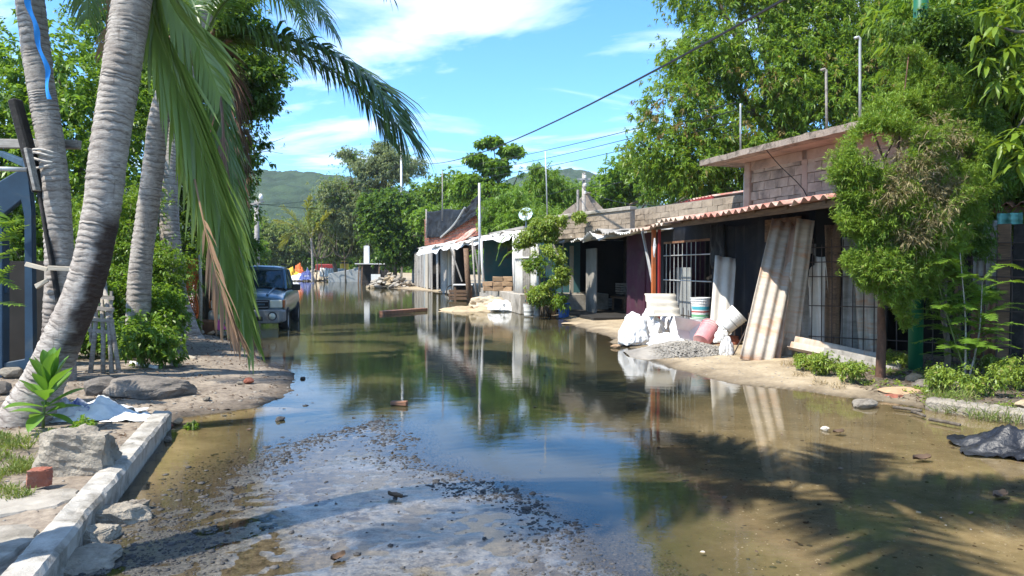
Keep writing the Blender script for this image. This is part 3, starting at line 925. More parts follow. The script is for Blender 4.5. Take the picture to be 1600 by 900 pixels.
def palm_crown(parent, c, n, length, seed, skip=None, up=0.6, m=None, leaf=0.75, elev=(-0.15, 1.1), width=0.034, nl=62):
    """fronds all round the head of a palm"""
    rr = random.Random(seed)
    for k in range(n):
        az = k * 2.399963 + rr.uniform(-.2, .2)
        if skip and skip(az % (2 * PI)): continue
        e = elev[0] + (elev[1] - elev[0]) * rr.random()
        L = length * rr.uniform(0.85, 1.1)
        h = Vector((math.cos(az), math.sin(az), 0))
        p0 = Vector(c)
        pts = [p0, p0 + (h * math.cos(e) + Vector((0, 0, math.sin(e)))) * L * 0.3]
        sl = e - 0.55
        pts.append(pts[-1] + (h * math.cos(sl) + Vector((0, 0, math.sin(sl)))) * L * 0.36)
        sl = e - 1.35
        pts.append(pts[-1] + (h * math.cos(sl) + Vector((0, 0, math.sin(sl)))) * L * 0.36)
        frond(parent, pts, m or M['frond'], leaf, width, nl, 1.1, 1.0, seed=seed * 31 + k)


# ------------------------------------------------------------------ stones
def rock_mesh(name, seed, sub=2, rough=0.35, sq=(1, 1, 0.7), flat=0.0):
    bm = bmesh.new()
    bmesh.ops.create_icosphere(bm, subdivisions=sub, radius=0.5)
    rr = random.Random(seed)
    planes = [(Vector((rr.gauss(0, 1), rr.gauss(0, 1), rr.gauss(0, 0.8))).normalized(), rr.uniform(0.26, 0.42)) for _ in range(9)]
    for v_ in bm.verts:
        for nrm, dd in planes:
            k = v_.co.dot(nrm)
            if k > dd: v_.co -= nrm * (k - dd) * 0.92
        q = v_.co * 2.3 + Vector((seed, seed * 2, 0))
        v_.co *= 1 + rough * 0.5 * mnoise.fractal(q, 1.0, 2.0, 4)
        v_.co.x *= sq[0]; v_.co.y *= sq[1]; v_.co.z *= sq[2]
    me = bpy.data.meshes.new(name); bm.to_mesh(me); bm.free()
    return me


def rock(name, label, loc, size, m, seed, cat='stone', rz=0.0, sub=3, rough=0.35, parent=None, group=None, tilt=0.0):
    o = link(name, rock_mesh(name, seed, sub, rough), M[m], parent, loc, (tilt, 0, rz))
    o.scale = size
    if label: tag(o, label, cat, group)
    return o


_PEB = []
for s_ in range(5):
    bm = bmesh.new(); bmesh.ops.create_icosphere(bm, subdivisions=1, radius=0.5)
    rr = random.Random(s_)
    for v_ in bm.verts:
        v_.co *= rr.uniform(0.7, 1.15); v_.co.z *= 0.65
    bm.verts.ensure_lookup_table()
    _PEB.append((np.array([v_.co[:] for v_ in bm.verts]), np.array([[v_.index for v_ in f.verts] for f in bm.faces])))
    bm.free()


def pebbles(name, P, S, m, seed=0, label=None, flat=1.0, parent=None):
    """many small stones joined in one mesh"""
    rng = np.random.default_rng(seed)
    V, F, o_ = [], [], 0
    for p, s in zip(P, S):
        a, f = _PEB[rng.integers(5)]
        th = rng.random() * 6.28
        c, si = math.cos(th), math.sin(th)
        q = a * s * np.array([1, rng.uniform(.6, 1), rng.uniform(.5, .9) * flat])
        q = np.stack([q[:, 0] * c - q[:, 1] * si, q[:, 0] * si + q[:, 1] * c, q[:, 2]], 1) + p
        V.append(q); F.append(f + o_); o_ += len(a)
    ob = link(name, np_mesh(name, np.concatenate(V), np.concatenate(F)), M[m], parent)
    return tag(ob, label, None, None, 'stuff')


def scatter_ground(n, x0, x1, y0, y1, seed, cond=None, dz=0.0):
    rng = np.random.default_rng(seed)
    x = rng.uniform(x0, x1, n); y = rng.uniform(y0, y1, n)
    h, m_ = ground_h(x, y)
    ok = np.ones(n, bool) if cond is None else cond(x, y, h, m_, rng)
    return np.stack([x, y, h + dz], 1)[ok]


# ================================================================== LEFT BANK
def rel(base, *pts): return [Vector(p) - Vector(base) for p in pts]


# ---- kerb: a low concrete upstand along the left edge of the street
kp0, kp1 = Vector((-.575, -2.0, 0)), Vector((-3.42, 7.36, 0))
kd = (kp1 - kp0).normalized(); kn = Vector((-kd.y, kd.x, 0))


def kerb_fn(u, w):
    # u along, w round the section
    L = (kp1 - kp0).length
    p = kp0 + kd * (u * L)
    prof = [(0.0, -0.15), (0.004, 0.05), (0.012, 0.150), (-0.010, 0.174), (-0.08, 0.180), (-0.150, 0.176), (-0.170, 0.155), (-0.172, -0.15)]
    o, z = prof[min(int(w * 7 + 0.5), 7)]
    j = 0.010 * fbm(u * 42, w * 5, 3) + 0.006 * fbm(u * 150, w * 9, 7, 3)
    chip = max(0, fbm(u * 26, 4.2, 1, 3) - 0.22) * 0.14 if 1 <= w * 7 <= 4 else 0
    return p - kn * (o - chip * (0.6 if o > -0.05 else 0)) + Vector((0, 0, z + j - chip * 0.5 * (z > 0.14)))


def kerb_pt(u, w):
    p = kerb_fn(u, w)
    return p


kb = MB(); kb.grid(260, 7, kerb_pt)
n_ = 261
kb.f.append(tuple(n_ * j + 260 for j in range(8)))
o = kb.build('kerb', M['kerb'], None, smooth=False)
tag(o, 'chipped grey concrete kerb running along the left edge of the water', 'kerb', None, 'structure')

# ---- broken paving on the bank behind the kerb
rr = random.Random(5)


def paving(u0, v0, rx, ry, seed, label, z=0.15, th=0.07, rz=0.0, m='concrete'):
    c = gnd(u0, v0, z)
    r_ = random.Random(seed)
    n = 44
    rim = []
    for k in range(n):
        a = 2 * PI * k / n
        q = (0.95 + .22 * fbm(math.cos(a) * 1.2 + seed, math.sin(a) * 1.2, 0, 3) + .10 * fbm(math.cos(a) * 6, math.sin(a) * 6, seed, 3)) / max(abs(math.cos(a)), abs(math.sin(a))) ** 0.45
        rim.append(Vector((math.cos(a) * rx * q, math.sin(a) * ry * q, 0)))
    b = MB(); vs = []; fs = []
    rings = [(1.03, -th), (1.0, -th * .35), (0.97, -0.004), (0.75, 0.006), (0.45, 0.0)]
    for f, dz in rings:
        for k, p in enumerate(rim): vs.append(p * f + Vector((0, 0, dz + 0.008 * fbm(p.x * f * 5 + seed, p.y * f * 5, 0, 3))))
    vs.append(Vector((0, 0, 0)))
    for i in range(len(rings) - 1):
        for k in range(n):
            k2 = (k + 1) % n
            fs.append((i * n + k, i * n + k2, (i + 1) * n + k2, (i + 1) * n + k))
    for k in range(n): fs.append(((len(rings) - 1) * n + k, (len(rings) - 1) * n + (k + 1) % n, len(vs) - 1))
    b.add(vs, fs)
    o = b.build('paving_slab', M[m], None, c, (0, 0, rz))
    return tag(o, label, 'paving', 'broken paving by the kerb')


paving(22, 782, .36, .26, 1, 'cracked pale paving slab beside the grass and red brick', .158, .05, rz=.3)
paving(-60, 850, .34, .30, 2, 'worn paving slab at the near bottom corner behind the kerb', .156, .05, rz=.1)

# torn pieces of old road surface at the foot of the kerb
CHUNKS = [(188, 815, (.34, .26, .20), 2, 'ragged piece of broken concrete in the water by the kerb', .4),
          (150, 846, (.22, .20, .16), 5, 'small broken concrete piece nearest the kerb face', .2),
          (118, 884, (.40, .30, .13), 8, 'low flat concrete piece in the near shadow by the kerb', .1),
          (212, 799, (.16, .12, .14), 11, 'small dark edged concrete piece beyond the ragged one', .9)]

# ---- stones
b_ = gnd(105, 738, .15)
def block_rock(name, label, loc, size, m, seed, cat, rz=0.0, rough=.10):
    bm = bmesh.new(); bmesh.ops.create_cube(bm, size=1.0)
    bmesh.ops.subdivide_edges(bm, edges=bm.edges[:], cuts=13, use_grid_fill=True)
    rr_ = random.Random(seed)
    cuts = [(Vector((rr_.choice((-1, 1)) * rr_.uniform(.4, 1), rr_.choice((-1, 1)) * rr_.uniform(.4, 1), rr_.uniform(-.6, 1))).normalized(), rr_.uniform(.46, .60)) for _ in range(9)]
    for v_ in bm.verts:
        for n_, d_ in cuts:
            k = v_.co.dot(n_)
            if k > d_: v_.co -= n_ * (k - d_)
        q = v_.co * 2.4 + Vector((seed, 0, 0))
        v_.co += v_.co.normalized() * (rough * mnoise.fractal(q, 1, 2, 5) + .03 * mnoise.fractal(q * 5, .8, 2, 4))
        v_.co = Vector((v_.co.x * size[0], v_.co.y * size[1], v_.co.z * size[2]))
    me = bpy.data.meshes.new(name); bm.to_mesh(me); bm.free()
    return tag(link(name, me, M[m], None, loc, (.03, .04, rz)), label, cat)


for u_, v_, sz_, sd_, lb_, r_ in CHUNKS:
    block_rock('concrete_lump', lb_, gnd(u_, v_, -.01), sz_, 'stone', sd_, 'rubble', r_, .10)
block_rock('boulder', 'big pale square boulder at the foot of the leaning palm', b_ + Vector((0, .12, .11)), (.50, .36, .34), 'stone', 3, 'boulder', .12)
block_rock('brick', 'red brick chunk lying on the paving beside the pale boulder', gnd(62, 757, .17) + Vector((0, 0, .05)), (.14, .11, .11), 'brick_red', 4, 'brick', .6, .06)
rock('boulder', 'long dark mound of broken rock behind the kerb end', gnd(215, 622, .12) + Vector((0, .2, .06)), (1.25, .62, .44), 'stone_dark', 33, 'boulder', 0.05, 4, .35)
rock('boulder', 'grey mossy rock left of the long dark mound', gnd(150, 618, .14) + Vector((0, .2, .05)), (.7, .5, .36), 'stone_dark', 35, 'boulder', 0.3, 3, .35)
for i, (u, v_, s, m_, lb) in enumerate([
        (258, 655, .16, 'brick_red', 'red brick piece against the far end of the kerb'),
        (278, 650, .15, 'brick_tan', 'tan brick piece just past the end of the kerb'),
        (262, 676, .12, 'stone', 'small pale stone in the water by the kerb end'),
        (246, 670, .11, 'brick_red', 'small wet brick lump touching the kerb face'),
        (388, 598, .19, 'brick_red', 'red brick lying on the litter under the frond tip'),
        (375, 601, .11, 'stone', 'pale pebble beside the red brick on the litter'),
        (322, 625, .12, 'stone', 'round stone alone on the gravel spit'),
        (18, 605, .36, 'stone', 'pale rock at the foot of the blue frame'),
        (0, 630, .34, 'stone_dark', 'dark rock left of the leaning palm foot'),
        (48, 600, .25, 'stone', 'small rock between the two near palm trunks'),
        (310, 523, .32, 'stone', 'leftmost pale stone under the basket on the bank'),
        (327, 521, .30, 'brick_tan', 'tan block beside the pale stone under the basket'),
        (345, 520, .34, 'stone', 'pale stone nearest the parked truck'),
        (165, 632, .16, 'stone', 'stone at the edge of the plastic rubbish'),
        (205, 655, .15, 'stone', 'flat white stone between rubbish and kerb'),
        (245, 618, .15, 'stone', 'pale stone below the long dark mound')]):
    p = gnd(u, v_, .08); p.z = hz(p.x, p.y) + s * .2
    rock('stone', lb, p, (s, s * .8, s * .7), m_, 50 + i, 'brick' if 'brick' in lb else 'stone', i * 1.3, 2)

# loose gravel, twigs and leaf litter of the bank
P = scatter_ground(9000, -9, -1.3, 2.5, 20, 2, lambda x, y, h, m, r: (m['lsoil'] > .5) & (r.random(len(x)) < np.clip(9 / y ** 1.2, 0.1, 1)))
pebbles('gravel', P, np.random.default_rng(1).gamma(2.0, .011, len(P)) + .008, 'gravel', 1, 'loose gravel strewn over the left bank')
P = scatter_ground(5000, -9, -2, 6, 20, 4, lambda x, y, h, m, r: (m['lsoil'] > .6))
rng = np.random.default_rng(9)
D = unit(np.stack([rng.normal(size=len(P)), rng.normal(size=len(P)), rng.normal(size=len(P)) * .12], 1))
V, F = leaf_arrays(P + np.array([0, 0, .012]), D, rng.uniform(.04, .14, len(P)), rng.uniform(.006, .022, len(P)), rng)
tag(link('leaf_litter', np_mesh('leaf_litter', V, F), M['litter']), 'brown leaf litter and twigs on the left bank', None, None, 'stuff')

# dark chips of broken road surface standing out of the water
P = scatter_ground(70000, -3.2, 2.2, 2.9, 9.0, 6, lambda x, y, h, m, r: (h > -.028) & (r.random(len(x)) < np.clip(m['chip'] * .9 + .02, 0, 1)))
pebbles('asphalt_chips', P, np.random.default_rng(3).gamma(1.5, .009, len(P)) + .006, 'asphalt_chip', 2, 'dark chips of broken road surface along the water edge')
P = scatter_ground(1500, -3.4, 1.5, 4, 12, 8, lambda x, y, h, m, r: (m['lsoil'] < .1) & (m['rsand'] < .1) & (h > -.06))
P[:, 2] = np.maximum(P[:, 2], -.008)
pebbles('floating_litter', P[:220], np.random.default_rng(4).gamma(1.6, .012, 220) + .008, 'asphalt_chip', 3, 'specks of dark litter lying in the shallow water')
P = scatter_ground(9500, 0.8, 7.5, 3.2, 9, 10, lambda x, y, h, m, r: (m['mud'] > .4) & (h > -.035))
pebbles('pale_grit', P, np.random.default_rng(5).gamma(1.2, .0045, len(P)) + .003, 'shell', 4, 'pale grit showing through the shallow muddy water')
P = scatter_ground(2200, 0.8, 7.5, 3.2, 9, 12, lambda x, y, h, m, r: (m['mud'] > .4))
pebbles('mud_litter', P, np.random.default_rng(6).gamma(1.5, .006, len(P)) + .004, 'litter', 5, 'brown crumbs of litter on the shallow mud')
for i, (u, v_, s, m_, lb) in enumerate([
        (473, 592, .10, 'asphalt_chip', 'dark stone standing alone in the blue water'),
        (437, 657, .13, 'asphalt_chip', 'dark clod of leaves left of the gravel hump'),
        (553, 653, .055, 'asphalt_chip', 'small dark stone at the top of the gravel hump'),
        (596, 651, .055, 'asphalt_chip', 'small dark stone below the floating wood scrap'),
        (757, 843, .035, 'asphalt_chip', 'tiny dark stone on the near hump'),
        (1290, 672, .12, 'shell', 'pale stone breaking the muddy water on the right'),
        (1098, 862, .035, 'shell', 'white pebble in the near muddy water')]):
    p = gnd(u, v_, 0.0); p.z = max(hz(p.x, p.y), -.01) + s * .2
    rock('stone', lb, p, (s, s * .8, s * .65), m_, 90 + i, 'stone', i, 2)


P = scatter_ground(9000, -8, 6, 3.5, 30, 16, lambda x, y, h, m, r: (h < -.004) & (r.random(len(x)) < np.clip(.02 + .25 * np.exp(h * 90) + .12 * nfbm(x, y, .7, 3, 91), 0, 1)))
rng = np.random.default_rng(29); P[:, 2] = .004
D = unit(np.stack([rng.normal(size=len(P)), rng.normal(size=len(P)), rng.normal(size=len(P)) * .03], 1))
V, F = leaf_arrays(P, D, rng.uniform(.02, .09, len(P)), rng.uniform(.006, .03, len(P)), rng, bend=.0)
tag(link('floating_leaves', np_mesh('floating_leaves', V, F), M['litter']), 'brown leaves and scum floating on the flood water', None, None, 'stuff')


def dead_leaf(u, v_, L, rz, label):
    c = gnd(u, v_, 0.012)
    def f(a, b):
        x = (a - .5) * L; w = L * .28 * math.sin(PI * min(max(a, .02), .98)) ** .7
        y = (b - .5) * 2 * w
        return Vector((x, y, .5 * L * abs(b - .5) ** 1.5 + .22 * L * (a - .4) ** 2 + .01 * fbm(a * 5, b * 5, rz)))
    o = MB().grid(8, 4, f).build('dead_leaf', M['litter'], None, c, (0.15, 0, rz), smooth=True)
    tag(o, label, 'leaf')


dead_leaf(528, 872, .10, .9, 'curled brown dead leaf nearest on the gravel hump')
dead_leaf(617, 777, .13, 2.6, 'brown dead leaf lying across the palm shadow')
dead_leaf(1310, 676, .12, .2, 'reddish dead leaf floating in the muddy water')
dead_leaf(1440, 718, .16, .1, 'brown dead leaf lying flat in the muddy water on the right')
dead_leaf(1562, 775, .14, .4, 'yellow green leaf low in the muddy water')

# floating wood
c = gnd(624, 634)
o = MB().box((0, 0, .03), (.20, .06, .05), jit=.006).build('wood_scrap', M['wood_red'], None, c, (0, 0, -.25), bevel=.006)
tag(o, 'short red brown wood scrap floating in the blue water', 'wood scrap')
a, b2 = gnd(596, 491), gnd(664, 486)
o = MB().bar((0, 0, .05), b2 - a + Vector((0, 0, .06)), .26, .12, jit=.01).build('floating_plank', M['wood_red'], None, a, bevel=.01)
tag(o, 'long red brown plank floating in front of the far shack', 'plank')

# ---- plastic rubbish by the palm
def cloth_lump(name, c, sx, sy, sz, m, label, cat, seed, rz=0, n=34, fold=1.0):
    def f(a, b):
        x, y = (a - .5) * 2, (b - .5) * 2
        r = math.hypot(x, y)
        edge = 1 + .25 * fbm(math.atan2(y, x) * 1.2 + seed, 1.3, seed, 2)
        z = max(0, 1 - (r / edge) ** 2.2) * (0.55 + .6 * fbm(x * 1.6 + seed, y * 1.6, seed, 4)) + .12 * fold * abs(fbm(x * 4 + seed, y * 4, seed * 2, 3))
        return Vector((x * sx * edge, y * sy * edge, z * sz + .012))
    o = MB().grid(n, n, f).build(name, M[m], None, c, (0, 0, rz), smooth=True)
    return tag(o, label, cat)


p = gnd(130, 655, .16); p.z = hz(p.x, p.y)
cloth_lump('plastic_bag', p + Vector((-.05, .25, 0)), .42, .30, .22, 'sack_white', 'crumpled clear white plastic bag of rubbish behind the boulder', 'bag', 3, .2)
cloth_lump('blue_rag', p + Vector((-.18, .12, .04)), .26, .16, .19, 'blue_cloth', 'crumpled blue and white rag on the plastic rubbish', 'rag', 5, .5)
cloth_lump('plastic_bag', p + Vector((.38, .12, 0)), .22, .15, .09, 'sack_white', 'flat torn white plastic between the rag and the kerb', 'bag', 7, .1)
p = gnd(215, 640, .14); p.z = hz(p.x, p.y)
cloth_lump('plastic_bag', p, .16, .14, .09, 'white_plastic', 'small pale blue tangle of plastic near the kerb end', 'bag', 9, .1)


# ---- young broad leaved plant in front of the palm
def broad_plant(base, label, n, L, seed, m='leaf_bright'):
    t_ = thing('seedling', label, 'plant', base)
    rr = random.Random(seed)
    stem = spline([(0, 0, -.02), (.01, .0, .12), (.02, .02, .26), (.05, .03, .40)], 8)
    MB().tube(stem, [.014, .013, .012, .011, .010, .009, .008, .006], 7).build('stem', M['stem_green'], t_, smooth=True)
    for k in range(n):
        f = k / (n - 1)
        p = stem[min(7, 2 + int(f * 5.5))]
        az = k * 2.4; el = 0.0 + 1.35 * f + rr.uniform(-.15, .15)
        d = Vector((math.cos(az) * math.cos(el), math.sin(az) * math.cos(el) * .8, math.sin(el)))
        LL = L * rr.uniform(.75, 1.1) * (1.1 - .25 * abs(f - .5))
        s = d.cross(Vector((0, 0, 1))).normalized() if abs(d.z) < .97 else Vector((1, 0, 0))
        nn = s.cross(d)
        def fn(a, b, d=d, s=s, nn=nn, LL=LL, p=p):
            w = LL * .19 * (math.sin(PI * min(.999, a ** 1.25)) ** .8 + .03)
            y = (b - .5) * 2
            return p + d * LL * a + s * y * w + nn * (abs(y) * w * .35) + Vector((0, 0, -.32 * LL * a * a * max(0.15, 1 - abs(d.z))))
        MB().grid(8, 4, fn).build('leaf', M[m], t_, smooth=True)
    return t_


t = leaf_mat('leaf_seedling', (0.06, 0.16, 0.022), (0.135, 0.27, 0.04), None, .9, .35, .32)
M['leaf_seedling'] = t
p = gnd(80, 668, .17); p.z = hz(p.x, p.y)
broad_plant(p + Vector((-.04, -.05, .06)), 'bright green broad leaved seedling in front of the leaning palm foot', 24, .36, 4, 'leaf_seedling')


# ---- grass and weeds
def tufts(name, spots, label, m='grass', per=40, L=.22, W=.006, seed=0, spread=.12, kind='stuff', droop=.3, cat=None):
    rng = np.random.default_rng(seed)
    P = []
    for (x, y, r) in spots:
        k = per
        a = rng.random(k) * 6.28; q = np.sqrt(rng.random(k)) * r
        P.append(np.stack([x + np.cos(a) * q, y + np.sin(a) * q], 1))
    P = np.concatenate(P)
    h = ground_h(P[:, 0], P[:, 1])[0]
    P = np.stack([P[:, 0], P[:, 1], h], 1)
    D = unit(np.stack([rng.normal(size=len(P)) * .45, rng.normal(size=len(P)) * .45, np.ones(len(P))], 1))
    V, F = leaf_arrays(P, D, L * rng.uniform(.4, 1.2, len(P)), W * rng.uniform(.7, 1.4, len(P)), rng, True, droop)
    return tag(link(name, np_mesh(name, V, F), M[m]), label, cat, None, kind)


sp = []
rr = random.Random(3)
for k in range(60):
    u, v_ = rr.uniform(-80, 45), rr.uniform(680, 775)
    p = gnd(u, v_, .16); sp.append((p.x, p.y, .09))
tufts('grass', sp, 'short yellow green grass at the left edge of the bank', 'grass', 60, .10, .006, 1)
sp = [(gnd(u, v_, .15).x, gnd(u, v_, .15).y, .08) for u, v_ in ((50, 660), (80, 690), (60, 640), (95, 650), (35, 700))]
tufts('grass', sp, 'tall green grass round the seedling', 'grass', 60, .26, .008, 2)


def weed(u, v_, size, label, seed, m='leaf_bright', n=120, per=6, L=.06, W=.03, z=.1, cat='weed', squash=.8, hgt=.8):
    p = gnd(u, v_, z); p.z = hz(p.x, p.y)
    t_ = thing('weed', label, cat, p)
    rr = random.Random(seed)
    tips_l = [(rr.uniform(-.4, .4) * size, rr.uniform(-.3, .3) * size, size * hgt * rr.uniform(.3, .8), size * rr.uniform(.3, .5)) for _ in range(5)]
    o, tips = foliage('foliage', tips_l, n, per, L, W, M[m], t_, seed, squash=squash, along=.05, freq=1.3 / size, gap=-.2)
    b = MB()
    for k in range(12):
        q = Vector(tips[rr.randrange(len(tips))])
        b.tube(spline([(rr.uniform(-.05, .05), rr.uniform(-.05, .05), -.02), q * .5 + Vector((0, 0, .05)), q], 5), .006, 4)
    tag(b.build('stems', M['stem_green'], t_), kind='stuff')
    return t_


weed(140, 680, .22, 'small yellow green weed beside the boulder', 1, 'leaf_bright', 70, 6, .05, .022, .16)
weed(225, 575, .75, 'lush green weed at the edge of the trodden bank', 2, 'leaf_bright', 420, 7, .09, .035, .15)
weed(190, 560, .7, 'dark green weed behind the leaning palm', 3, 'leaf_mid', 380, 7, .09, .04, .15)
weed(150, 560, .7, 'low weed right of the leaning palm trunk', 4, 'leaf_mid', 320, 7, .08, .035, .15)
weed(290, 520, .5, 'thin weed between the back palm and the basket', 5, 'leaf_mid', 160, 6, .08, .03, .15)
weed(250, 505, 1.0, 'leafy weed at the foot of the back palm', 6, 'leaf_mid', 420, 7, .11, .05, .15)
weed(300, 655, .12, 'tiny green weed on the gravel past the kerb', 7, 'leaf_bright', 30, 5, .04, .015, .1)

# ---- palms
pb = gnd(12, 690, .15); pb.z = .05
t_ = thing('coconut_palm', 'leaning coconut palm nearest the kerb with a dark stained trunk', 'palm tree', pb, 0, 'coconut palms on the left bank')
cr2 = at(250, -290, 7.2)
tp = [at(8, 715, 6.75), at(18, 690, 6.8), at(60, 612, 6.85), at(98, 530, 6.9), at(138, 430, 6.95), at(158, 330, 7.0), at(172, 230, 7.05), at(188, 120, 7.1), at(207, 0, 7.15), at(228, -150, 7.2), cr2]


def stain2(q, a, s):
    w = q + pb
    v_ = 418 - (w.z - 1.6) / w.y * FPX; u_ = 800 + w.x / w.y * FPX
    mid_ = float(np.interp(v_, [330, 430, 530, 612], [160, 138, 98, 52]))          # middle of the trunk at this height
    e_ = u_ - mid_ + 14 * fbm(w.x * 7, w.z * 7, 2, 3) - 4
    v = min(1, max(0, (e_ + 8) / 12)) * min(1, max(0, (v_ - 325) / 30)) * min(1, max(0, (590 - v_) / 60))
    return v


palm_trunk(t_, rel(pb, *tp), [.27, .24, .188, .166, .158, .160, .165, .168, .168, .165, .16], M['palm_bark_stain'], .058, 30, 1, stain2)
palm_crown(t_, cr2 - pb, 15, 3.0, 5, None, .6, None, .8, (0.2, 1.25), .036)
up_c = (0.15, -1, 0.05)
frond(t_, rel(pb, cr2, at(232, -110, 7.25), at(240, 15, 7.35), at(278, 125, 7.45), at(326, 265, 7.55), at(364, 405, 7.65), at(394, 525, 7.7)), M['frond_big'], 1.05, .050, 110, .35, .27, .03, 11, .20, 1.15, side_ref=up_c)
frond(t_, rel(pb, cr2, at(236, -90, 7.35), at(246, 40, 7.5), at(280, 150, 7.6), at(312, 280, 7.7), at(338, 390, 7.7), at(362, 480, 7.7)), M['frond_big'], .85, .042, 80, .35, .26, .026, 12, .25, 1.15, side_ref=(-.3, -1, 0))
frond(t_, rel(pb, at(304, 280, 7.42), at(318, 345, 7.25), at(336, 420, 7.2), at(352, 480, 7.2), at(376, 535, 7.2)), M['frond_dry'], .55, .024, 70, .5, .30, .010, 13, .25, 1.1, side_ref=up_c, tear=.5)
frond(t_, rel(pb, cr2, at(245, -70, 7.3), at(272, 10, 7.4), at(308, 65, 7.5), at(345, 150, 7.5)), M['frond_big'], .7, .038, 60, .7, .55, .024, 14, .3, .9, side_ref=up_c)
frond(t_, rel(pb, cr2, at(330, -340, 7.2), at(430, -250, 7.1), at(530, -120, 7.0), at(606, -10, 6.9)), M['frond'], .62, .030, 95, 1.8, .9, seed=15)
frond(t_, rel(pb, cr2, at(300, -290, 7.3), at(370, -220, 7.5), at(440, -120, 7.7), at(475, -10, 7.8)), M['frond'], .62, .030, 90, 1.6, .9, seed=16)
frond(t_, rel(pb, cr2, at(205, -330, 8.3), at(160, -210, 9.0), at(140, -80, 9.2), at(137, 30, 9.3)), M['frond'], .75, .032, 80, 1.3, .7, seed=17)
frond(t_, rel(pb, cr2, at(220, -300, 8.6), at(185, -120, 9.6), at(168, 20, 9.8), at(160, 90, 9.8)), M['frond_dry'], .5, .02, 50, 1.0, .5, seed=18, tear=.4)

pb = gnd(92, 560, .17); pb.z = .1
pb = Vector((at(92, 540, 9.3).x, 9.3, .1))
t_ = thing('coconut_palm', 'upright coconut palm tied with rope and hung with a blue ribbon', 'palm tree', pb, 0, 'coconut palms on the left bank')
cr1 = at(20, -420, 9.3)
tp = [Vector((pb.x, 9.3, -.1)), at(92, 540, 9.3), at(93, 430, 9.3), at(90, 330, 9.3), at(80, 230, 9.3), at(62, 120, 9.3), at(47, 0, 9.3), at(30, -200, 9.3), cr1]


def stain1(q, a, s):
    w = q + pb
    d = w - at(85, 395, 9.15)
    v = 1 - (d.x / .07) ** 2 - (d.z / .28) ** 2 + .5 * fbm(w.x * 9, w.z * 9, 1, 3)
    d2 = w - at(88, 520, 9.15)
    v2 = 1.2 - (d2.x / .2) ** 2 - (d2.z / .4) ** 2 + .6 * fbm(w.x * 6, w.z * 5, 5, 3)
    return min(1, max(0, max(v, v2) * .8))


palm_trunk(t_, rel(pb, *tp), [.20, .185, .165, .158, .152, .155, .16, .16, .15], M['palm_bark_stain'], .062, 26, 2, stain1)
palm_crown(t_, cr1 - pb, 14, 3.0, 8, None, .6, None, .8, (0.0, 1.25), .036, 50)
# rope turns and ribbon are tied to the trunk
def trunk_at(v_):
    k = [(0, 47), (120, 62), (230, 80), (330, 90), (430, 93), (540, 92)]
    u = np.interp(v_, [a for a, b in k], [b for a, b in k])
    return at(float(u), v_, 9.3)


for i, (v0, v1) in enumerate(((236, 240), (241, 246), (250, 256), (268, 258))):
    pts = []
    for j in range(17):
        a = 2 * PI * j / 16
        c = trunk_at(v0 + (v1 - v0) * (.5 + .5 * math.cos(a)))
        pts.append(c + Vector((math.cos(a) * .185 - .045, math.sin(a) * .175, .012 * math.sin(a * 3 + i))))
    o = MB().tube(pts, .016, 6).build('rope', M['rope'], None)
    tag(o, ['topmost grey rope turn round the upright palm and post', 'second grey rope turn from the top on the upright palm', 'third grey rope turn from the top on the upright palm', 'lowest slack rope turn round the upright palm'][i], 'rope', 'rope turns tying the post to the palm')


def ribbon_fn(a, b):
    v_ = -40 + a * 195
    k = [(-40, 42), (0, 44), (60, 59), (110, 73), (155, 77)]
    u = float(np.interp(v_, [x for x, y in k], [y for x, y in k])) + 2.2 * math.sin(a * 19)
    p = at(u, v_, 9.10 - .02 * math.sin(a * 7))
    return p + Vector(((b - .5) * .075 * (1 - .35 * a), .012 * math.sin(a * 23 + b * 3), 0))


o = MB().grid(40, 3, ribbon_fn).build('blue_ribbon', M['blue_ribbon'], None, smooth=True)
tag(o, 'bright blue plastic ribbon hanging down the upright palm trunk', 'ribbon')

pb = at(214, 500, 12.0); pb.z = .15
t_ = thing('coconut_palm', 'pale trunked coconut palm rising out of the green shrubs', 'palm tree', pb, 0, 'coconut palms on the left bank')
cr3 = at(318, 62, 12.0)
tp = [Vector((pb.x, 12, -.1)), pb, at(219, 430, 12), at(228, 350, 12), at(240, 260, 12), at(250, 180, 12), at(275, 110, 12), cr3]
palm_trunk(t_, rel(pb, *tp), [.22, .20, .175, .165, .16, .155, .15, .16], M['palm_bark'], .07, 24, 3)
frond(t_, rel(pb, cr3, at(372, 52, 11.9), at(452, 62, 11.7), at(532, 92, 11.5), at(588, 136, 11.3), at(624, 196, 11.2)), M['frond'], 1.35, .05, 200, 1.3, .8, .035, 21, .06, taper=False)
frond(t_, rel(pb, cr3, at(366, 66, 12.1), at(446, 78, 12.0), at(522, 112, 11.8), at(578, 162, 11.6), at(608, 222, 11.5)), M['frond'], 1.0, .045, 130, 1.3, .8, .03, 121, .08)
frond(t_, rel(pb, cr3, at(355, 0, 11.6), at(420, -25, 11.2), at(478, -5, 11), at(520, 50, 10.9)), M['frond'], .85, .034, 90, 1.7, .8, seed=22)
frond(t_, rel(pb, cr3, at(340, -10, 12.5), at(390, -30, 13.2), at(450, 0, 13.8), at(490, 60, 14)), M['frond'], .8, .034, 80, 1.6, .8, seed=23)
frond(t_, rel(pb, cr3, at(300, 0, 12.6), at(260, -20, 13.2), at(215, 10, 13.6), at(180, 80, 13.8)), M['frond'], .8, .034, 80, 1.5, .8, seed=24)
frond(t_, rel(pb, cr3, at(285, 30, 11.2), at(240, 40, 10.4), at(205, 90, 10.1), at(190, 150, 10)), M['frond_yellow'], .6, .03, 60, 1.3, .8, seed=25)
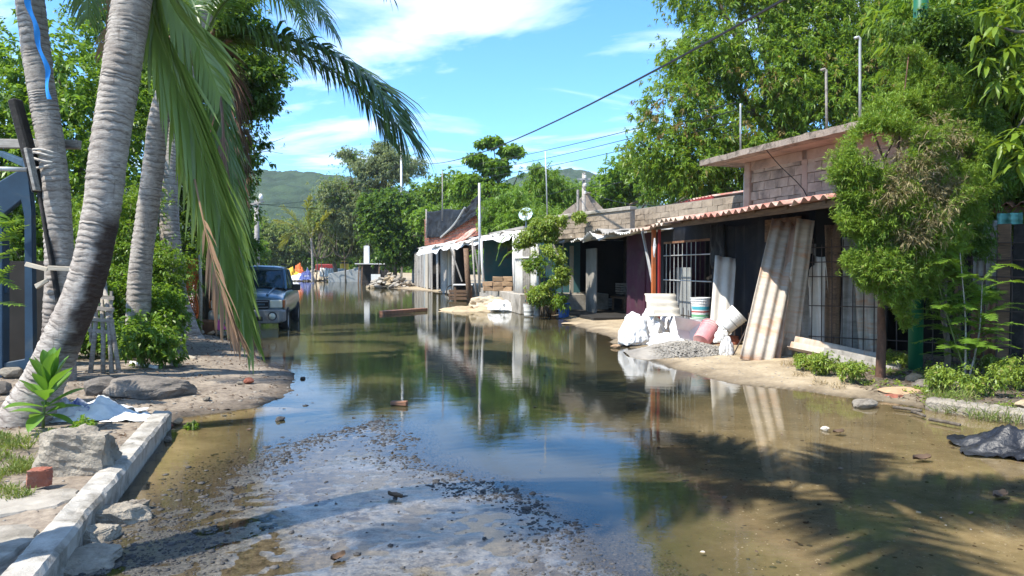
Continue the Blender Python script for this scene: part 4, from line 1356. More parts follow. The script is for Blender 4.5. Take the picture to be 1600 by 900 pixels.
frond(t_, rel(pb, cr3, at(342, 100, 12.1), at(352, 190, 12.2), at(348, 290, 12.2), at(338, 380, 12.2)), M['frond_dead'], .9, .024, 100, .8, .35, seed=26, tangent=.9, start=.1, side_ref=up_c)
frond(t_, rel(pb, cr3, at(352, 90, 12.4), at(372, 170, 12.5), at(378, 270, 12.5), at(374, 360, 12.5)), M['frond_dead'], .8, .022, 80, .8, .35, seed=27, tangent=.9, start=.1, side_ref=up_c)
frond(t_, rel(pb, cr3, at(335, 110, 11.5), at(352, 210, 11.4), at(370, 330, 11.3), at(392, 470, 11.2)), M['frond'], .9, .032, 100, .6, .4, seed=30, tangent=.9, side_ref=up_c)
frond(t_, rel(pb, cr3, at(345, 160, 11.0), at(352, 300, 10.7), at(370, 440, 10.5), at(392, 545, 10.4)), M['frond_dead'], .75, .02, 80, .8, .3, seed=29, tangent=.95, start=.35, side_ref=up_c)
for k in range(7):       # old leaf bases round the head
    a = k * .9
    limb(t_, [cr3 - pb + Vector((0, 0, -.35)), cr3 - pb + Vector((math.cos(a) * .25, math.sin(a) * .25, -.1)), cr3 - pb + Vector((math.cos(a) * .55, math.sin(a) * .55, .05 + .1 * math.sin(k)))], .06, .03, M['wood_brown'], 6, 'leaf_base')

pb = at(292, 508, 15.6); pb.z = .15
t_ = thing('coconut_palm', 'grey coconut palm furthest back with a curved foot by the basket', 'palm tree', pb, 0, 'coconut palms on the left bank')
cr4 = at(340, -40, 16.2)
tp = [pb + Vector((0.1, 0, -.2)), pb, at(275, 460, 15.7), at(268, 400, 15.8), at(264, 320, 15.9), at(270, 230, 16), at(300, 90, 16.1), cr4]
palm_trunk(t_, rel(pb, *tp), [.30, .27, .225, .205, .20, .19, .175, .18], M['palm_bark'], .08, 22, 4)
palm_crown(t_, cr4 - pb, 13, 3.3, 12, None, .6, None, .85, (-.1, 1.2), .036, 60)

# a palm just outside the picture whose trunk and head shade the near road
pb = Vector((-3.55, 2.8, .1))
t_ = thing('coconut_palm', 'coconut palm standing past the left edge and shading the near road', 'palm tree', pb, 0, 'coconut palms on the left bank')
cr5 = Vector((-1.7, 2.9, 6.6))
palm_trunk(t_, rel(pb, pb + Vector((0, 0, -.2)), pb, (-3.1, 3.4, 2.0), (-2.8, 3.85, 3.6), (-2.2, 3.5, 5.4), cr5), [.3, .26, .18, .17, .165, .16], M['palm_bark'], .07, 16, 6)
palm_crown(t_, cr5 - pb, 7, 2.8, 16, None, .6, None, .68, (-.1, 1.2), .055, 66)

# ---- things under the palms
def post(name, p, q, r, m, label, cat, n=8, square=False, parent=None, group=None):
    p, q = Vector(p), Vector(q)
    if square: b = MB().bar((0, 0, 0), q - p, r * 2, r * 2, jit=.004)
    else: b = MB().tube([(0, 0, 0), (q - p) * .5 + Vector((.012, .01, 0)), q - p], [r, r * .96, r * .92], n)
    o = b.build(name, M[m], parent, p, smooth=not square, bevel=.006 if square else 0)
    if label: tag(o, label, cat, group)
    return o


post('plank', at(-60, 224, 9.55), at(124, 226, 9.55), .055, 'wood_grey', 'grey weathered plank fixed level behind the upright palm', 'plank', square=True)
o = MB().bar((0, 0, 0), at(62, 300, 9.2) - at(22, 155, 9.2), .15, .12, jit=.012).build('charred_post', M['charred'], None, at(22, 155, 9.2), bevel=.02)
tag(o, 'burnt black post leaning against the upright palm', 'post')
o = MB().bar((0, 0, 0), at(100, 520, 9.05) - at(60, 285, 9.2), .06, .05, jit=.006).build('charred_post', M['charred'], None, at(60, 285, 9.2), bevel=.01)
tag(o, 'thin burnt pole crossing the lower trunk of the upright palm', 'post')
o = MB().bar((0, 0, 0), at(58, 298, 9.02) - at(43, 232, 9.02), .10, .04, jit=.004).build('board', M['wood_grey'], None, at(43, 232, 9.02), bevel=.005)
tag(o, 'short grey board roped to the burnt post', 'board')
post('steel_pipe', at(-60, 262, 9.0), at(42, 265, 9.1), .03, 'galv', 'silver pipe lying along the top of the blue frame', 'pipe')
for i, (u0, v0, u1, v1, lb) in enumerate(((40, 412, 74, 421, 'pale split stick jutting left from the upright palm'), (74, 418, 116, 420, 'pale flat stick nailed across the upright palm'), (56, 448, 74, 438, 'short pale stick below the split stick on the palm'))):
    o = MB().bar((0, 0, 0), at(u1, v1, 9.0) - at(u0, v0, 9.0), .03, .055, jit=.008).build('stick', M['wood_pale'], None, at(u0, v0, 9.0), bevel=.004)
    tag(o, lb, 'stick')

# blue steel stall frame at the left edge
fb = at(48, 590, 9.4); fb.z = .12
t_ = thing('stall_frame', 'weathered dark blue steel stall frame at the left edge', 'stall frame', fb)
A = lambda u, v, Y=9.4: at(u, v, Y) - fb


def plate(outer, hole, th=.09):
    """an outline with a window cut in it: both lists have the same number of points"""
    b = MB(); n = len(outer)
    vs = [Vector(p) + Vector((0, -th / 2, 0)) for p in outer] + [Vector(p) + Vector((0, -th / 2, 0)) for p in hole] + [Vector(p) + Vector((0, th / 2, 0)) for p in outer] + [Vector(p) + Vector((0, th / 2, 0)) for p in hole]
    fs = []
    for k in range(n):
        j = (k + 1) % n
        fs += [(k, j, n + j, n + k), (2 * n + k, 3 * n + k, 3 * n + j, 2 * n + j), (k, 2 * n + k, 2 * n + j, j), (n + k, n + j, 3 * n + j, 3 * n + k)]
    b.add(vs, fs); return b


plate([A(-140, 345), A(0, 285), A(46, 258), A(53, 330), A(56, 590), A(-140, 620)], [A(-120, 380), A(6, 338), A(36, 314), A(41, 340), A(42, 560), A(-120, 590)]).build('side_panel', M['blue_steel'], t_, bevel=.012)
MB().bar(A(-140, 480), A(12, 452), .07, .1).build('cross_bar', M['blue_steel'], t_, bevel=.01)
MB().bar(A(5, 345), A(5, 600), .14, .08).build('upright', M['blue_steel'], t_, bevel=.01)
MB().box(A(-70, 560) + Vector((0, .02, -.1)), (1.3, .05, .95)).build('lower_panel', M['blue_steel'], t_, bevel=.01)
MB().bar(A(46, 258), at(150, 240, 12.5) - fb + Vector((-1.6, 0, 0)), .09, .09).build('top_rail', M['blue_steel'], t_, bevel=.01)
MB().box(A(10, 500, 10.6), (1.6, .05, 1.7)).build('back_panel', M['dark_in'], t_)

# feathery leaves hanging in from the left edge
fe = at(-60, 440, 7.6)
t_ = thing('feathery_branch', 'bright feathery leaves reaching in at the left edge before the blue frame', 'branch', fe)
limb(t_, [Vector((-.5, .2, -1.9)), Vector((-.2, .1, -.8)), Vector((-.05, 0, 0)), Vector((.1, 0, .55))], .03, .012, M['bark'])
for i, (u0, v0, u1, v1) in enumerate(((-60, 400, 32, 343), (-60, 440, 40, 352), (-60, 460, 30, 388), (-70, 430, 26, 452), (-60, 500, 35, 478), (-60, 300, 22, 372), (-60, 520, 18, 415))):
    frond(t_, [at(u0, v0, 7.6) - fe, at((u0 + u1) / 2, (v0 + v1) / 2 - 14, 7.55) - fe, at(u1, v1, 7.5) - fe], M['leaf_bright'], .16, .022, 26, .4, 1.0, .008, 40 + i, .1, .4, name='leaf_spray')

# leaning poles behind the leaning palm
lp = at(165, 530, 9.8)
for i, (u0, v0, u1, v1, lb) in enumerate(((140, 530, 152, 450, 'leftmost grey pole leaning behind the stained trunk'), (160, 530, 158, 455, 'second grey pole from the left behind the stained trunk'), (186, 530, 160, 435, 'rightmost grey pole leaning behind the stained trunk'), (174, 528, 163, 440, 'third grey pole from the left behind the stained trunk'))):
    p, q = at(u0, v0, 9.9), at(u1, v1, 10.2); p.z = .14
    post('leaning_pole', p, q, .032, 'wood_grey', lb, 'pole', group='grey poles leaning behind the palm')
o = MB()
for k in range(4): o.bar(at(138, 462 + k * 18, 10.05), at(178, 466 + k * 18, 10.05), .02, .05)
ro = thing('slat_rack', 'small grey slatted rack among the leaning poles', 'rack', at(158, 490, 10.05))
for k in range(4):
    MB().bar(at(138, 462 + k * 18, 10.05) - ro.location, at(178, 466 + k * 18, 10.05) - ro.location, .02, .05).build('slat', M['wood_grey'], ro)
MB().bar(at(142, 455, 10.08) - ro.location, at(142, 535, 10.08) - ro.location, .03).build('rail', M['wood_grey'], ro)
MB().bar(at(174, 455, 10.08) - ro.location, at(174, 535, 10.08) - ro.location, .03).build('rail', M['wood_grey'], ro)

# orange mesh, basket and pink toy by the truck
def net_fn(a, b):
    p = at(289 + 20 * a, 405 + 92 * b, 16.5)
    return p + Vector((.04 * math.sin(b * 9), .06 * math.sin(a * 8 + b * 3), 0))
nb = MB()
for i in range(10): nb.tube([net_fn(i / 9, j / 12) for j in range(13)], .011, 4, False)
for j in range(24): nb.tube([net_fn(i / 9, j / 23) for i in range(10)], .011, 4, False)
tag(nb.build('orange_netting', M['orange_cloth'], None), 'orange plastic netting hanging beside the back palm', 'netting')
for i, (u0, u1) in enumerate(((287, 288), (313, 312))):
    post('stake', Vector((at(u0, 500, 16.5).x, 16.5, .1)), at(u1, 398, 16.5), .04, 'wood_pale', ['pale stake on the side of the netting nearer the back palm', 'pale stake on the side of the netting nearer the truck'][i], 'stake')
c = at(320, 512, 17.0); c.z = hz(c.x, c.y)
b = MB().lathe([(.0, 0), (.20, 0), (.27, .30), (.28, .33), (.26, .33), (.19, .03), (0, .03)], 18)
o = b.build('basket', M['rust'], None, c, smooth=True); tag(o, 'round rust brown basket on the stones by the truck', 'basket')
c = at(341, 512, 17.2); c.z = hz(c.x, c.y) + .12
cloth_lump('pink_bag', c, .15, .12, .38, 'magenta', 'small bright pink bag on the stones by the truck', 'bag', 11)
post('fallen_log', gnd(262, 556, .12) + Vector((0, 0, .03)), gnd(305, 563, .12) + Vector((0, 0, .02)), .045, 'wood_pale', 'pale fallen stick on the trodden bank', 'log')
post('fallen_log', gnd(205, 573, .12) + Vector((0, 0, .06)), gnd(245, 580, .12) + Vector((0, 0, .05)), .03, 'white_paint', 'white stick lying on the dark mound', 'log')

# ---- trees of the left bank
def lob(lst): return [tuple(at(u, v, Y)) + (r,) for u, v, Y, r in lst]


tree('broadleaf_tree', 'light green tree behind the blue frame', (-10.2, 15.6, .1), at(70, 300, 15.6), .22,
     lob([(60, 170, 15.8, 1.9), (10, 290, 15.2, 1.9), (120, 310, 15.4, 1.7), (95, 105, 16.2, 1.3), (165, 220, 16.4, 1.6), (30, 420, 15, 1.5), (140, 420, 15, 1.2), (-60, 180, 15.8, 2.2), (-60, 380, 15, 2), (190, 130, 17, 1.0)]),
     6500, 8, .135, .06, 'leaf_mid', 'bark', 'trees of the left bank', 3, twigs=60)
tree('broadleaf_tree', 'dark dense tree behind the palm crowns', (-8.6, 20.4, .1), at(310, 300, 20.3), .26,
     lob([(385, 125, 20, 1.15), (335, 100, 20.3, 1.7), (250, 190, 20.5, 2), (335, 235, 19.8, 1.35), (345, 330, 19.8, .95), (200, 330, 20, 2), (290, 10, 20.6, 1.8), (372, 40, 20.4, 1.0), (412, 95, 20, .75), (400, 165, 20, .65), (385, 205, 20, .6), (365, 290, 20, .6), (220, 70, 21, 1.8), (320, 390, 20, 1.2), (372, 375, 20.5, .6)]),
     11000, 8, .145, .068, 'leaf_dark', 'bark', 'trees of the left bank', 5, twigs=60)
tree('shrub', 'bright fine leaved shrub beside the pale palm trunk', at(235, 500, 13.2) * 1.0, at(230, 440, 13.2), .05,
     lob([(205, 335, 13.4, .75), (245, 415, 13.2, .65), (190, 440, 13, .6), (265, 450, 13.2, .5), (150, 350, 13.6, .8), (225, 380, 13.2, .6), (170, 400, 13.3, .7)]),
     2600, 9, .075, .028, 'leaf_bright', 'bark', 'shrubs of the left bank', 6, limbs=6, twigs=30, cat='shrub')
tree('shrub', 'dark leafy shrub filling the bank below the pale palm', at(220, 545, 12.4) * 1.0, at(225, 500, 12.4), .04,
     lob([(200, 480, 12.6, .6), (245, 480, 12.5, .5), (170, 510, 12.4, .5), (230, 515, 12, .5), (265, 500, 12.8, .35)]),
     1500, 8, .085, .04, 'leaf_mid', 'bark', 'shrubs of the left bank', 7, limbs=4, twigs=20, cat='shrub')
tree('shrub', 'low dark shrub behind the netting and the truck', at(345, 470, 21.5) * 1.0, at(345, 450, 21.5), .05,
     lob([(320, 430, 21.5, .9), (355, 410, 22, .9), (290, 440, 21, .8), (372, 400, 24, .7)]),
     1300, 8, .11, .05, 'leaf_dark', 'bark', 'shrubs of the left bank', 8, limbs=4, twigs=20, cat='shrub')
tree('shrub', 'broad dark hedge tree standing behind the blue frame and palms', (-9.0, 17.5, .1), at(180, 430, 17.5), .1,
     lob([(40, 480, 17, 1.3), (110, 470, 17.5, 1.3), (180, 460, 17.5, 1.2), (250, 440, 18, 1.0), (-60, 470, 17, 1.5), (90, 400, 18, 1.2)]),
     2600, 8, .12, .055, 'leaf_dark', 'bark', 'shrubs of the left bank', 9, limbs=5, twigs=30, cat='shrub')
tree('bare_tree', 'thin bare branches reaching over the street from the dark tree', (-10.4, 24.5, .1), at(385, 300, 23.5), .09,
     lob([(395, 260, 23.5, .5), (385, 340, 23.5, .5)]), 60, 6, .12, .05, 'leaf_mid', 'bark', None, 10, twigs=0)
bt = bpy.data.objects['bare_tree']
for (u, v_) in ((442, 240), (430, 232), (425, 262), (445, 215)):
    limb(bt, rel(bt.location, at(380, 258, 23.5), at(410, 236 + (v_ - 236) * .3, 23.5), at(u, v_, 23.5)), .022, .006, M['bark'], 5)


# ================================================================== RIGHT SIDE: houses
S_DIR = Vector((-0.196, 0.981, 0)).normalized()
N_DIR = Vector((-S_DIR.y, S_DIR.x, 0))           # towards the street
FO = Vector((5.15, 13.0, 0))
RZ = math.atan2(S_DIR.y, S_DIR.x)


def on_front(u, v, y=0.0, o=FO, n=N_DIR):
    """world point where the ray through (u,v) meets the upright plane y metres in front of a wall line"""
    d = at(u, v, 1.0) - Vector((0, 0, CAM_H))
    k = ((o + n * y - Vector((0, 0, CAM_H))).dot(n)) / d.dot(n)
    return Vector((0, 0, CAM_H)) + d * k


def to_local(p, o=FO, s=S_DIR, n=N_DIR):
    q = Vector(p) - o
    return Vector((q.dot(s), q.dot(n), q.z))


def LX(u, v, y=0.0):
    return to_local(on_front(u, v, y))


def wall_holes(x0, x1, z0, z1, th, holes=(), jit=0.0, step=0.6):
    """upright slab along x with openings; one connected mesh"""
    xs, zs = {x0, x1}, {z0, z1}
    for a, b, c, d in holes: xs |= {a, b}; zs |= {c, d}
    def fill(s):
        s = sorted(s); out = []
        for a, b in zip(s, s[1:]):
            k = max(1, int((b - a) / step)); out += [a + (b - a) * i / k for i in range(k)]
        return out + [s[-1]]
    xs, zs = fill(xs), fill(zs)
    b = MB(); idx = {}
    def V(i, j, f):
        if (i, j, f) not in idx:
            idx[(i, j, f)] = len(b.v)
            b.v.append((xs[i], (0 if f else -th) + (fbm(xs[i] * 1.3, zs[j] * 1.3, f, 2) * jit), zs[j])); b.a.append(0)
        return idx[(i, j, f)]
    nx, nz = len(xs) - 1, len(zs) - 1
    def solid(i, j):
        if i < 0 or j < 0 or i >= nx or j >= nz: return False
        cx, cz = (xs[i] + xs[i + 1]) / 2, (zs[j] + zs[j + 1]) / 2
        return not any(a < cx < bb and c < cz < d for a, bb, c, d in holes)
    for i in range(nx):
        for j in range(nz):
            if not solid(i, j): continue
            b.f.append((V(i + 1, j, 1), V(i, j, 1), V(i, j + 1, 1), V(i + 1, j + 1, 1)))
            b.f.append((V(i, j, 0), V(i + 1, j, 0), V(i + 1, j + 1, 0), V(i, j + 1, 0)))
            if not solid(i - 1, j): b.f.append((V(i, j, 1), V(i, j, 0), V(i, j + 1, 0), V(i, j + 1, 1)))
            if not solid(i + 1, j): b.f.append((V(i + 1, j, 0), V(i + 1, j, 1), V(i + 1, j + 1, 1), V(i + 1, j + 1, 0)))
            if not solid(i, j - 1): b.f.append((V(i, j, 0), V(i, j, 1), V(i + 1, j, 1), V(i + 1, j, 0)))
            if not solid(i, j + 1): b.f.append((V(i, j + 1, 1), V(i, j + 1, 0), V(i + 1, j + 1, 0), V(i + 1, j + 1, 1)))
    return b


_BK = {}


def brick_parts(parent, x0, x1, z0, z1, bl, bh, m, y=0.0, th=0.10, joint=0.012, seed=0, name='brick', miss=0.0, ztop=None, zbot=None):
    """courses of single bricks standing a little proud of their mortar"""
    rr = random.Random(seed)
    key = (round(bl, 3), round(bh, 3), m, joint)
    if key not in _BK:
        _BK[key] = []
        for k in range(5):
            b = MB().box((0, 0, 0), (bl - joint, th, bh - joint), jit=.0055 + .02 * bh)
            me = b.mesh('brick'); me.materials.append(M[m]); _BK[key].append(me)
    j = 0; z = z0
    while z + bh <= z1 + .001:
        x = x0 - (bl / 2 if j % 2 else 0)
        while x < x1 - .02:
            a, c = max(x, x0), min(x + bl, x1)
            ok = c - a > bl * .3 and rr.random() > miss
            if ztop and z + bh > ztop((a + c) / 2): ok = False
            if zbot and z < zbot((a + c) / 2): ok = False
            if ok:
                o = bpy.data.objects.new(name, rr.choice(_BK[key])); COL.objects.link(o); o.parent = parent
                o.location = ((a + c) / 2, y - th / 2 + rr.uniform(.006, .020), z + bh / 2)
                o.scale = ((c - a) / bl, 1, 1); o.rotation_euler = (0, 0, rr.uniform(-.012, .012))
            x += bl
        z += bh; j += 1


def corr(width, length, pitch=.075, amp=.022, th=.007, sag=0.0, jit=0.0, seed=0, nl=5, curl=0.0, per=6):
    """a corrugated sheet: waves across x, length along y, thickness along z; origin at its middle"""
    nx = max(8, int(width / pitch * per))
    def f(a, b):
        x = (a - .5) * width; y = (b - .5) * length
        ph = 2 * PI * x / pitch
        z = amp * math.sin(ph) + sag * (1 - (2 * b - 1) ** 2) * -1 + jit * fbm(x * 1.4 + seed, y * 1.2, seed, 3) + curl * max(0, b - .7) ** 2 * math.sin(a * 5 + seed)
        y += jit * .8 * fbm(x * 3, seed * 1.7, b * 2, 2) * (abs(b - .5) > .45)
        n = Vector((-amp * 2 * PI / pitch * math.cos(ph), 0, 1)).normalized()
        return Vector((x, y, z)), n
    return MB().grid(nx, nl, f, th)


def sheet_axes(o, p0, px, py):
    """place a sheet so that its x runs along px and its y along py"""
    y = Vector(py).normalized(); x = (Vector(px) - y * y.dot(Vector(px))).normalized(); z = x.cross(y)
    m = Matrix((x, y, z)).transposed().to_4x4(); m.translation = Vector(p0)
    o.matrix_local = m
    return o


# ---------------------------------------------------------------- house with the red corrugated roof
hD = thing('tin_roof_house', 'dark fronted house with barred window under a red corrugated roof', 'house', FO, RZ)
xa, xb = LX(1112, 420).x, LX(1037, 420).x          # window, near and far side
zt, zb = 2.28, 1.05
win = (xa, xb, 0.28, 2.25)
wall_holes(-.15, 7.15, -.05, 2.72, .12, [win], .02).build('wall', M['navy'], hD)
# window: grille of bars, a dark room behind it
wg = MB().box(((xa + xb) / 2, -.02, win[3] - .02), (xb - xa, .05, .05)).build('window', M['rust'], hD)
nb_ = 11
for k in range(nb_):
    x = xa + (xb - xa) * (k + .5) / nb_
    MB().tube([(x, -.02, win[2]), (x, -.02, win[3] - .04)], .011, 6).build('bar', M['galv'] if k > 2 else M['rebar'], wg)
for z in (.30, 1.28, 1.9): MB().tube([(xa, .0, z), (xb, .0, z)], .014, 6).build('bar', M['galv'], wg)
MB().box(((xa + xb) / 2 + .9, -.35, .95), (.9, .02, 1.3)).build('curtain', M['tin_grey'], hD)
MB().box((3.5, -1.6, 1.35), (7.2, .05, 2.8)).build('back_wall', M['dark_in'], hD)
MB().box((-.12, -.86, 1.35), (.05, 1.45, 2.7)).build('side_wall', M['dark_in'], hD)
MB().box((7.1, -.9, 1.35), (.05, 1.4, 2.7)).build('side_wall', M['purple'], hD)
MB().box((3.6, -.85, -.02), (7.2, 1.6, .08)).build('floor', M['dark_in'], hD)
wall_holes(7.15, LX(984, 420).x + .25, -.05, 2.72, .12, (), .02).build('purple_wall', M['purple'], hD)
MB().box((7.7, .02, 1.0), (.55, .05, 2.1)).build('purple_door', M['purple'], hD, bevel=.01)
# eave beams and posts
EY, EZ = 1.30, 2.56
MB().bar((-2.6, EY - .12, EZ - .07), (4.55, EY - .12, EZ - .07), .07, .09, jit=.005).build('eave_beam', M['wood_brown'], hD)
for k in range(8):
    x = -2.4 + k * .96
    MB().bar((x, EY - .05, EZ - .02), (x, -.9, EZ + .26), .05, .08).build('rafter', M['wood_brown'], hD)
px = LX(1021, 450, EY - .12).x
MB().bar((px, EY - .12, -.05), (px, EY - .12, EZ - .1), .085, .085).build('post', M['orange_paint'], hD, bevel=.006)
MB().bar((px - .13, EY - .2, -.05), (px - .13, EY - .2, EZ - .02), .05, .07).build('post', M['red_paint'], hD, bevel=.006)
MB().bar((px, EY - .12, 1.15), (px + .9, EY - .2, EZ - .1), .05, .05).build('brace', M['galv'], hD)
# roof sheets, lapping
for k in range(8):
    x = -2.15 + k * .93
    m_ = 'tin_red' if k < 5 else 'tin_orange'
    o = corr(.99, 2.45 + .12 * (k % 2), .235, .036, .008, 0, .02, k, 5, .15, 8).build('roof_sheet', M[m_], hD, smooth=True)
    drop = -.05 * max(0, k - 5)
    sheet_axes(o, (x, EY - 1.15 + .04 * (k % 3), EZ + .19 + .006 * (k % 2) + drop), (1, 0, .012 * (k % 2)), (0, 1, -.155))
MB().bar((-2.6, -.98, EZ + .34), (4.6, -.98, EZ + .34), .25, .10, jit=.01).build('roof_ridge', M['tin_red'], hD)
# rag and wires knotted at the post head
p = on_front(1023, 372, EY)
cl = MB()
for k in range(4): cl.tube([Vector((0, 0, 0)), Vector((.03 * math.sin(k * 2), .02, -.12 - .05 * k)), Vector((.05 * math.sin(k * 3.1), .02 * k, -.3 - .04 * k))], .014, 5)
tag(cl.build('rag', M['sack_white'], None, p), 'pale rag knotted round the head of the orange post', 'rag')
p = on_front(1131, 385, .05)


def bag_fn(a, b):
    return Vector(((a - .5) * .62 * (1 + .1 * math.sin(b * 6)) + .09 * b, .03 * fbm(a * 4, b * 4, 3) + .05 * abs(fbm(a * 3, b * 2, 8)), (b - .5) * .95)), Vector((0, 1, 0))


o = MB().grid(14, 16, bag_fn, .012).build('black_sheet', M['black_cloth'], None, p + N_DIR * .12, (0, 0, RZ), smooth=True)
tag(o, 'crumpled black plastic sheet hung on the dark house front', 'plastic sheet')
# dark sheeting hung in folds over the front
MB().grid(60, 14, lambda a, b: Vector((-.05 + (xa - .25) * a, .05 + .05 * abs(fbm(a * 9, b * 1.2, 3, 3)) + .03 * math.sin(a * 38 + 2 * math.sin(a * 9)), 2.5 - 2.05 * b + .06 * math.sin(a * 7)))).build('dark_sheeting', M['navy'], hD, smooth=True)
MB().grid(24, 8, lambda a, b: Vector((-.1 + 1.15 * a, .12 + .03 * math.sin(a * 20), 2.50 - .42 * b))).build('brown_cloth', M['wood_brown'], hD, smooth=True)
# low fence rails in front
rf = thing('rebar_rail', 'thin rusty bar rail fixed before the dark house front', 'rail', FO, RZ)
za = .42
MB().tube([(-.2, .35, .50), (5.8, .35, .48)], .013, 6).build('rail', M['rebar'], rf)
for k in range(22):
    x = -.1 + k * .27
    MB().tube([(x, .35, -.02), (x + .01, .35, .62 + .05 * (k % 3))], .010, 5).build('bar', M['rebar'], rf)

# ---------------------------------------------------------------- upper house of pinkish blocks with a thin concrete roof
e0, e1 = Vector((6.62, 13.25, 0)), Vector((5.42, 17.0, 0))
es = (e1 - e0).normalized(); en = Vector((-es.y, es.x, 0)); erz = math.atan2(es.y, es.x); eL = (e1 - e0).length
hE = thing('block_house', 'pinkish block upper house with a thin overhanging concrete roof slab', 'house', e0, erz)
MB().box((eL / 2 - .6, -.12, 3.40), (eL + 1.2, .14, 1.24)).build('wall', M['mortar'], hE)
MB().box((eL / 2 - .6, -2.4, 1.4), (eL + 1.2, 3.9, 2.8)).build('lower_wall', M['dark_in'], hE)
brick_parts(hE, -.9, eL - .16, 2.72, 4.0, .40, .2, 'block', 0.005, .06, .014, 3, 'block')
MB().box((eL - .06, -.06, 3.3), (.2, .26, 1.4)).build('corner_column', M['pink_wall'], hE, bevel=.012)
MB().box((eL - 1.95, -.03, 3.3), (.16, .12, 1.4)).build('column', M['pink_wall'], hE, bevel=.008)
MB().box((eL / 2 - .6, -.02, 3.90), (eL + 1.1, .10, .20)).build('ring_beam', M['pink_wall'], hE, bevel=.008)
MB().box((eL, -1.9, 3.4), (.14, 3.4, 1.24)).build('end_wall', M['pink_wall'], hE)


def slab_fn(a, b):
    x = -1.2 + a * (eL + 2.02); y = -3.6 + b * 4.35
    ed = 1 if (a in (0, 1) or b in (0, 1)) else 0
    return Vector((x + .02 * fbm(x * 3, y * 3, 2, 3) * ed, y + .02 * fbm(x * 5, y * 2, 9, 3) * ed, 4.075 + .012 * fbm(x * 2, y * 2, 4, 3))), Vector((0, 0, 1))


MB().grid(46, 16, slab_fn, .125).build('roof_slab', M['slab_conc'], hE)
MB().box((eL / 2 - .4, -1.3, 4.008), (eL + 1.0, 3.6, .012)).build('soffit', M['pink_wall'], hE)
MB().tube([(eL + .06, .04, 2.7), (eL + .06, .04, 3.75), (eL + .05, -.03, 3.86)], .022, 7).build('conduit', M['galv'], hE, smooth=True)
wp = to_local(at(1207, 250, 15.3), e0, es, en); wq = to_local(at(1236, 308, 14.9), e0, es, en)
MB().tube(spline([(wp.x, .70, 4.02), (wp.x - .05, .4, 3.7), (wp.x - .35, .06, 3.2), (wp.x - .55, .06, 2.8)], 10), .010, 5).build('cable', M['wire'], hE)
for i, (u, v0, v1, r, hook, Yd, m_) in enumerate(((1157, 228, 162, .020, 0, 16.3, 'galv'), (1292, 197, 108, .026, 1, 14.0, 'wood_grey'), (1344, 183, 58, .026, 2, 13.2, 'galv'))):
    b0, b1 = at(u, v0, Yd), at(u - 1 * (i == 1), v1, Yd); b0.z = 4.1
    pts = [b0, b0.lerp(b1, .5), b1 - Vector((0, 0, .10)), b1]
    if hook: pts = [b0, b0.lerp(b1, .5), b1 - Vector((0, 0, .10)), b1 - Vector((0.0, 0, .03)), b1 + Vector((-.03, 0, .0)), b1 + Vector((-.10, 0, -.02))]
    o = MB().tube(pts, r, 8).build('conduit_pipe', M[m_], None, smooth=True)
    tag(o, ['short thin pipe standing on the far end of the concrete roof', 'rusty grey pipe standing mid way along the concrete roof', 'tall pale blue hooked pipe standing on the concrete roof'][i], 'pipe')
lo = at(1268, 205, 14.2); lo.z = 4.16
o = rock('stone', 'pale stone left lying on the concrete roof edge', lo, (.34, .2, .10), 'stone', 71, 'stone', .4, 2)

# ---------------------------------------------------------------- middle shack with dark open front
x0m = LX(984, 420).x + .25
x1m = LX(898, 440).x + 1.2
hM = thing('open_shack', 'open fronted shack with a dark room behind a grey door', 'shack', FO, RZ)
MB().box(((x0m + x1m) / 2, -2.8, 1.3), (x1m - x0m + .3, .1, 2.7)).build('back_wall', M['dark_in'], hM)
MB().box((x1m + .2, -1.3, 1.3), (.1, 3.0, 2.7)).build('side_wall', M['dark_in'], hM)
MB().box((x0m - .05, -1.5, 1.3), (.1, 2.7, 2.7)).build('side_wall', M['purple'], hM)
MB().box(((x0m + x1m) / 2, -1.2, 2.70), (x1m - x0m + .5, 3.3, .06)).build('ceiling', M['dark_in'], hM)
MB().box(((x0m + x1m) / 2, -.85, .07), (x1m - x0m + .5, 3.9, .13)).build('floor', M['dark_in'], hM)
dp = on_front(920, 440, .42); dl_ = to_local(dp)
MB().box((dl_.x + .1, .30, 1.12), (1.05, .06, 2.2)).build('door', M['fibro_grey'], hM, bevel=.01)
jl = LX(893, 440, .55)
MB().bar((jl.x, .55, -.02), (jl.x, .55, 2.35), .13, .10, jit=.01).build('post', M['wood_pale'], hM)
MB().bar((jl.x + .3, .8, 1.65), (jl.x - .55, 1.0, 2.42), .045, .045).build('brace', M['wood_grey'], hM)
MB().bar((jl.x + .3, .8, 1.65), (jl.x + .8, 1.0, 2.42), .045, .045).build('brace', M['wood_grey'], hM)
MB().bar((jl.x + .3, .8, -.05), (jl.x + .3, .8, 1.70), .045, .045).build('post', M['galv'], hM)
# ragged awning of old sheets
aw0, aw1 = on_front(992, 352, 1.0), on_front(842, 372, 1.0)
a0, a1 = to_local(aw0), to_local(aw1)
n_s = 7
for k in range(n_s):
    f = (k + .5) / n_s
    x = a0.x + (a1.x - a0.x) * f; z = 2.62 + .03 * math.sin(k * 1.9)
    o = corr((a1.x - a0.x) / n_s * 1.1, 1.75 + .15 * math.sin(k * 2.3), .16, .028, .008, .04, .09, k + 3, 6, 1.4 * (1 if k in (2, 4) else .3), 6).build('awning_sheet', M['tin_white' if k != 1 else 'fibro_grey'], hM, smooth=True)
    sheet_axes(o, (x, .15 + .08 * math.sin(k * 1.3), z + .02 * (k % 2)), (1, 0, .03 * math.sin(k * 2.1)), (0, 1, -.13 + .04 * math.sin(k * 1.7)))
MB().bar((a0.x - .1, .75, 2.50), (a1.x, .80, 2.50), .06, .08, jit=.008).build('awning_beam', M['wood_grey'], hM)
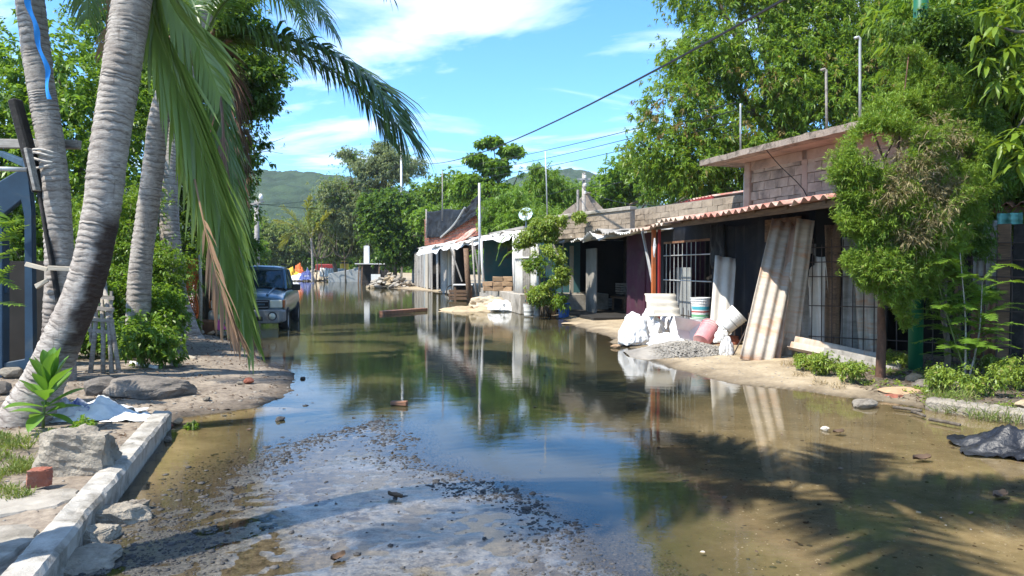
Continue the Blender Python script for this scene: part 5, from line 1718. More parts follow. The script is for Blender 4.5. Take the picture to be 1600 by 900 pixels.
# jumble inside
for i, (u, v_, sx, sz, m_, lb, ct) in enumerate(((948, 482, .5, .42, 'tin_grey', 'dim grey crate on the floor inside the open shack', 'crate'), (975, 452, .55, .32, 'wood_grey', 'dim slatted box on the bench inside the open shack', 'box'))):
    p = on_front(u, v_, -1.0)
    bx = thing(ct, lb, ct, (p.x, p.y, max(.02, p.z - sz / 2)), RZ)
    MB().box((0, 0, .02), (sx, .4, .03)).build('base', M[m_], bx)
    for k in range(4):
        MB().box((0, .2, .06 + sz * (k + .5) / 4), (sx, .02, sz / 4 - .02)).build('slat', M[m_], bx)
        MB().box((-sx / 2, 0, .06 + sz * (k + .5) / 4), (.02, .38, sz / 4 - .02)).build('slat', M[m_], bx)
p = on_front(975, 470, -1.0)
o = MB().box((0, 0, 0), (1.4, .5, .06)).build('bench', M['wood_brown'], None, (p.x, p.y, .58), (0, 0, RZ))
tb = thing('bench', 'low wooden bench in the dark of the open shack', 'bench', (p.x, p.y, 0), RZ)
o.parent = tb; o.location = (0, 0, .58); o.rotation_euler = (0, 0, 0); o.name = 'seat'
for sx in (-.6, .6):
    for sy in (-.18, .18): MB().box((sx, sy, .28), (.06, .06, .54)).build('leg', M['wood_brown'], tb)

# block walls above the open shack
def wall_thing(name, label, p0, p1, z0, z1, bl, bh, m, seed, th=.16, zt=None, cat='wall', piece='block', cap=None, miss=0.0, joint=.013):
    p0, p1 = Vector(p0), Vector(p1); p0.z = p1.z = 0
    d = (p1 - p0); L = d.length
    t_ = thing(name, label, cat, p0, math.atan2(d.y, d.x))
    MB().box((L / 2, -th / 2, (z0 + z1) / 2), (L, th, z1 - z0)).build('mortar_core', M['mortar'], t_)
    brick_parts(t_, 0, L, z0, z1, bl, bh, m, .012, .07, joint, seed, piece, miss, zt)
    if cap: MB().box((L / 2, -th / 2 + .01, z1 + .045), (L + .1, th + .08, .09), jit=.01).build('coping', M[cap], t_, bevel=.008)
    return t_


wall_thing('block_wall', 'low brown block wall above the torn awning', (3.42, 21.3, 0), (1.18, 25.6, 0), 2.55, 3.27, .42, .16, 'block_brown', 5, cap='concrete')
wall_thing('block_wall', 'taller brown block parapet under the red tiled ridge', Vector((5.75, 17.2, 0)), Vector((3.62, 22.4, 0)), 2.5, 3.35, .42, .165, 'block_brown', 6)
# red tile roof behind the parapet
tr_ = thing('tile_roof_house', 'house behind with a long sloping red tiled roof edge', 'house', (4.9, 24.4, 0), RZ)
MB().box((1.0, -2.0, 1.7), (9.5, 3.2, 3.4)).build('wall', M['block_brown'], tr_)
for k in range(10):
    x = -3.6 + k * 1.0
    o = corr(1.05, 1.9, .21, .042, .014, 0, .012, k, 4, 0, 6).build('roof_tile', M['tin_red'], tr_, smooth=True)
    sheet_axes(o, (x, -.8, 3.72 + .012 * (k % 2)), (1, 0, -.0), (0, 1, -.16))
MB().bar((-4.1, .16, 3.52), (6.4, .16, 3.52), .05, .10, jit=.004).build('eave_board', M['red_paint'], tr_)
gb = thing('gable_house', 'pale gabled house end behind the tiled roof', 'house', at(914, 330, 34))
gb.location.z = 0
b = MB(); w_ = .95; z0_, z1_, z2_ = 0, 4.2, 5.0
vs = [(-w_, 0, z0_), (w_, 0, z0_), (w_, 0, z1_), (.15, 0, z2_), (-w_, 0, z1_), (-w_, 3, z0_), (w_, 3, z0_), (w_, 3, z1_), (.15, 3, z2_), (-w_, 3, z1_)]
b.add(vs, [(0, 1, 2, 3, 4), (9, 8, 7, 6, 5), (0, 4, 9, 5), (1, 6, 7, 2), (2, 7, 8, 3), (3, 8, 9, 4), (0, 5, 6, 1)])
b.build('wall', M['block'], gb)
MB().bar((.15, -.15, z2_ + .03), (.15, 3.2, z2_ + .03), .2, .06).build('ridge', M['concrete'], gb)
lowr = thing('shed', 'low tin shed with a red roof beside the gabled house', 'shed', at(942, 330, 36)); lowr.location.z = 0
MB().box((.3, 1, 1.95), (1.7, 2, 3.9)).build('wall', M['dark_in'], lowr)
o = corr(2.1, 2.6, .2, .04, .012).build('roof', M['tin_red'], lowr, smooth=True); sheet_axes(o, (.3, 1, 4.25), (1, 0, -.12), (0, 1, .12))

# ---------------------------------------------------------------- leaning sheets, buckets, sacks
def lean_sheet(label, u0, v0, uw, u1, v1, Y1, m, seed, Y0=None, width=None, pitch=.175, amp=.026, zoff=0.0, name='corrugated_sheet', group=None):
    """a fibre cement sheet standing on (u0..uw, v0) and leaning to its top at (u1, v1)"""
    pa = gnd(u0, v0, 0.03) if Y0 is None else at(u0, v0, Y0)
    pc = gnd(uw, v0 + .0, 0.03) if Y0 is None else at(uw, v0, Y0)
    base = (pa + pc) / 2; top = at(u1, v1, Y1)
    across = (pc - pa); wd = width or across.length
    ax = top - base
    o = corr(wd, ax.length, pitch, amp, .009, 0, .012, seed, 10, 0, 8).build(name, M[m], None, smooth=True)
    sheet_axes(o, (base + top) / 2 + Vector((0, 0, zoff)), across, ax)
    return tag(o, label, 'roof sheet', group)


lean_sheet('broad pale corrugated sheet leaning foremost against the house', 1156, 568, 1206, 1230, 348, 13.1, 'fibro', 1, width=.54)
lean_sheet('long corrugated sheet with a ragged shadow leaning beside the broad one', 1216, 560, 1246, 1259, 343, 12.62, 'fibro', 2, width=.32)
lean_sheet('narrow pinkish sheet edge leaning between the two long sheets', 1202, 566, 1218, 1243, 352, 13.0, 'tin_orange', 5, width=.16)
lean_sheet('short bright white sheet leaning between the buckets', 1108, 532, 1142, 1134, 402, 15.25, 'fibro_white', 4, Y0=14.6, width=.44, pitch=.23, amp=.02)
for k, (du, dv, dy, lb) in enumerate(((0, 0, 0, 'cream corrugated sheet with level ridges behind the white sacks'),)):
    lo_, hi_ = at(1025 + du, 494 + dv, 15.35 + dy), at(1044 + du, 459 + dv, 15.95 + dy)
    o = corr((hi_ - lo_).length, .66, .225, .036, .012, 0, .006, k, 4, 0, 10).build('corrugated_sheet', M['cream'], None, smooth=True)
    sheet_axes(o, (lo_ + hi_) / 2, hi_ - lo_, Vector((-1, .05, .0)))
    tag(o, lb, 'roof sheet')

def bucket(label, loc, h=.36, r=.145, m='white_plastic', bands=(), tilt=(0, 0, 0), lid=False, handle=True, group=None, fill=None):
    t_ = thing('bucket', label, 'bucket', loc, 0, group); t_.rotation_euler = tilt
    pr = [(0, 0.0), (r * .84, 0), (r * .87, .01), (r * .96, h * .72), (r * 1.0, h * .74), (r * 1.0, h * .77), (r * .97, h * .78), (r * .985, h * .84), (r * 1.03, h * .85), (r * 1.03, h * .88), (r * .99, h * .89), (r * 1.0, h * .95), (r * 1.06, h * .96), (r * 1.06, h), (r * .98, h), (r * .95, h * .9), (r * .83, .015), (0, .012)]
    MB().lathe(pr, 28).build('body', M[m], t_, smooth=False)
    for z0, z1, mm in bands:
        rr_ = lambda z: r * (.87 + .09 * z / .72) + .0025
        MB().lathe([(rr_(z0), h * z0), (rr_(z1), h * z1)], 28).build('label_band', M[mm], t_, smooth=True)
    if lid: MB().lathe([(0, h * 1.03), (r * 1.04, h * 1.03), (r * 1.08, h * 1.02), (r * 1.08, h * .97)], 28).build('lid', M[m], t_, smooth=True)
    if fill: MB().lathe([(0, h * .74), (r * .93, h * .70)], 20).build('contents', M[fill], t_, smooth=True)
    if handle:
        pts = [(r * 1.05 * math.cos(a), -.02 - r * .55 * math.sin(a), h * .84 - r * .75 * math.sin(a)) for a in np.linspace(0, PI, 12)]
        MB().tube(pts, .004, 5).build('handle', M['galv'], t_, smooth=True)
    return t_


p = at(1094, 524, 15.3)
bucket('white bucket at the bottom of the pair by the white sheet', p, .36, .20, 'white_plastic', (), handle=False, group='stacked paint buckets')
bucket('white bucket with teal and green bands set on the lower bucket', p + Vector((.0, 0, .33)), .46, .195, 'white_plastic', ((.46, .60, 'teal_label'), (.02, .10, 'green_label'), (.14, .24, 'green_label'), (.34, .40, 'red_label')), group='stacked paint buckets')
p = at(1107, 521, 14.5)
bucket('faded pink bucket lying tipped in front of the stacked buckets', p + Vector((-.16, -.05, -.16)), .46, .20, 'pink_plastic', (), (R(-38), R(40), R(-8)), fill='white_plastic')
p = at(1142, 500, 14.3)
bucket('open white bucket tipped on top of the rubbish by the tall sheet', p + Vector((-.15, .1, -.18)), .46, .20, 'white_plastic', ((.1, .14, 'tin_grey'), (.5, .54, 'tin_grey')), (R(22), R(42), R(20)), fill='stone_dark')
block_rock('block', 'grey block under the tipped white bucket', Vector((at(1140, 520, 14.4).x, 14.45, .14)), (.4, .3, .26), 'brick_red', 14, 'block', .2)
# blue bucket and mop bucket by the vine
bucket('bright blue bucket standing beside the vine post', gnd(881, 496, .02), .46, .19, 'blue_plastic')
p = gnd(826, 494, .02)
bucket('white bucket with dark stripes holding a mop by the platform', p, .40, .17, 'white_plastic', ((.30, .44, 'tin_grey'), (.02, .12, 'tin_grey')))
post('mop_handle', p + Vector((0, 0, .03)), p + Vector((-.14, .05, .95)), .025, 'wood_brown', 'dark mop handle standing in the striped bucket', 'mop')


def sack(label, loc, sx, sy, sz, m, seed, rz=0.0, cat='sack', name='sack', parent=None, fold=1.0, pile=True):
    bm = bmesh.new(); bmesh.ops.create_icosphere(bm, subdivisions=5, radius=.5)
    for v_ in bm.verts:
        q = v_.co.copy(); S_ = Vector((seed * 1.7, seed, 0))
        k = 1 + .30 * mnoise.fractal(q * 2.2 + S_, 1, 2, 3)
        rid = lambda p: 1 - abs(mnoise.noise(p))
        k += .16 * fold * (rid(Vector((q.x * 5, q.y * 5, q.z * 1.6)) + S_) ** 3 - .4)
        k += .09 * fold * (rid(Vector((q.x * 9, q.y * 9, q.z * 5)) - S_) ** 3 - .4)
        v_.co = q * k
        sq_ = max(0.0, .1 - v_.co.z)
        v_.co.x *= 1 + .7 * sq_; v_.co.y *= 1 + .7 * sq_
        if v_.co.z < -.3: v_.co.z = -.3 + (v_.co.z + .3) * .1
        v_.co.x *= sx; v_.co.y *= sy; v_.co.z = (v_.co.z + .31) * sz
    me = bpy.data.meshes.new(name); bm.to_mesh(me); bm.free()
    me.polygons.foreach_set('use_smooth', [True] * len(me.polygons))
    o = link(name, me, M[m], parent, loc, (0, 0, rz))
    return tag(o, label, cat)


sack('leftmost white plastic sack at the water edge', gnd(992, 538, .03), .52, .50, .72, 'sack_white', 1, .3)
sack('bulging white sack in the middle of the sack heap', gnd(1018, 535, .03) + Vector((0, .15, 0)), .50, .5, .80, 'sack_white', 5, .1)
sack('flattened white sack at the foot of the gravel heap', gnd(1044, 545, .04), .62, .36, .36, 'sack_white', 9, -.5)
sack('small white sack tucked behind the middle sack', gnd(1043, 524, .03), .42, .4, .60, 'sack_white', 12, .7)
sack('scrap of white sacking lying between pink bucket and tall sheet', gnd(1136, 557, .05), .22, .12, .40, 'sack_white', 15, .2)
sack('greyish plastic bag spilling from the tipped white bucket', at(1128, 534, 14.1) + Vector((0, .0, -.02)), .24, .2, .34, 'white_plastic', 17, .1)
p = at(1064, 526, 14.7)
tu = thing('plastic_tub', 'dirty cream tub lying on its side with yellow paint', 'tub', p, -.3)
tu.rotation_euler = (R(58), R(12), R(25))
b = MB()
def tub_ring(w, d, z): return [(-w, -d, z), (w, -d, z), (w, d, z), (-w, d, z)]
vs = tub_ring(.26, .18, 0) + tub_ring(.36, .26, .30) + tub_ring(.34, .24, .30) + tub_ring(.24, .16, .02)
fs = [(3, 2, 1, 0)]
for r_ in range(3):
    for k in range(4):
        j = (k + 1) % 4
        fs.append((r_ * 4 + k, r_ * 4 + j, r_ * 4 + 4 + j, r_ * 4 + 4 + k))
fs.append((12, 13, 14, 15))
b.add(vs, fs); b.build('body', M['white_plastic'], tu, bevel=.012)
b = MB().box((.12, -.25, .16), (.2, .05, .18)); b.build('yellow_patch', M['yellow'], tu, bevel=.02)
# gravel heap
hp = gnd(1065, 555, .02)
P = []
rng = np.random.default_rng(21)
n_g = 6000
a_ = rng.random(n_g) * 6.28; q_ = np.sqrt(rng.random(n_g))
x_ = hp.x + np.cos(a_) * q_ * .92 + .0; y_ = hp.y + .3 + np.sin(a_) * q_ * .95
ok_ = ground_h(x_, y_)[0] > -.01
hh_ = ground_h(x_, y_)[0] + np.maximum(0, .17 * (1 - q_ ** 1.5))
P = np.stack([x_, y_, hh_], 1)[ok_]
pebbles('gravel_heap', P, rng.gamma(3, .010, len(P)) + .012, 'gravel', 6, 'heap of grey gravel between the sacks and the water')
o = MB().grid(24, 24, lambda a, b: Vector(((a - .5) * 1.9, (b - .5) * 1.9, max(-.05, .16 * (1 - (math.hypot(a - .5, b - .5) * 2) ** 1.5) - .01))) ).build('gravel_mound', M['gravel'], None, Vector((hp.x, hp.y + .3, hz(hp.x, hp.y + .3) - .03)), smooth=True)
tag(o, 'grey gravel body of the heap by the sacks', None, None, 'stuff')
P = scatter_ground(2600, 2.2, 7, 6.8, 13.5, 14, lambda x, y, h, m, r: m['rsand'] > .4)
pebbles('grit', P, np.random.default_rng(8).gamma(1.6, .008, len(P)) + .005, 'gravel', 7, 'grit and crumbs on the sandy right bank')
rock('brick', 'tan brick at the water edge left of the sacks', gnd(962, 541, .03), (.24, .16, .12), 'brick_tan', 81, 'brick', .3, 2)
rock('brick', 'red brick rubble behind the tipped white bucket', gnd(1155, 540, .05) + Vector((-.05, .1, .05)), (.32, .2, .16), 'brick_red', 82, 'brick', .5, 2)
rock('stone', 'flat pale stone at the foot of the tall leaning sheets', gnd(1215, 565, .06), (.6, .4, .16), 'sand', 83, 'stone', .1, 3)
post('rod', gnd(1143, 560, .03), at(1175, 495, 12.9), .012, 'rebar', 'thin bent rod leaning on the broad pale sheet', 'rod')
# wet slip of concrete before the grey door
o = rock('threshold_slab', 'pale sunlit slab of threshold before the grey door', gnd(905, 505, .02), (1.15, .8, .10), 'sand', 84, 'slab', .5, 3, .15)


# ================================================================== FAR SHACK
fs = Vector((-.235, .972, 0)); 
# raised concrete platform
pl0, pl1 = gnd(812, 491), gnd(748, 473)
pd = pl1 - pl0; pL = pd.length; prz = math.atan2(pd.y, pd.x)
o = MB().box((pL / 2, -1.6, .33), (pL, 3.2, .68), jit=.02).build('platform', M['concrete'], None, pl0, (0, 0, prz), bevel=.02)
tag(o, 'raised concrete platform standing out of the water before the far shack', 'platform')
fw0, fw1 = Vector((.62, 26.6, 0)), Vector((-9.6, 66, 0))
fd = (fw1 - fw0).normalized(); fn = Vector((-fd.y, fd.x, 0)); fL = (fw1 - fw0).length; frz = math.atan2(fd.y, fd.x)
FXL = lambda u, v, y=0.0: to_local(on_front(u, v, y, fw0, fn), fw0, fd, fn)
hA = thing('lean_to_shack', 'long far shack of grey boards under white sheet awnings', 'shack', fw0, frz)
x_teal0, x_teal1 = 0.2, FXL(757, 420).x
# teal room open to the street
MB().box(((x_teal0 + x_teal1) / 2, -1.9, 1.8), (x_teal1 - x_teal0 + .3, .08, 2.9)).build('back_wall', M['teal'], hA)
MB().box((x_teal1 + .1, -.95, 1.8), (.08, 1.9, 2.9)).build('side_wall', M['teal'], hA)
MB().box((-.1, -.95, 1.8), (.08, 1.9, 2.9)).build('side_wall', M['teal'], hA)
x_op1 = FXL(706, 420).x
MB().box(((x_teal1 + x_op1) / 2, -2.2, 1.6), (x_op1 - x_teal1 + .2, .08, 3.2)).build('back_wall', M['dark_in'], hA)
# grey boards of the front
xb = x_op1; k = 0
rr = random.Random(8)
xe = FXL(644, 420).x
while xb < xe:
    w = rr.uniform(.55, .95)
    m_ = rr.choice(['wood_grey', 'wood_grey', 'tin_grey', 'fibro_grey', 'wood_pale'])
    if rr.random() < .84:
        MB().box((xb + w / 2, rr.uniform(-.06, .06), 1.40), (w - .04, .05, 2.7 + rr.uniform(-.25, .15)), jit=.02).build('board', M[m_], hA)
    xb += w
MB().box(((x_op1 + xe) / 2, -1.0, 1.5), (xe - x_op1, .06, 3.0)).build('inner_wall', M['dark_in'], hA)
MB().box((fL * .52, -2.6, 3.12), (fL * .98, 4.9, .10)).build('roof', M['fibro_grey'], hA)
MB().box((xe + .2, -2.0, 1.5), (.08, 4.0, 3.0)).build('end_wall', M['dark_in'], hA)
# awning sheets, from near to far
g0, g1 = at(802, 364, 27.5), at(655, 389, 46)
gd = g1 - g0
n_s = 13
for k in range(n_s):
    f = (k + .5) / n_s
    p = g0 + gd * f
    back = Vector((1.9 + .5 * math.sin(k * 1.3), .5, .42))
    o = corr(gd.length / n_s * 1.12, 2.1 + .2 * math.sin(k * 2.1), .2, .03, .010, .03, .10, k + 31, 5, .8 * (k % 4 == 1), 5).build('awning_sheet', M[('tin_white', 'fibro_white', 'tin_white')[k % 3]], hA, smooth=True)
    w = hA.matrix_basis
    m_ = Matrix.Translation(fw0) @ Matrix.Rotation(frz, 4, 'Z')
    x = gd.normalized(); y = (-back.normalized()); y = (y - x * x.dot(y)).normalized(); z = x.cross(y)
    if z.z < 0: x, z = -x, -z
    mm = Matrix((x, y, z)).transposed().to_4x4(); mm.translation = p + back * .5 + Vector((0, 0, .015 * (k % 2)))
    o.matrix_local = m_.inverted() @ mm
fl_ = MB().grid(60, 3, lambda a, b: g0.lerp(g1, a) + Vector((-.16 * b, -.22 * b, -.02 - b * (.24 + .18 * a + .22 * fbm(a * 9, 2.2, 1, 3)))))
o = fl_.build('awning_flap', M['tin_white'], hA, smooth=True); o.matrix_local = (Matrix.Translation(fw0) @ Matrix.Rotation(frz, 4, 'Z')).inverted()
m_inv = (Matrix.Translation(fw0) @ Matrix.Rotation(frz, 4, 'Z')).inverted()
o = corr(1.9, 1.1, .24, .04, .012, 0, .03, 3, 4, 0, 6).build('red_roof_sheet', M['tin_red'], hA, smooth=True)
mm = Matrix((gd.normalized() * -1, Vector((-.75, -.2, -.55)).normalized(), Vector((0, 0, 1)))).transposed().to_4x4()
x = (gd.normalized() * -1); y = Vector((-.45, -.75, -.50)); y = (y - x * x.dot(y)).normalized(); z = x.cross(y)
mm = Matrix((x, y, z)).transposed().to_4x4(); mm.translation = at(731, 367, 36.0)
o.matrix_local = m_inv @ mm
for i, (u0, v0, u1, v1, Yd, r, m_) in enumerate(((757, 456, 752, 373, 29.0, .05, 'white_paint'), (746, 462, 738, 376, 31, .045, 'wood_grey'), (735, 464, 728, 388, 33, .13, 'wood_brown'), (710, 462, 709, 390, 36, .10, 'wood_grey'), (806, 462, 804, 362, 27.0, .09, 'white_paint'))):
    p, q = at(u0, v0, Yd), at(u1, v1, Yd)
    q2 = m_inv @ q; p2 = m_inv @ p
    p2.z = -.1 if i in (2, 3, 1) else .6
    MB().tube([p2, (p2 + q2) / 2 + Vector((.03, .02, 0)), q2], [r, r * .95, r * .9], 8).build('post', M[m_], hA, smooth=True)
for u0, v0, u1, v1, Yd in ((722, 440, 703, 385, 35), (748, 430, 741, 385, 32)):
    MB().bar(m_inv @ at(u0, v0, Yd), m_inv @ at(u1, v1, Yd), .07, .07).build('brace', M['wood_grey'], hA)
# red brick upper room with a black sheet over it
bw0, bw1 = at(752, 372, 37.5), at(664, 378, 47.5)
brk = wall_thing('brick_upper_wall', 'raw red brick upper wall behind the black sheeting', (bw0.x, bw0.y, 0), (bw1.x, bw1.y, 0), 3.0, 4.72, .46, .17, 'brick_red', 9, zt=None, piece='brick', joint=.034)
for i, (u, v0, v1, Yd, r) in enumerate(((666, 372, 327, 46, .05), (691, 345, 267, 43, .035))):
    b0, b1 = at(u, v0, Yd), at(u, v1, Yd)
    post('pole', b0, b1, r, 'wood_grey', ['short grey pole at the far end of the red brick wall', 'thin rusty pole standing above the black sheeting'][i], 'pole')
post('steel_pole', Vector((at(749, 455, 30).x, 30, .6)), at(749, 286, 30), .055, 'galv', 'tall grey steel pole on the far platform', 'pole')


def tarp_fn(a, b):
    u = 670 + 80 * a; Yd = 46.6 - 9.6 * a
    vt = 330 - 5 * a + 1.5 * math.sin(a * 12)
    vb = 372 - 4 * a - 46 * max(0, a - .32) ** 1.0
    v = vt + (vb - vt) * b
    if a > .8: v -= (a - .8) * 95 * (1 - b)
    p = at(u, v, Yd)
    return p + fnw * (.10 + .16 * abs(fbm(a * 7, b * 3, 4, 3)) + .05 * b), fnw


fnw = Vector((-(bw1 - bw0).y, (bw1 - bw0).x, 0)).normalized()
o = MB().grid(44, 14, tarp_fn, .02).build('black_sheeting', M['black_cloth'], None, smooth=True)
tag(o, 'black plastic sheeting draped over the red brick upper wall', 'plastic sheet')
rp = MB().tube(spline([tarp_fn(.32, 1)[0] + fnw * .1, tarp_fn(.6, .8)[0] + fnw * .15, tarp_fn(.82, .05)[0] + fnw * .1], 9), .05, 5).build('fold_strip', M['tin_grey'], o)
# stack of tan bricks on the platform
rr = random.Random(2)
bx0 = at(780, 452, 29.2)
for k, (dx, dy, z) in enumerate([(x * .42, 0, .70 + .19 * j) for j in range(3) for x in (-1, -.1, .8) if not (j == 2 and x < -.5)]):
    o = MB().box((0, 0, 0), (.40, .24, .17), jit=.012).build('brick', M['brick_tan'], None, Vector((bx0.x + dx, bx0.y + dy - .4, z + .07)), (0, 0, rr.uniform(-.25, .15)), bevel=.008)
    tag(o, ['bottom left', 'bottom middle', 'bottom right', 'middle left', 'middle centre', 'middle right', 'top left', 'top right'][k] + ' tan brick in the small stack on the far platform', 'brick', 'tan bricks stacked on the platform')
# corrugated white panel wall between the far shack and the vine
q0, q1 = at(843, 470, 24.6), at(806, 466, 26.6)
t_ = thing('panel_wall', 'grey white ribbed metal panel wall beside the vine', 'wall', (q0.x, q0.y, 0), math.atan2((q1 - q0).y, (q1 - q0).x))
qL = math.hypot((q1 - q0).x, (q1 - q0).y)
for k in range(3):
    o = corr(qL / 3 * 1.04, 2.55, .17, .045, .008, 0, .004, k, 3, 0, 8).build('panel', M['fibro_grey' if k == 1 else 'tin_white'], t_, smooth=True)
    sheet_axes(o, (qL * (k + .5) / 3, .01 * (k % 2), 1.65), (1, 0, 0), (0, 0, 1))
MB().bar((0, .07, 1.95), (qL, .07, 1.95), .04, .05).build('rail', M['white_paint'], t_)
MB().bar((0, .07, .55), (qL, .07, .55), .04, .05).build('rail', M['white_paint'], t_)
MB().box((qL / 2, -.1, .2), (qL + .3, .4, .44), jit=.01).build('footing', M['concrete'], t_)
gt = MB().bar((0, 0, 0), at(858, 472, 23.6) - at(826, 470, 24.6), .3, .08).build('green_trough', M['green_paint'], None, at(826, 470, 24.6), bevel=.01)
tag(gt, 'dark green trough at the foot of the vine', 'trough')
# sand bags before the platform
p = gnd(762, 486)
sack('sand coloured sack slumped on the mound before the far platform', p + Vector((0, .2, 0)), 1.25, .7, .62, 'sack_tan', 21, .2)
sack('white torn sack hanging into the water before the far platform', p + Vector((.45, -.2, 0)), .9, .5, .5, 'sack_white', 23, -.2)
o = cloth_lump('sand_mound', p + Vector((-.4, .3, -.02)), 1.35, .8, .32, 'sand', 'low sand mound in the water before the far platform', 'mound', 31)
# dim furniture under the awning
tb = thing('small_table', 'small white topped table under the far awning', 'table', Vector((at(724, 440, 34).x, 34.0, 0)))
MB().box((0, 0, .8), (.9, .6, .06)).build('table_top', M['white_plastic'], tb, bevel=.01)
for sx in (-.38, .38):
    for sy in (-.24, .24): MB().box((sx, sy, .38), (.06, .06, .78)).build('leg', M['wood_brown'], tb)
o = MB().box((0, 0, .3), (.9, .55, .08), jit=.01)
tw = thing('wheel_rim', 'bicycle wheel leaning under the far awning', 'wheel', Vector((at(706, 450, 38).x, 38.0, .34)))
tw.rotation_euler = (R(80), 0, R(40))
MB().tube([(.33 * math.cos(a), .33 * math.sin(a), 0) for a in np.linspace(0, 2 * PI, 25)], .03, 6, False).build('tyre', M['wire'], tw)
for k in range(8):
    a = k * PI / 4
    MB().tube([(0, 0, 0), (.32 * math.cos(a), .32 * math.sin(a), 0)], .005, 4).build('spoke', M['galv'], tw)
crt = thing('wooden_crate', 'dark wooden crate in the water under the far awning', 'crate', Vector((at(717, 462, 36).x, 35.4, 0)))
for k in range(3):
    MB().box((0, -.25, .12 + .17 * k), (.85, .03, .13)).build('slat', M['wood_brown'], crt)
    MB().box((-.42, 0, .12 + .17 * k), (.03, .5, .13)).build('slat', M['wood_brown'], crt)
MB().box((0, 0, .08), (.85, .5, .04)).build('base', M['wood_brown'], crt)

# satellite dish
sd = thing('satellite_dish', 'pale blue satellite dish standing above the vine', 'satellite dish', at(822, 348, 26.5))
Mx = Matrix.Translation((0, 0, .28)) @ Matrix.Rotation(R(65), 4, 'X') @ Matrix.Rotation(R(-15), 4, 'Y')
MB().lathe([(.02, .0), (.10, .008), (.18, .03), (.25, .07), (.26, .07), (.18, .022), (.10, -.004), (0, -.01)], 24, Mx).build('dish', mat('dish_blue', (.48, .60, .68), (.38, .50, .58), None, 3, .5, .1), sd, smooth=True)
MB().tube([(0, .1, -.6), (0, .08, .05), (0, .02, .26)], .025, 6).build('mast', M['galv'], sd)
MB().tube([(0, 0, .15), (0, -.3, .12), (0, -.36, .28)], .012, 5).build('arm', M['galv'], sd)
MB().box((0, -.37, .30), (.06, .08, .06)).build('receiver', M['white_plastic'], sd, bevel=.008)
post('antenna_mast', at(855, 340, 30), at(852, 236, 30), .025, 'galv', 'thin antenna mast above the open shack', 'mast')
ub = thing('utility_pole', 'grey utility pole with insulators behind the block wall', 'utility pole', Vector((at(912, 350, 33).x, 33, 0)))
MB().tube([(0, 0, 0), (0, 0, at(912, 270, 33).z)], [.10, .08], 10).build('pole', M['wood_grey'], ub, smooth=True)
zt_ = at(912, 275, 33).z
MB().bar((-.3, -.1, zt_ - .15), (.3, -.1, zt_ - .15), .05, .06).build('cross_arm', M['galv'], ub)
for k in range(3): MB().lathe([(0, zt_ - .35 * k), (.05, zt_ - .35 * k), (.06, zt_ + .08 - .35 * k), (.03, zt_ + .12 - .35 * k), (0, zt_ + .12 - .35 * k)], 10, Matrix.Translation((.05, -.14, -.1))).build('insulator', M['white_plastic'], ub)
MB().tube([(-.25, .1, 0), (-.25, .1, zt_ - .6)], .06, 8).build('stub_pole', M['wood_grey'], ub)

# ================================================================== RIGHT FENCE AND VERGE
f0, f1 = Vector((8.3, 9.75, 0)), Vector((5.15, 12.75, 0))
fcd = (f1 - f0).normalized(); fcn = Vector((-fcd.y, fcd.x, 0)); fcL = (f1 - f0).length; fcrz = math.atan2(fcd.y, fcd.x)
FX = lambda u, v, y=0.0: to_local(on_front(u, v, y, f0, fcn), f0, fcd, fcn)
FW = lambda u, v, y=0.0: on_front(u, v, y, f0, fcn)
fe = thing('rebar_fence', 'rusty steel rod fence strung along the right verge', 'fence', f0, fcrz)
n_b = 26
for k in range(n_b):
    x = .05 + (fcL - .1) * k / (n_b - 1)
    MB().tube([(x, 0, -.03), (x + .012 * math.sin(k * 3), .01, 1.2), (x + .02 * math.sin(k * 5), 0, 2.05 + .06 * math.sin(k * 2.3))], .009, 5).build('bar', M['rebar'], fe)
for k, z in enumerate((.15, .42, .95, 1.45, 1.7, 1.95)):
    MB().tube([(0, .012, z), (fcL / 2, .014, z + .015), (fcL, .012, z - .01)], .009, 5).build('rail', M['rebar'], fe)
MB().bar((0, -.05, 0), (0, -.05, 2.6), .09).build('post', M['wood_grey'], fe)
MB().bar((2.1, -.05, 0), (2.1, -.05, 2.4), .08).build('post', M['wood_brown'], fe)
# sheets and boards standing behind the rods
bh = -.10
for i, (u0, u1, v0, v1, m_, lb) in enumerate((
        (1242, 1268, 552, 380, 'fibro_grey', 'grey fibre sheet first in the fence beside the leaning sheets'),
        (1262, 1296, 556, 400, 'fibro_white', 'pale torn fibre sheet second in the fence'),
        (1290, 1312, 560, 352, 'wood_brown', 'tall grey fibre sheet third in the fence'),
        (1316, 1342, 566, 372, 'fibro_grey', 'tall weathered sheet fourth in the fence near the thuja'),
        (1338, 1372, 570, 395, 'fibro', 'pale broken sheet with a ragged edge left of the thuja trunk'))):
    a_, b_ = FX(u0, 480, bh - .03 * (i % 2)), FX(u1, 480, bh - .03 * (i % 2))
    zt_ = FW((u0 + u1) / 2, v1, bh).z
    w = abs(a_.x - b_.x)
    o = corr(w, zt_ + .05, .17, .036, .009, 0, .04, i + 60, 8, .6, 8).build('fence_sheet', M[m_], None, smooth=True)
    c = f0 + fcd * (a_.x + b_.x) / 2 + fcn * (bh - .03 * (i % 2)); c.z = (zt_ - .05) / 2
    sheet_axes(o, c, fcd + Vector((0, 0, .02 * math.sin(i * 4))), Vector((.09 * math.sin(i * 2.7 + 1), .03, 1)))
    tag(o, lb, 'sheet', 'sheets standing in the fence')
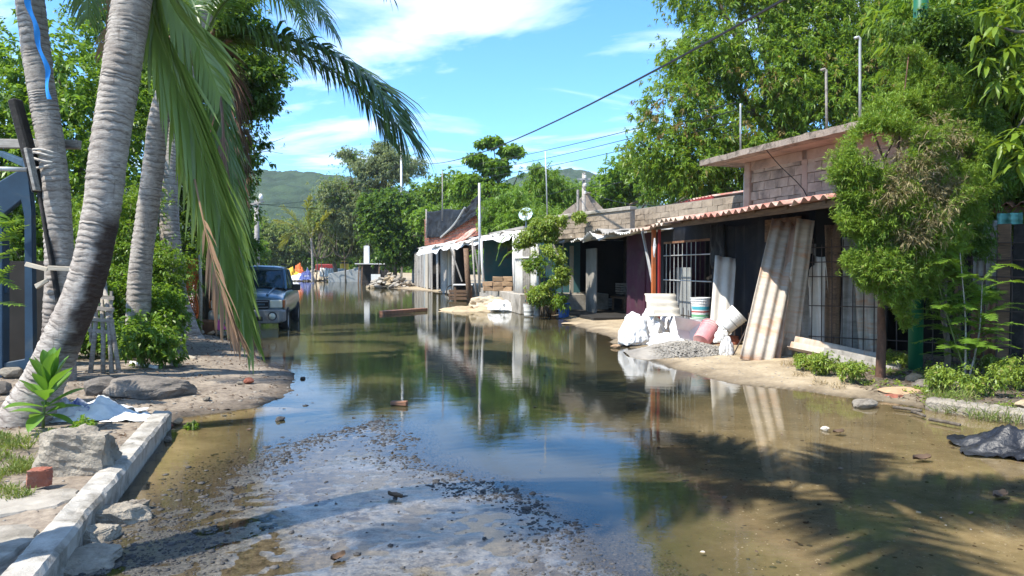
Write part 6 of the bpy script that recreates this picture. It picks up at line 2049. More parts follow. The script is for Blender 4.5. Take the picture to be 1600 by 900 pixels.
for i, (u0, u1, v0, v1, m_, lb) in enumerate((
        (1518, 1558, 560, 455, 'rust', 'rusty ribbed sheet low in the fence right of the sapling'),
        (1518, 1554, 452, 345, 'fibro_grey', 'grey ribbed sheet above the rusty one right of the sapling'),
        (1556, 1578, 560, 350, 'wood_brown', 'brown upright board right of the rusty sheet'),
        (1580, 1620, 575, 350, 'charred', 'dark upright board at the right edge'))):
    a_, b_ = FX(u0, 480, bh), FX(u1, 480, bh)
    z0_, z1_ = max(.03, FW((u0 + u1) / 2, v0, bh).z), FW((u0 + u1) / 2, v1, bh).z
    w = abs(a_.x - b_.x)
    if 'ribbed' in lb: o = corr(w, z1_ - z0_, .09, .014, .008, 0, .01, i + 80, 5, 0, 8).build('fence_sheet', M[m_], None, smooth=True)
    else: o = MB().box((0, 0, 0), (w, z1_ - z0_, .03), jit=.008).build('board', M[m_], None, bevel=.004)
    c = f0 + fcd * (a_.x + b_.x) / 2 + fcn * (bh - .05 * (i % 2)); c.z = (z0_ + z1_) / 2
    sheet_axes(o, c, fcd, Vector((0, 0, 1)))
    tag(o, lb, 'sheet' if 'ribbed' in lb else 'board', 'sheets standing in the fence')
p = FW(1578, 333, -.55)
o = MB().grid(16, 12, lambda a, b: p + fcd * (a - .5) * -.34 + Vector((0, 0, -.17 * b)) + fcn * (.05 * math.sin(a * 14) + .03 * fbm(a * 4, b * 3, 1))).build('turquoise_cloth', M['turq'], None, smooth=True)
tag(o, 'pleated turquoise cloth hanging behind the fence at the right', 'cloth')
# dark shed behind the fence
sh0 = f0 - fcn * 1.3 - fcd * .6
hs = thing('dark_shed', 'dark shed with a teal wall behind the right fence', 'shed', sh0, fcrz)
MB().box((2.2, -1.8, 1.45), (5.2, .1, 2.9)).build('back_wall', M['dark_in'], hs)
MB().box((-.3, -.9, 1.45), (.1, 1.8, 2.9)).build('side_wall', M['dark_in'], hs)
MB().box((.9, -1.7, 2.0), (2.3, .05, 1.5)).build('teal_panel', M['teal'], hs)
for k in range(5):
    o = corr(1.08, 2.8, .2, .04, .012, 0, .01, k, 4, 0, 6).build('roof_sheet', M['rust'], hs, smooth=True)
    sheet_axes(o, (-.1 + k * 1.03, -.75, 2.75 + .012 * (k % 2)), (1, 0, 0), (0, 1, -.14))
MB().bar((-.4, .45, 2.50), (4.9, .45, 2.50), .08, .1).build('beam', M['wood_brown'], hs)

# green steel pole
p = gnd(1430, 583, .05)
gp = thing('green_pole', 'tall dark green painted steel pole rising through the trees', 'pole', p)
MB().tube([(0, 0, -.1), (0, 0, 3.5), (0, 0, 8.5)], [.098, .098, .095], 18).build('shaft', M['green_paint'], gp, smooth=True)
MB().lathe([(0, .06), (.16, .05), (.17, .02), (.17, -.05)], 18).build('base_flange', M['green_paint'], gp, smooth=True)
# fallen sheets at the foot of the fence
for i, (u, v_, L, w, rz, tl, m_, lb) in enumerate(((1295, 535, 1.5, .6, -.75, .25, 'fibro_grey', 'upper fallen fibre sheet lying against the fence foot'), (1310, 552, 1.5, .5, -.65, .12, 'fibro', 'middle fallen fibre sheet lying in the weeds'), (1345, 562, 1.1, .35, -.5, .1, 'fibro_grey', 'lowest fallen fibre sheet nearest the thuja trunk'))):
    c = gnd(u, v_, .2)
    o = corr(w, L, .2, .05, .012, 0, .02, i, 8, 0, 8).build('corrugated_sheet', M[m_], None, smooth=True)
    sheet_axes(o, c + Vector((0, 0, .05 - .04 * i)), Vector((-math.sin(rz), math.cos(rz), .5 - .1 * i)), Vector((math.cos(rz), math.sin(rz), -.16)))
    tag(o, lb, 'roof sheet')
# verge kerb, bricks and stones
v0_, v1_ = gnd(1446, 640), gnd(1640, 668)
vd = (v1_ - v0_).normalized(); vn = Vector((-vd.y, vd.x, 0))


def vk(u, w):
    prof = [(0, -.1), (0, .09), (.03, .12), (.20, .125), (.23, .1), (.23, -.1)]
    o_, z = prof[int(w * 5 + .5)]
    q = v0_ + vd * (u * (v1_ - v0_).length) + vn * o_
    return q + Vector((.012 * fbm(u * 20, w * 3, 2, 3), .012 * fbm(u * 20, w * 3, 6, 3), z + .014 * fbm(u * 30, w * 3, 9, 3)))


kb2 = MB(); kb2.grid(70, 5, vk); kb2.f.append(tuple(71 * j for j in range(6))[::-1])
o = kb2.build('verge_kerb', M['stone'], None); tag(o, 'weedy stretch of old kerb along the right verge', 'kerb', None, 'structure')
rock('stone', 'flat topped pale stone at the water edge on the right', gnd(1347, 632, .02), (.36, .26, .22), 'stone', 61, 'stone', .3, 3)
rock('stone', 'rounded stone among the weeds on the right kerb', gnd(1497, 603, .12), (.2, .16, .17), 'stone', 62, 'stone', .3, 3)
rock('stone', 'pale stone on the far right end of the verge kerb', gnd(1597, 632, .12), (.22, .16, .15), 'sand', 63, 'stone', .3, 3)
rock('brick', 'orange brick lump lying at the foot of the green pole', gnd(1410, 612, .06), (.62, .34, .17), 'brick_tan', 64, 'brick', -.1, 3, .15)
rock('brick', 'flat red brick slab under the orange brick lump', gnd(1402, 620, .02), (.66, .36, .09), 'brick_red', 65, 'brick', -.2, 3, .12)
rock('stone', 'tan stone just behind the orange brick lump', gnd(1428, 592, .1), (.3, .22, .22), 'brick_tan', 66, 'stone', .6, 3)
rock('stone', 'grey mound of earth at the green pole foot', gnd(1452, 600, .1), (.5, .4, .24), 'stone_dark', 67, 'stone', .6, 3)
for i, (u0, v0, u1, v1) in enumerate(((1425, 643, 1445, 650), (1452, 655, 1500, 664), (1395, 636, 1440, 642))):
    post('stick', gnd(u0, v0, .03), gnd(u1, v1, .03), .018, 'bark', ['short dark stick floating by the right verge', 'longer dark stick lying along the right kerb foot', 'thin stick lying before the flat red brick'][i], 'stick')
# black plastic in the water at the right edge
c = gnd(1612, 712)
cloth_lump('black_sheet', c + Vector((.05, .1, -.01)), .52, .40, .24, 'black_plastic', 'crumpled black plastic sheet in the water at the right edge', 'plastic sheet', 41, -.5, 40, 1.6)

# ---- the thuja
tb_ = gnd(1374, 590, .08)
tree('thuja', 'unkempt golden green thuja with brown twiggy patches by the fence', tb_, at(1405, 300, 9.6), .058,
     lob([(1400, 230, 9.7, .62), (1352, 255, 9.5, .40), (1455, 230, 9.8, .60), (1385, 320, 9.6, .54), (1340, 300, 9.5, .28), (1440, 330, 9.7, .62), (1372, 415, 9.5, .40), (1320, 345, 9.5, .18), (1318, 272, 9.5, .20), (1362, 205, 9.6, .25), (1420, 90, 10.1, .22), (1478, 128, 10, .28), (1520, 245, 9.9, .25), (1515, 330, 9.8, .22), (1500, 420, 9.7, .20), (1352, 468, 9.5, .13), (1400, 482, 9.6, .17), (1368, 500, 9.5, .13), (1385, 455, 9.5, .22), (1415, 500, 9.7, .13), (1335, 405, 9.5, .16), (1450, 165, 9.9, .42), (1492, 290, 9.9, .42), (1425, 405, 9.6, .38), (1395, 180, 9.9, .36), (1345, 440, 9.5, .16), (1478, 370, 9.8, .32), (1410, 455, 9.6, .22), (1445, 440, 9.7, .22), (1360, 350, 9.5, .3), (1500, 220, 10, .3), (1430, 120, 10.1, .3), (1370, 210, 9.7, .25)]),
     26000, 11, .072, .0115, 'leaf_thuja', 'bark_red', None, 31, mix=None, limbs=14, twigs=150, shell=.5, freq=1.6, gap=-.035, spread=.5, droop=-.05, along=.10, lift=.7)
th = bpy.data.objects['thuja']
rel_l = [(l[0] - tb_.x, l[1] - tb_.y, l[2] - tb_.z, l[3]) for l in lob([(1425, 262, 9.3, .40), (1450, 330, 9.3, .45), (1395, 300, 9.2, .35), (1425, 370, 9.3, .34), (1465, 215, 9.4, .40), (1480, 290, 9.5, .3)])]
o, _ = foliage('dry_twigs', rel_l, 1100, 8, .09, .010, M['leaf_dry_thuja'], th, 7, spread=.6, droop=.1, freq=2.8, gap=.06)
tree('vine_mass', 'dark leafy vine mass wrapping the green pole behind the thuja', gnd(1475, 592, .1), at(1470, 380, 10.7), .04,
     lob([(1460, 60, 10.8, .5), (1495, 120, 10.8, .55), (1450, 180, 10.9, .5), (1505, 205, 10.7, .55), (1525, 285, 10.6, .45), (1490, 330, 10.6, .5), (1462, 400, 10.6, .42), (1508, 385, 10.5, .36), (1482, 465, 10.5, .3), (1535, 455, 10.5, .22), (1420, 40, 10.9, .35), (1530, 60, 10.9, .5), (1412, 130, 10.9, .35)]),
     7000, 8, .075, .026, 'leaf_dark', 'bark', None, 33, limbs=8, twigs=60, freq=1.6, gap=-.06, droop=.5, cat='vine')
# ---- feathery sapling before the fence
sp = gnd(1515, 598, .1)
sl = thing('feathery_sapling', 'young sapling with feathery leaves before the right fence', 'sapling', sp)
rr = random.Random(12)
for i, (u, v_) in enumerate(((1500, 395), (1535, 440), (1462, 430), (1545, 470), (1478, 490))):
    top = at(u, v_, 9.3 + .1 * i) - sp
    st_ = spline([Vector((.03 * i - .06, 0, -.03)), top * .45 + Vector((.05 * math.sin(i * 2), 0, .05)), top], 16)
    MB().tube(st_, [.014 - .0006 * k for k in range(16)], 6).build('stem', M['wood_grey' if i < 2 else 'stem_green'], sl, smooth=True)
    for k in range(14):
        p = st_[15 - int(k * .85)]
        az = rr.uniform(0, 2 * PI); L = rr.uniform(.45, .75)
        h = Vector((math.cos(az), math.sin(az) * .8, 0)); e = rr.uniform(.05, .7)
        frond(sl, [p, p + (h * math.cos(e) + Vector((0, 0, math.sin(e)))) * L * .5, p + h * L * .92 + Vector((0, 0, math.sin(e) * L * .35))], M['leaf_bright' if k < 5 else 'leaf_mid'], .125, .016, 30, .5, 1.0, .005, 200 + i * 20 + k, .12, .45, name='leaf_spray')
# litter and low growth of the right verge
P = scatter_ground(9000, 3.6, 9, 6.5, 12.5, 24, lambda x, y, h, m, r: m['verge'] > .3)
rng = np.random.default_rng(19)
D = unit(np.stack([rng.normal(size=len(P)), rng.normal(size=len(P)), rng.normal(size=len(P)) * .2], 1))
V, F = leaf_arrays(P + np.array([0, 0, .012]), D, rng.uniform(.03, .13, len(P)), rng.uniform(.005, .022, len(P)), rng)
tag(link('leaf_litter', np_mesh('leaf_litter', V, F), M['litter']), 'brown litter under the fence on the right verge', None, None, 'stuff')
P = scatter_ground(2200, 4.4, 8.6, 7.4, 11.6, 26, lambda x, y, h, m, r: (m['verge'] > .5) & (r.random(len(x)) < .5 + .9 * nfbm(x, y, 1.6, 2, 81)))
V, F = rosettes(P + np.array([0, 0, .04]), np.tile(np.array([0, 0, 1.0]), (len(P), 1)), 6, .055, .02, rng, droop=.1, along=.05, lift=.6)
tag(link('ground_cover', np_mesh('ground_cover', V, F), M['leaf_weed']), 'low weedy ground cover on the right verge', None, None, 'stuff')
# weeds of the right verge
for i, (u, v_, s, m_, lb) in enumerate(((1290, 588, .40, 'leaf_bright', 'yellow green weed in front of the fallen sheets'), (1330, 598, .38, 'leaf_bright', 'bushy weed at the water edge left of the flat stone'), (1262, 580, .28, 'leaf_bright', 'sparse weed beside the leaning sheets'), (1480, 612, .36, 'leaf_bright', 'leafy weed on the right kerb below the sapling'), (1540, 620, .42, 'leaf_bright', 'spreading weed on the right kerb by the rounded stone'), (1590, 612, .45, 'leaf_mid', 'weed at the right edge of the verge'), (1400, 575, .3, 'leaf_mid', 'small weed between thuja trunk and green pole'), (1560, 590, .35, 'leaf_bright', 'bright low weed under the sapling'))):
    weed(u, v_, s, lb, 60 + i, 'leaf_weed', 260, 6, .050, .018, .08)
rr = random.Random(5)
spots = [(gnd(u, v_, .1).x, gnd(u, v_, .1).y, .14) for u, v_ in ((1480, 630), (1510, 632), (1535, 640), (1560, 640), (1580, 645), (1505, 620), (1470, 620))]
tufts('grass', spots, 'grass trailing over the right kerb into the water', 'grass', 110, .24, .006, 5)
spots = [(gnd(u, v_, .06).x, gnd(u, v_, .06).y, .1) for u, v_ in ((1250, 590), (1280, 600), (1310, 605), (1230, 575))]
tufts('straw', spots, 'dry straw at the foot of the weeds by the leaning sheets', 'straw', 60, .16, .005, 6)

# ---- vine over the post of the open shack
vb = gnd(852, 494, .02)
vt = thing('flowering_vine', 'leafy climbing vine with yellow green leaves on the shack corner', 'vine', vb)
lb_ = [(l[0] - vb.x, l[1] - vb.y, l[2] - vb.z, l[3]) for l in lob([(850, 360, 23.4, .5), (838, 410, 23.2, .42), (868, 430, 22.8, .45), (845, 460, 22.8, .40), (875, 470, 22.6, .35), (820, 375, 24, .4), (870, 345, 23, .32), (905, 338, 23, .22), (935, 338, 23, .12), (860, 400, 22.9, .45), (815, 340, 24.5, .4)])]
o, tips = foliage('foliage', lb_, 6500, 6, .085, .045, M['leaf_weed'], vt, 15, freq=1.6, gap=-.12, droop=.6)
o, tips2 = foliage('darker_foliage', lb_[:6], 500, 6, .10, .05, M['leaf_bright'], vt, 16, freq=1.6, droop=.6)  # second, sparser set of larger leaves in a darker green
for k in range(5):
    q = Vector(lb_[k][:3])
    limb(vt, [Vector((.08 * k - .15, .02 * k, -.05)), q * .4 + Vector((.1 * math.sin(k * 3), 0, .1)), q], .03, .012, M['bark'], 6, 'stem')
for i, (u0, v0, u1, v1) in enumerate(((800, 372, 775, 408), (812, 395, 780, 415), (802, 350, 768, 360))):
    frond(vt, rel(vb, at(u0 + 20, v0 - 10, 24), at((u0 + u1) / 2, v0, 24), at(u1, v1, 24)), M['leaf_mid'], .25, .05, 22, .8, 1, .01, 300 + i, .1, .4, name='leaf_spray')
# potted stems by the vine foot
for i, (u, v_) in enumerate(((840, 490), (862, 492))):
    pt = thing('plant_pot', ['dark pot at the foot of the vine on the side of the panel wall', 'dark pot at the foot of the vine on the side of the blue bucket'][i], 'pot', gnd(u, v_, .02))
    MB().lathe([(0, 0), (.13, 0), (.18, .26), (.20, .27), (.20, .31), (.16, .31), (.14, .2), (0, .2)], 16).build('pot', M['stone_dark'], pt, smooth=True)
    MB().tube([(0, 0, .2), (.03, 0, .5), (.0, .02, .8)], .02, 6).build('stem', M['bark'], pt)

# ================================================================== PARKED TRUCK
tpos = Vector((at(417, 500, 23.0).x, 23.6, 0)); tpos = Vector((-7.06, 20.5, 0))
fwd = Vector((.20, -.98, 0)).normalized()
tr = thing('parked_truck', 'dark blue green pickup truck parked at the flooded left edge', 'truck', (tpos.x, tpos.y, -.12), math.atan2(fwd.y, fwd.x) - PI / 2)
paint = NT('truck_paint')
paint.b.inputs['Base Color'].default_value = (.042, .085, .115, 1)
paint.b.inputs['Roughness'].default_value = .32; paint.b.inputs['Metallic'].default_value = .25
paint.b.inputs['Coat Weight'].default_value = .6; paint.b.inputs['Coat Roughness'].default_value = .12
pv = paint.coords((1, 1, 1)); dn = paint.noise(pv, 3, 8, .7)
paint.link(paint.mix(paint.ramp(dn, [(.45, 0.0), (.8, .35)]), (.042, .085, .115), (.16, .15, .13)), paint.b.inputs['Base Color'])
M['truck_paint'] = paint.m
M['grey_trim'] = mat('grey_trim', (.25, .255, .255), (.19, .195, .195), (.14, .12, .1), 3, .5, .1, 40, .002)
g_ = NT('car_glass'); g_.b.inputs['Base Color'].default_value = (.02, .035, .04, 1); g_.b.inputs['Roughness'].default_value = .05; g_.b.inputs['Specular IOR Level'].default_value = .7
g_.b.inputs['Alpha'].default_value = .72
M['car_glass'] = g_.m
M['lamp_lens'] = mat('lamp_lens', (.70, .68, .56), (.58, .56, .46), None, 8, .15, .1, 60, .002, spec=.6)
M['chrome'] = mat('chrome', (.6, .6, .6), (.5, .5, .5), None, 4, .25, 0, metal=.9)
M['tyre'] = mat('tyre', (.025, .025, .025), (.015, .015, .015), (.08, .07, .06), 6, .85, .4)
M['plate'] = mat('plate', (.72, .72, .70), (.62, .62, .6), None, 14, .4, .1)


def loft(secs, nseg=None):
    b = MB(); n = len(secs[0]); vs = [p for s in secs for p in s]; fs = []
    for i in range(len(secs) - 1):
        for k in range(n):
            j = (k + 1) % n
            fs.append((i * n + k, i * n + j, (i + 1) * n + j, (i + 1) * n + k))
    fs.append(tuple(range(n))[::-1]); fs.append(tuple(range((len(secs) - 1) * n, len(secs) * n)))
    b.add(vs, fs); return b


def sec(y, w, z0, z1, crown=.05, tum=.06, wz=None):
    """half section of a car body, mirrored: bottom, side with its swell, shoulder, crown"""
    h = z1 - z0
    half = [(w * .93, z0), (w * 1.0, z0 + h * .22), (w * 1.01, z0 + h * .55), (w * (1 - tum * .5), z0 + h * .86), (w * (1 - tum * 1.8), z0 + h * .965), (w * .6, z1 + crown * .6), (0, z1 + crown)]
    pts = half + [(-x, z) for x, z in half[-2::-1]]
    return [Vector((x, y, z)) for x, z in pts]


body = loft([sec(-2.75, .86, .48, 1.08), sec(-2.6, .90, .42, 1.12), sec(-.9, .915, .40, 1.13), sec(.6, .915, .40, 1.12), sec(.95, .915, .40, 1.10, .07), sec(1.7, .91, .42, 1.03, .07), sec(2.05, .89, .50, .96, .06), sec(2.18, .86, .55, .90, .03)])
o = body.build('body', M['truck_paint'], tr, smooth=True, bevel=0)
s_ = o.modifiers.new('sub', 'SUBSURF'); s_.levels = s_.render_levels = 2
for e in (-1, 1):
    MB().bar((e * .52, .95, 1.175), (e * .46, 2.0, 1.03), .05, .025).build('hood_crease', M['truck_paint'], o, bevel=.01)


def cab(y, w, z): return [Vector((w, y, z)), Vector((-w, y, z))]


def quadplate(p, th=.02):
    b = MB(); a, b_, c, d = [Vector(q) for q in p]; n = (b_ - a).cross(d - a).normalized() * th
    b.add([a, b_, c, d, a - n, b_ - n, c - n, d - n], [(0, 1, 2, 3), (7, 6, 5, 4), (0, 4, 5, 1), (1, 5, 6, 2), (2, 6, 7, 3), (3, 7, 4, 0)]); return b


# windscreen base y .72 z 1.14, top y .02 z 1.66
wb, wt, wbw, wtw = (.74, 1.15), (.03, 1.64), .78, .66
quadplate([(wbw, wb[0], wb[1]), (wtw, wt[0], wt[1]), (-wtw, wt[0], wt[1]), (-wbw, wb[0], wb[1])]).build('windscreen', M['car_glass'], tr)
rf_ = loft([[Vector((x * .68, y, z)) for x, z in ((1, z0), (.96, z0 + .05), (.6, z0 + .085), (0, z0 + .10), (-.6, z0 + .085), (-.96, z0 + .05), (-1, z0), (0, z0 - .01))] for y, z0 in ((.06, 1.63), (-.1, 1.665), (-.8, 1.68), (-1.25, 1.65))])
rf_.build('roof', M['truck_paint'], tr, smooth=True, bevel=.01)
for e in (-1, 1):
    MB().bar((e * (wbw + .02), wb[0] + .02, wb[1] - .02), (e * (wtw + .02), wt[0] + .02, wt[1] + .02), .07, .06).build('pillar', M['truck_paint'], tr, bevel=.012)
    MB().bar((e * .80, -1.25, 1.12), (e * .67, -1.2, 1.66), .12, .07).build('pillar', M['truck_paint'], tr, bevel=.012)
    MB().bar((e * .81, -.35, 1.12), (e * .68, -.35, 1.67), .07, .05).build('pillar', M['truck_paint'], tr, bevel=.012)
    q = [(e * .82, .62, 1.14), (e * .82, -1.2, 1.14), (e * .68, -1.15, 1.63), (e * .67, .05, 1.63)]
    quadplate(q if e < 0 else q[::-1], .015).build('side_window', M['car_glass'], tr)
    # mirrors
    mb_ = MB().box((0, 0, 0), (.22, .10, .17)).build('mirror', M['tyre'], tr, loc=(e * 1.06, .60, 1.18), bevel=.03, seg=2)
    MB().bar((-e * .2, 0, -.05), (0, 0, -.02), .05, .05).build('mirror_arm', M['tyre'], mb_)
    # lamps
    hl = MB().box((e * .70, 2.10, .80), (.30, .14, .20)).build('headlight', M['lamp_lens'], tr, bevel=.025, seg=2)
    MB().box((e * .875, 2.05, .80), (.05, .16, .19)).build('indicator', M['orange_paint'], tr, bevel=.012)
    fl = MB().lathe([(0, .02), (.055, .02), (.075, .0), (.085, -.03)], 16, Matrix.Translation((e * .62, 2.30, .50)) @ Matrix.Rotation(-PI / 2, 4, 'X')).build('fog_light', M['lamp_lens'], tr, smooth=True)
    MB().tube([(e * .62 + .10 * math.cos(a), 2.285, .50 + .10 * math.sin(a)) for a in np.linspace(0, 2 * PI, 17)], .02, 5, False).build('fog_light_ring', M['tyre'], fl)
    # wheels
    for y in (1.42, -1.75):
        w_ = thing('wheel', None, None); del_ = [w_.pop(k) for k in list(w_.keys())]
        w_.parent = tr; w_.location = (e * .82, y, .35); w_.rotation_euler = (0, PI / 2, 0)
        MB().lathe([(.21, -.11), (.31, -.12), (.35, -.09), (.355, 0), (.35, .09), (.31, .12), (.21, .11)], 28).build('tyre', M['tyre'], w_, smooth=True)
        MB().lathe([(.0, .03 * e), (.06, .05 * e), (.08, .02 * e), (.17, .03 * e), (.20, .09 * e), (.215, .10 * e), (.215, -.1 * e)], 20).build('rim', M['galv'], w_, smooth=True)
MB().box((0, .80, 1.11), (1.5, .14, .03)).build('cowl', M['tyre'], tr)
for x0, x1 in ((-.55, -.02), (.1, .62)):
    MB().tube([(x0, .83, 1.135), ((x0 + x1) / 2, .70, 1.20), (x1, .66, 1.225)], .010, 5).build('wiper', M['tyre'], tr)
gr = MB().box((0, 2.155, .79), (1.06, .06, .23)).build('grille', M['tyre'], tr, bevel=.015)
for z in (.72, .865): MB().box((0, 2.19, z), (1.02, .03, .028)).build('grille_bar', M['grey_trim'], gr, bevel=.006)
MB().box((0, 2.20, .79), (.86, .035, .05)).build('grille_bar', M['truck_paint'], gr, bevel=.01)
MB().lathe([(0, .012), (.07, .010), (.085, 0)], 20, Matrix.Translation((0, 2.222, .79)) @ Matrix.Rotation(-PI / 2, 4, 'X') @ Matrix.Scale(.45, 4, (0, 1, 0))).build('oval_badge', mat('badge', (.02, .06, .25), (.015, .05, .2), None, 4, .3, 0), gr)
bp = loft([[Vector((x, y, z)) for x, z in ((w, .36), (w, .62), (w - .06, .66), (-w + .06, .66), (-w, .62), (-w, .36), (-w + .08, .32), (w - .08, .32))] for y, w in ((1.9, .92), (2.16, .91), (2.27, .86), (2.30, .78))])
bp.build('bumper', M['grey_trim'], tr, bevel=.02)
MB().box((0, 2.30, .44), (.78, .03, .11)).build('air_intake', M['tyre'], tr, bevel=.01)
pl = MB().box((-.0, 2.325, .60), (.36, .015, .17)).build('number_plate', M['plate'], tr, bevel=.006)
MB().box((0, 0, 0), (1.3, .06, .5)).build('rear_glass', M['car_glass'], tr, loc=(0, -1.28, 1.38), rot=(R(-8), 0, 0))
# cabin inside
MB().box((0, -.45, .95), (1.5, 1.9, .5)).build('cabin_floor', M['dark_in'], tr)
for x in (-.38, .38):
    s_ = MB().box((x, -.35, 1.25), (.46, .14, .55)).build('seat', M['fibro_grey'], tr, bevel=.05, seg=2)
    MB().box((x, -.37, 1.56), (.24, .09, .14)).build('headrest', M['fibro_grey'], s_, bevel=.03)
MB().tube([(.38 + .18 * math.cos(a), .38 - .06 * math.sin(a), 1.16 + .17 * math.sin(a)) for a in np.linspace(0, 2 * PI, 21)], .017, 6, False).build('steering_wheel', M['grey_trim'], tr)
MB().box((0, .5, 1.10), (1.45, .4, .08)).build('dashboard', M['dark_in'], tr, bevel=.02)
MB().box((.0, .02, 1.56), (.20, .03, .06)).build('rear_view_mirror', M['tyre'], tr, bevel=.01)
MB().tube([(0, .02, 1.52), (0, .03, 1.40)], .018, 6).build('hanging_charm', M['white_plastic'], tr)
for e in (-1, 1): MB().tube([(e * .62, .0, 1.80), (e * .62, -1.2, 1.80)], .018, 6).build('roof_rail', M['tyre'], tr)

# ================================================================== END OF THE STREET
rr = random.Random(4)


def rubble(name, label, c, sx, sy, sz, n, seed, ms=('stone', 'concrete', 'sand'), s0=.25):
    r_ = random.Random(seed)
    t_ = thing(name, label, 'rubble pile', c)
    meshes = [rock_mesh('chunk', seed * 10 + k, 2, .4) for k in range(5)]
    for k, me_ in enumerate(meshes): me_.materials.append(M[ms[k % len(ms)]])
    for k in range(n):
        a = r_.random() * 6.28; q = math.sqrt(r_.random())
        o = bpy.data.objects.new('chunk', r_.choice(meshes)); COL.objects.link(o); o.parent = t_
        s = s0 * r_.uniform(.6, 1.9)
        o.location = (math.cos(a) * q * sx, math.sin(a) * q * sy, sz * max(0, 1 - q ** 1.6) * r_.uniform(.6, 1.05) + .02)
        o.rotation_euler = (r_.uniform(-.5, .5), r_.uniform(-.5, .5), r_.uniform(0, 6)); o.scale = (s * r_.uniform(.8, 1.5), s, s * r_.uniform(.6, 1))
    return t_


rubble('rubble_pile', 'pale pile of broken masonry beside the far shack', at(611, 445, 58) * Vector((1, 1, 0)) + Vector((.2, 0, 0)) if False else Vector((at(611, 440, 58).x, 58, 0)), 1.8, 2.0, 1.05, 150, 1, s0=.32)
rubble('rubble_pile', 'low grey rubble bank along the far end of the water', Vector((at(450, 432, 92).x, 92.5, .1)), 4.5, 1.6, .6, 110, 2, ('stone', 'concrete', 'stone_dark'), .4)
rubble('rubble_pile', 'grey rubble under the bare trees at the street end', Vector((at(500, 428, 94).x, 95, .2)), 3.2, 1.6, 1.3, 90, 3, ('stone_dark', 'concrete', 'stone'), .45)
rubble('rubble_pile', 'rubble between the small stall and the dark round tree', Vector((at(560, 428, 84).x, 86, .1)), 3.0, 1.6, 1.0, 80, 4, ('stone', 'concrete', 'brick_tan'), .42)


def far(u, v, Y): return at(u, v, Y)


c = far(456, 428, 88); c.z = .1
cloth_lump('yellow_tarp', c, 1.3, 1.0, 1.9, 'yellow', 'yellow tarpaulin heaped at the end of the street', 'tarpaulin', 51)
c = far(467, 424, 89); c.z = .5
cloth_lump('orange_tarp', c, 1.2, .9, 1.9, 'orange_cloth', 'orange tarpaulin heaped behind the yellow one', 'tarpaulin', 52)
c = far(466, 432, 87); c.z = .1
cloth_lump('white_tarp', c, 1.3, .8, .9, 'sack_white', 'white plastic heaped below the orange tarpaulin', 'tarpaulin', 53)
c = far(478, 428, 86); c.z = .1
cloth_lump('blue_clothes', c, .9, .7, 1.5, 'blue_cloth', 'heap of blue clothes at the end of the street', 'clothes', 54)
c = far(490, 430, 88); c.z = .1
cloth_lump('sack_heap', c, 1.2, .7, 1.5, 'sack_tan', 'tan sacks heaped right of the blue clothes', 'sack', 55)
# overturned white boat-like sheet and grey roof piece
o = corr(3.0, 1.1, .3, .05, .02, 0, .06, 3, 4, 0, 5).build('white_sheet', M['tin_white'], None, smooth=True)
sheet_axes(o, far(520, 426, 86) * 1.0, (1, .1, 0), (0, .45, 1)); tag(o, 'white ribbed sheet leaning at the end of the street', 'roof sheet')
gb2 = thing('grey_tank_lid', 'grey gable shaped cover standing in the water at the street end', 'cover', Vector((far(541, 430, 82).x, 82, 0)))
b = MB(); vs = [(-2.0, 0, -.1), (2.0, 0, -.1), (2.0, 0, .9), (.9, 0, 1.45), (-2.0, 0, .9), (-2.0, 2.2, -.1), (2.0, 2.2, -.1), (2.0, 2.2, .9), (.9, 2.2, 1.5), (-2.0, 2.2, .9)]
b.add(vs, [(0, 1, 2, 3, 4), (9, 8, 7, 6, 5), (0, 4, 9, 5), (1, 6, 7, 2), (2, 7, 8, 3), (3, 8, 9, 4), (0, 5, 6, 1)])
b.build('shell', M['tin_grey'], gb2, bevel=.03)
MB().bar((.9, -.1, 1.52), (.9, 2.3, 1.56), .2, .05).build('ridge', M['white_paint'], gb2)
dr = thing('yellow_drum', 'yellow drum with black bands on the rubble at the street end', 'drum', Vector((far(538, 415, 87).x, 87, .9)))
MB().lathe([(0, 0), (.5, 0), (.5, .45), (.53, .47), (.5, .5), (.5, .95), (.53, .97), (.5, 1.0), (.5, 1.5), (0, 1.5)], 18).build('body', M['yellow'], dr, smooth=False)
MB().lathe([(.515, .1), (.515, .3)], 18).build('band', M['wire'], dr)
MB().lathe([(.515, 1.15), (.515, 1.35)], 18).build('band', M['wire'], dr)
o = MB().box((0, 0, .5), (2.4, .8, .8), jit=.05).build('red_crate', M['red_paint'], None, Vector((far(509, 412, 90).x, 90, 1.1)), bevel=.04)
tag(o, 'dark red box on the rubble under the bare trees', 'box')
sta = thing('small_stall', 'small dark stall with a white top standing in the flood', 'stall', Vector((far(585, 430, 72).x, 72, 0)))
MB().box((0, 0, 1.95), (3.4, 2.0, .09), jit=.02).build('roof', M['white_paint'], sta)
MB().box((0, .9, .95), (3.1, .08, 1.9)).build('back_panel', M['charred'], sta)
MB().box((1.1, -.8, 1.3), (1.2, .06, 1.1)).build('front_panel', M['charred'], sta)
for x in (-1.4, -1.1, .55, 1.5): MB().bar((x, -.85, -.1), (x + .1, -.85, 1.9), .12, .12).build('post', M['wood_brown'], sta)
MB().box((.3, -.9, .5), (.9, .08, .9)).build('white_panel', M['white_plastic'], sta)
post('white_post', Vector((far(573, 405, 72.5).x, 72.5, 1.9)), far(573, 384, 72.5), .24, 'white_paint', 'white square post standing on the small stall', 'post', square=True)
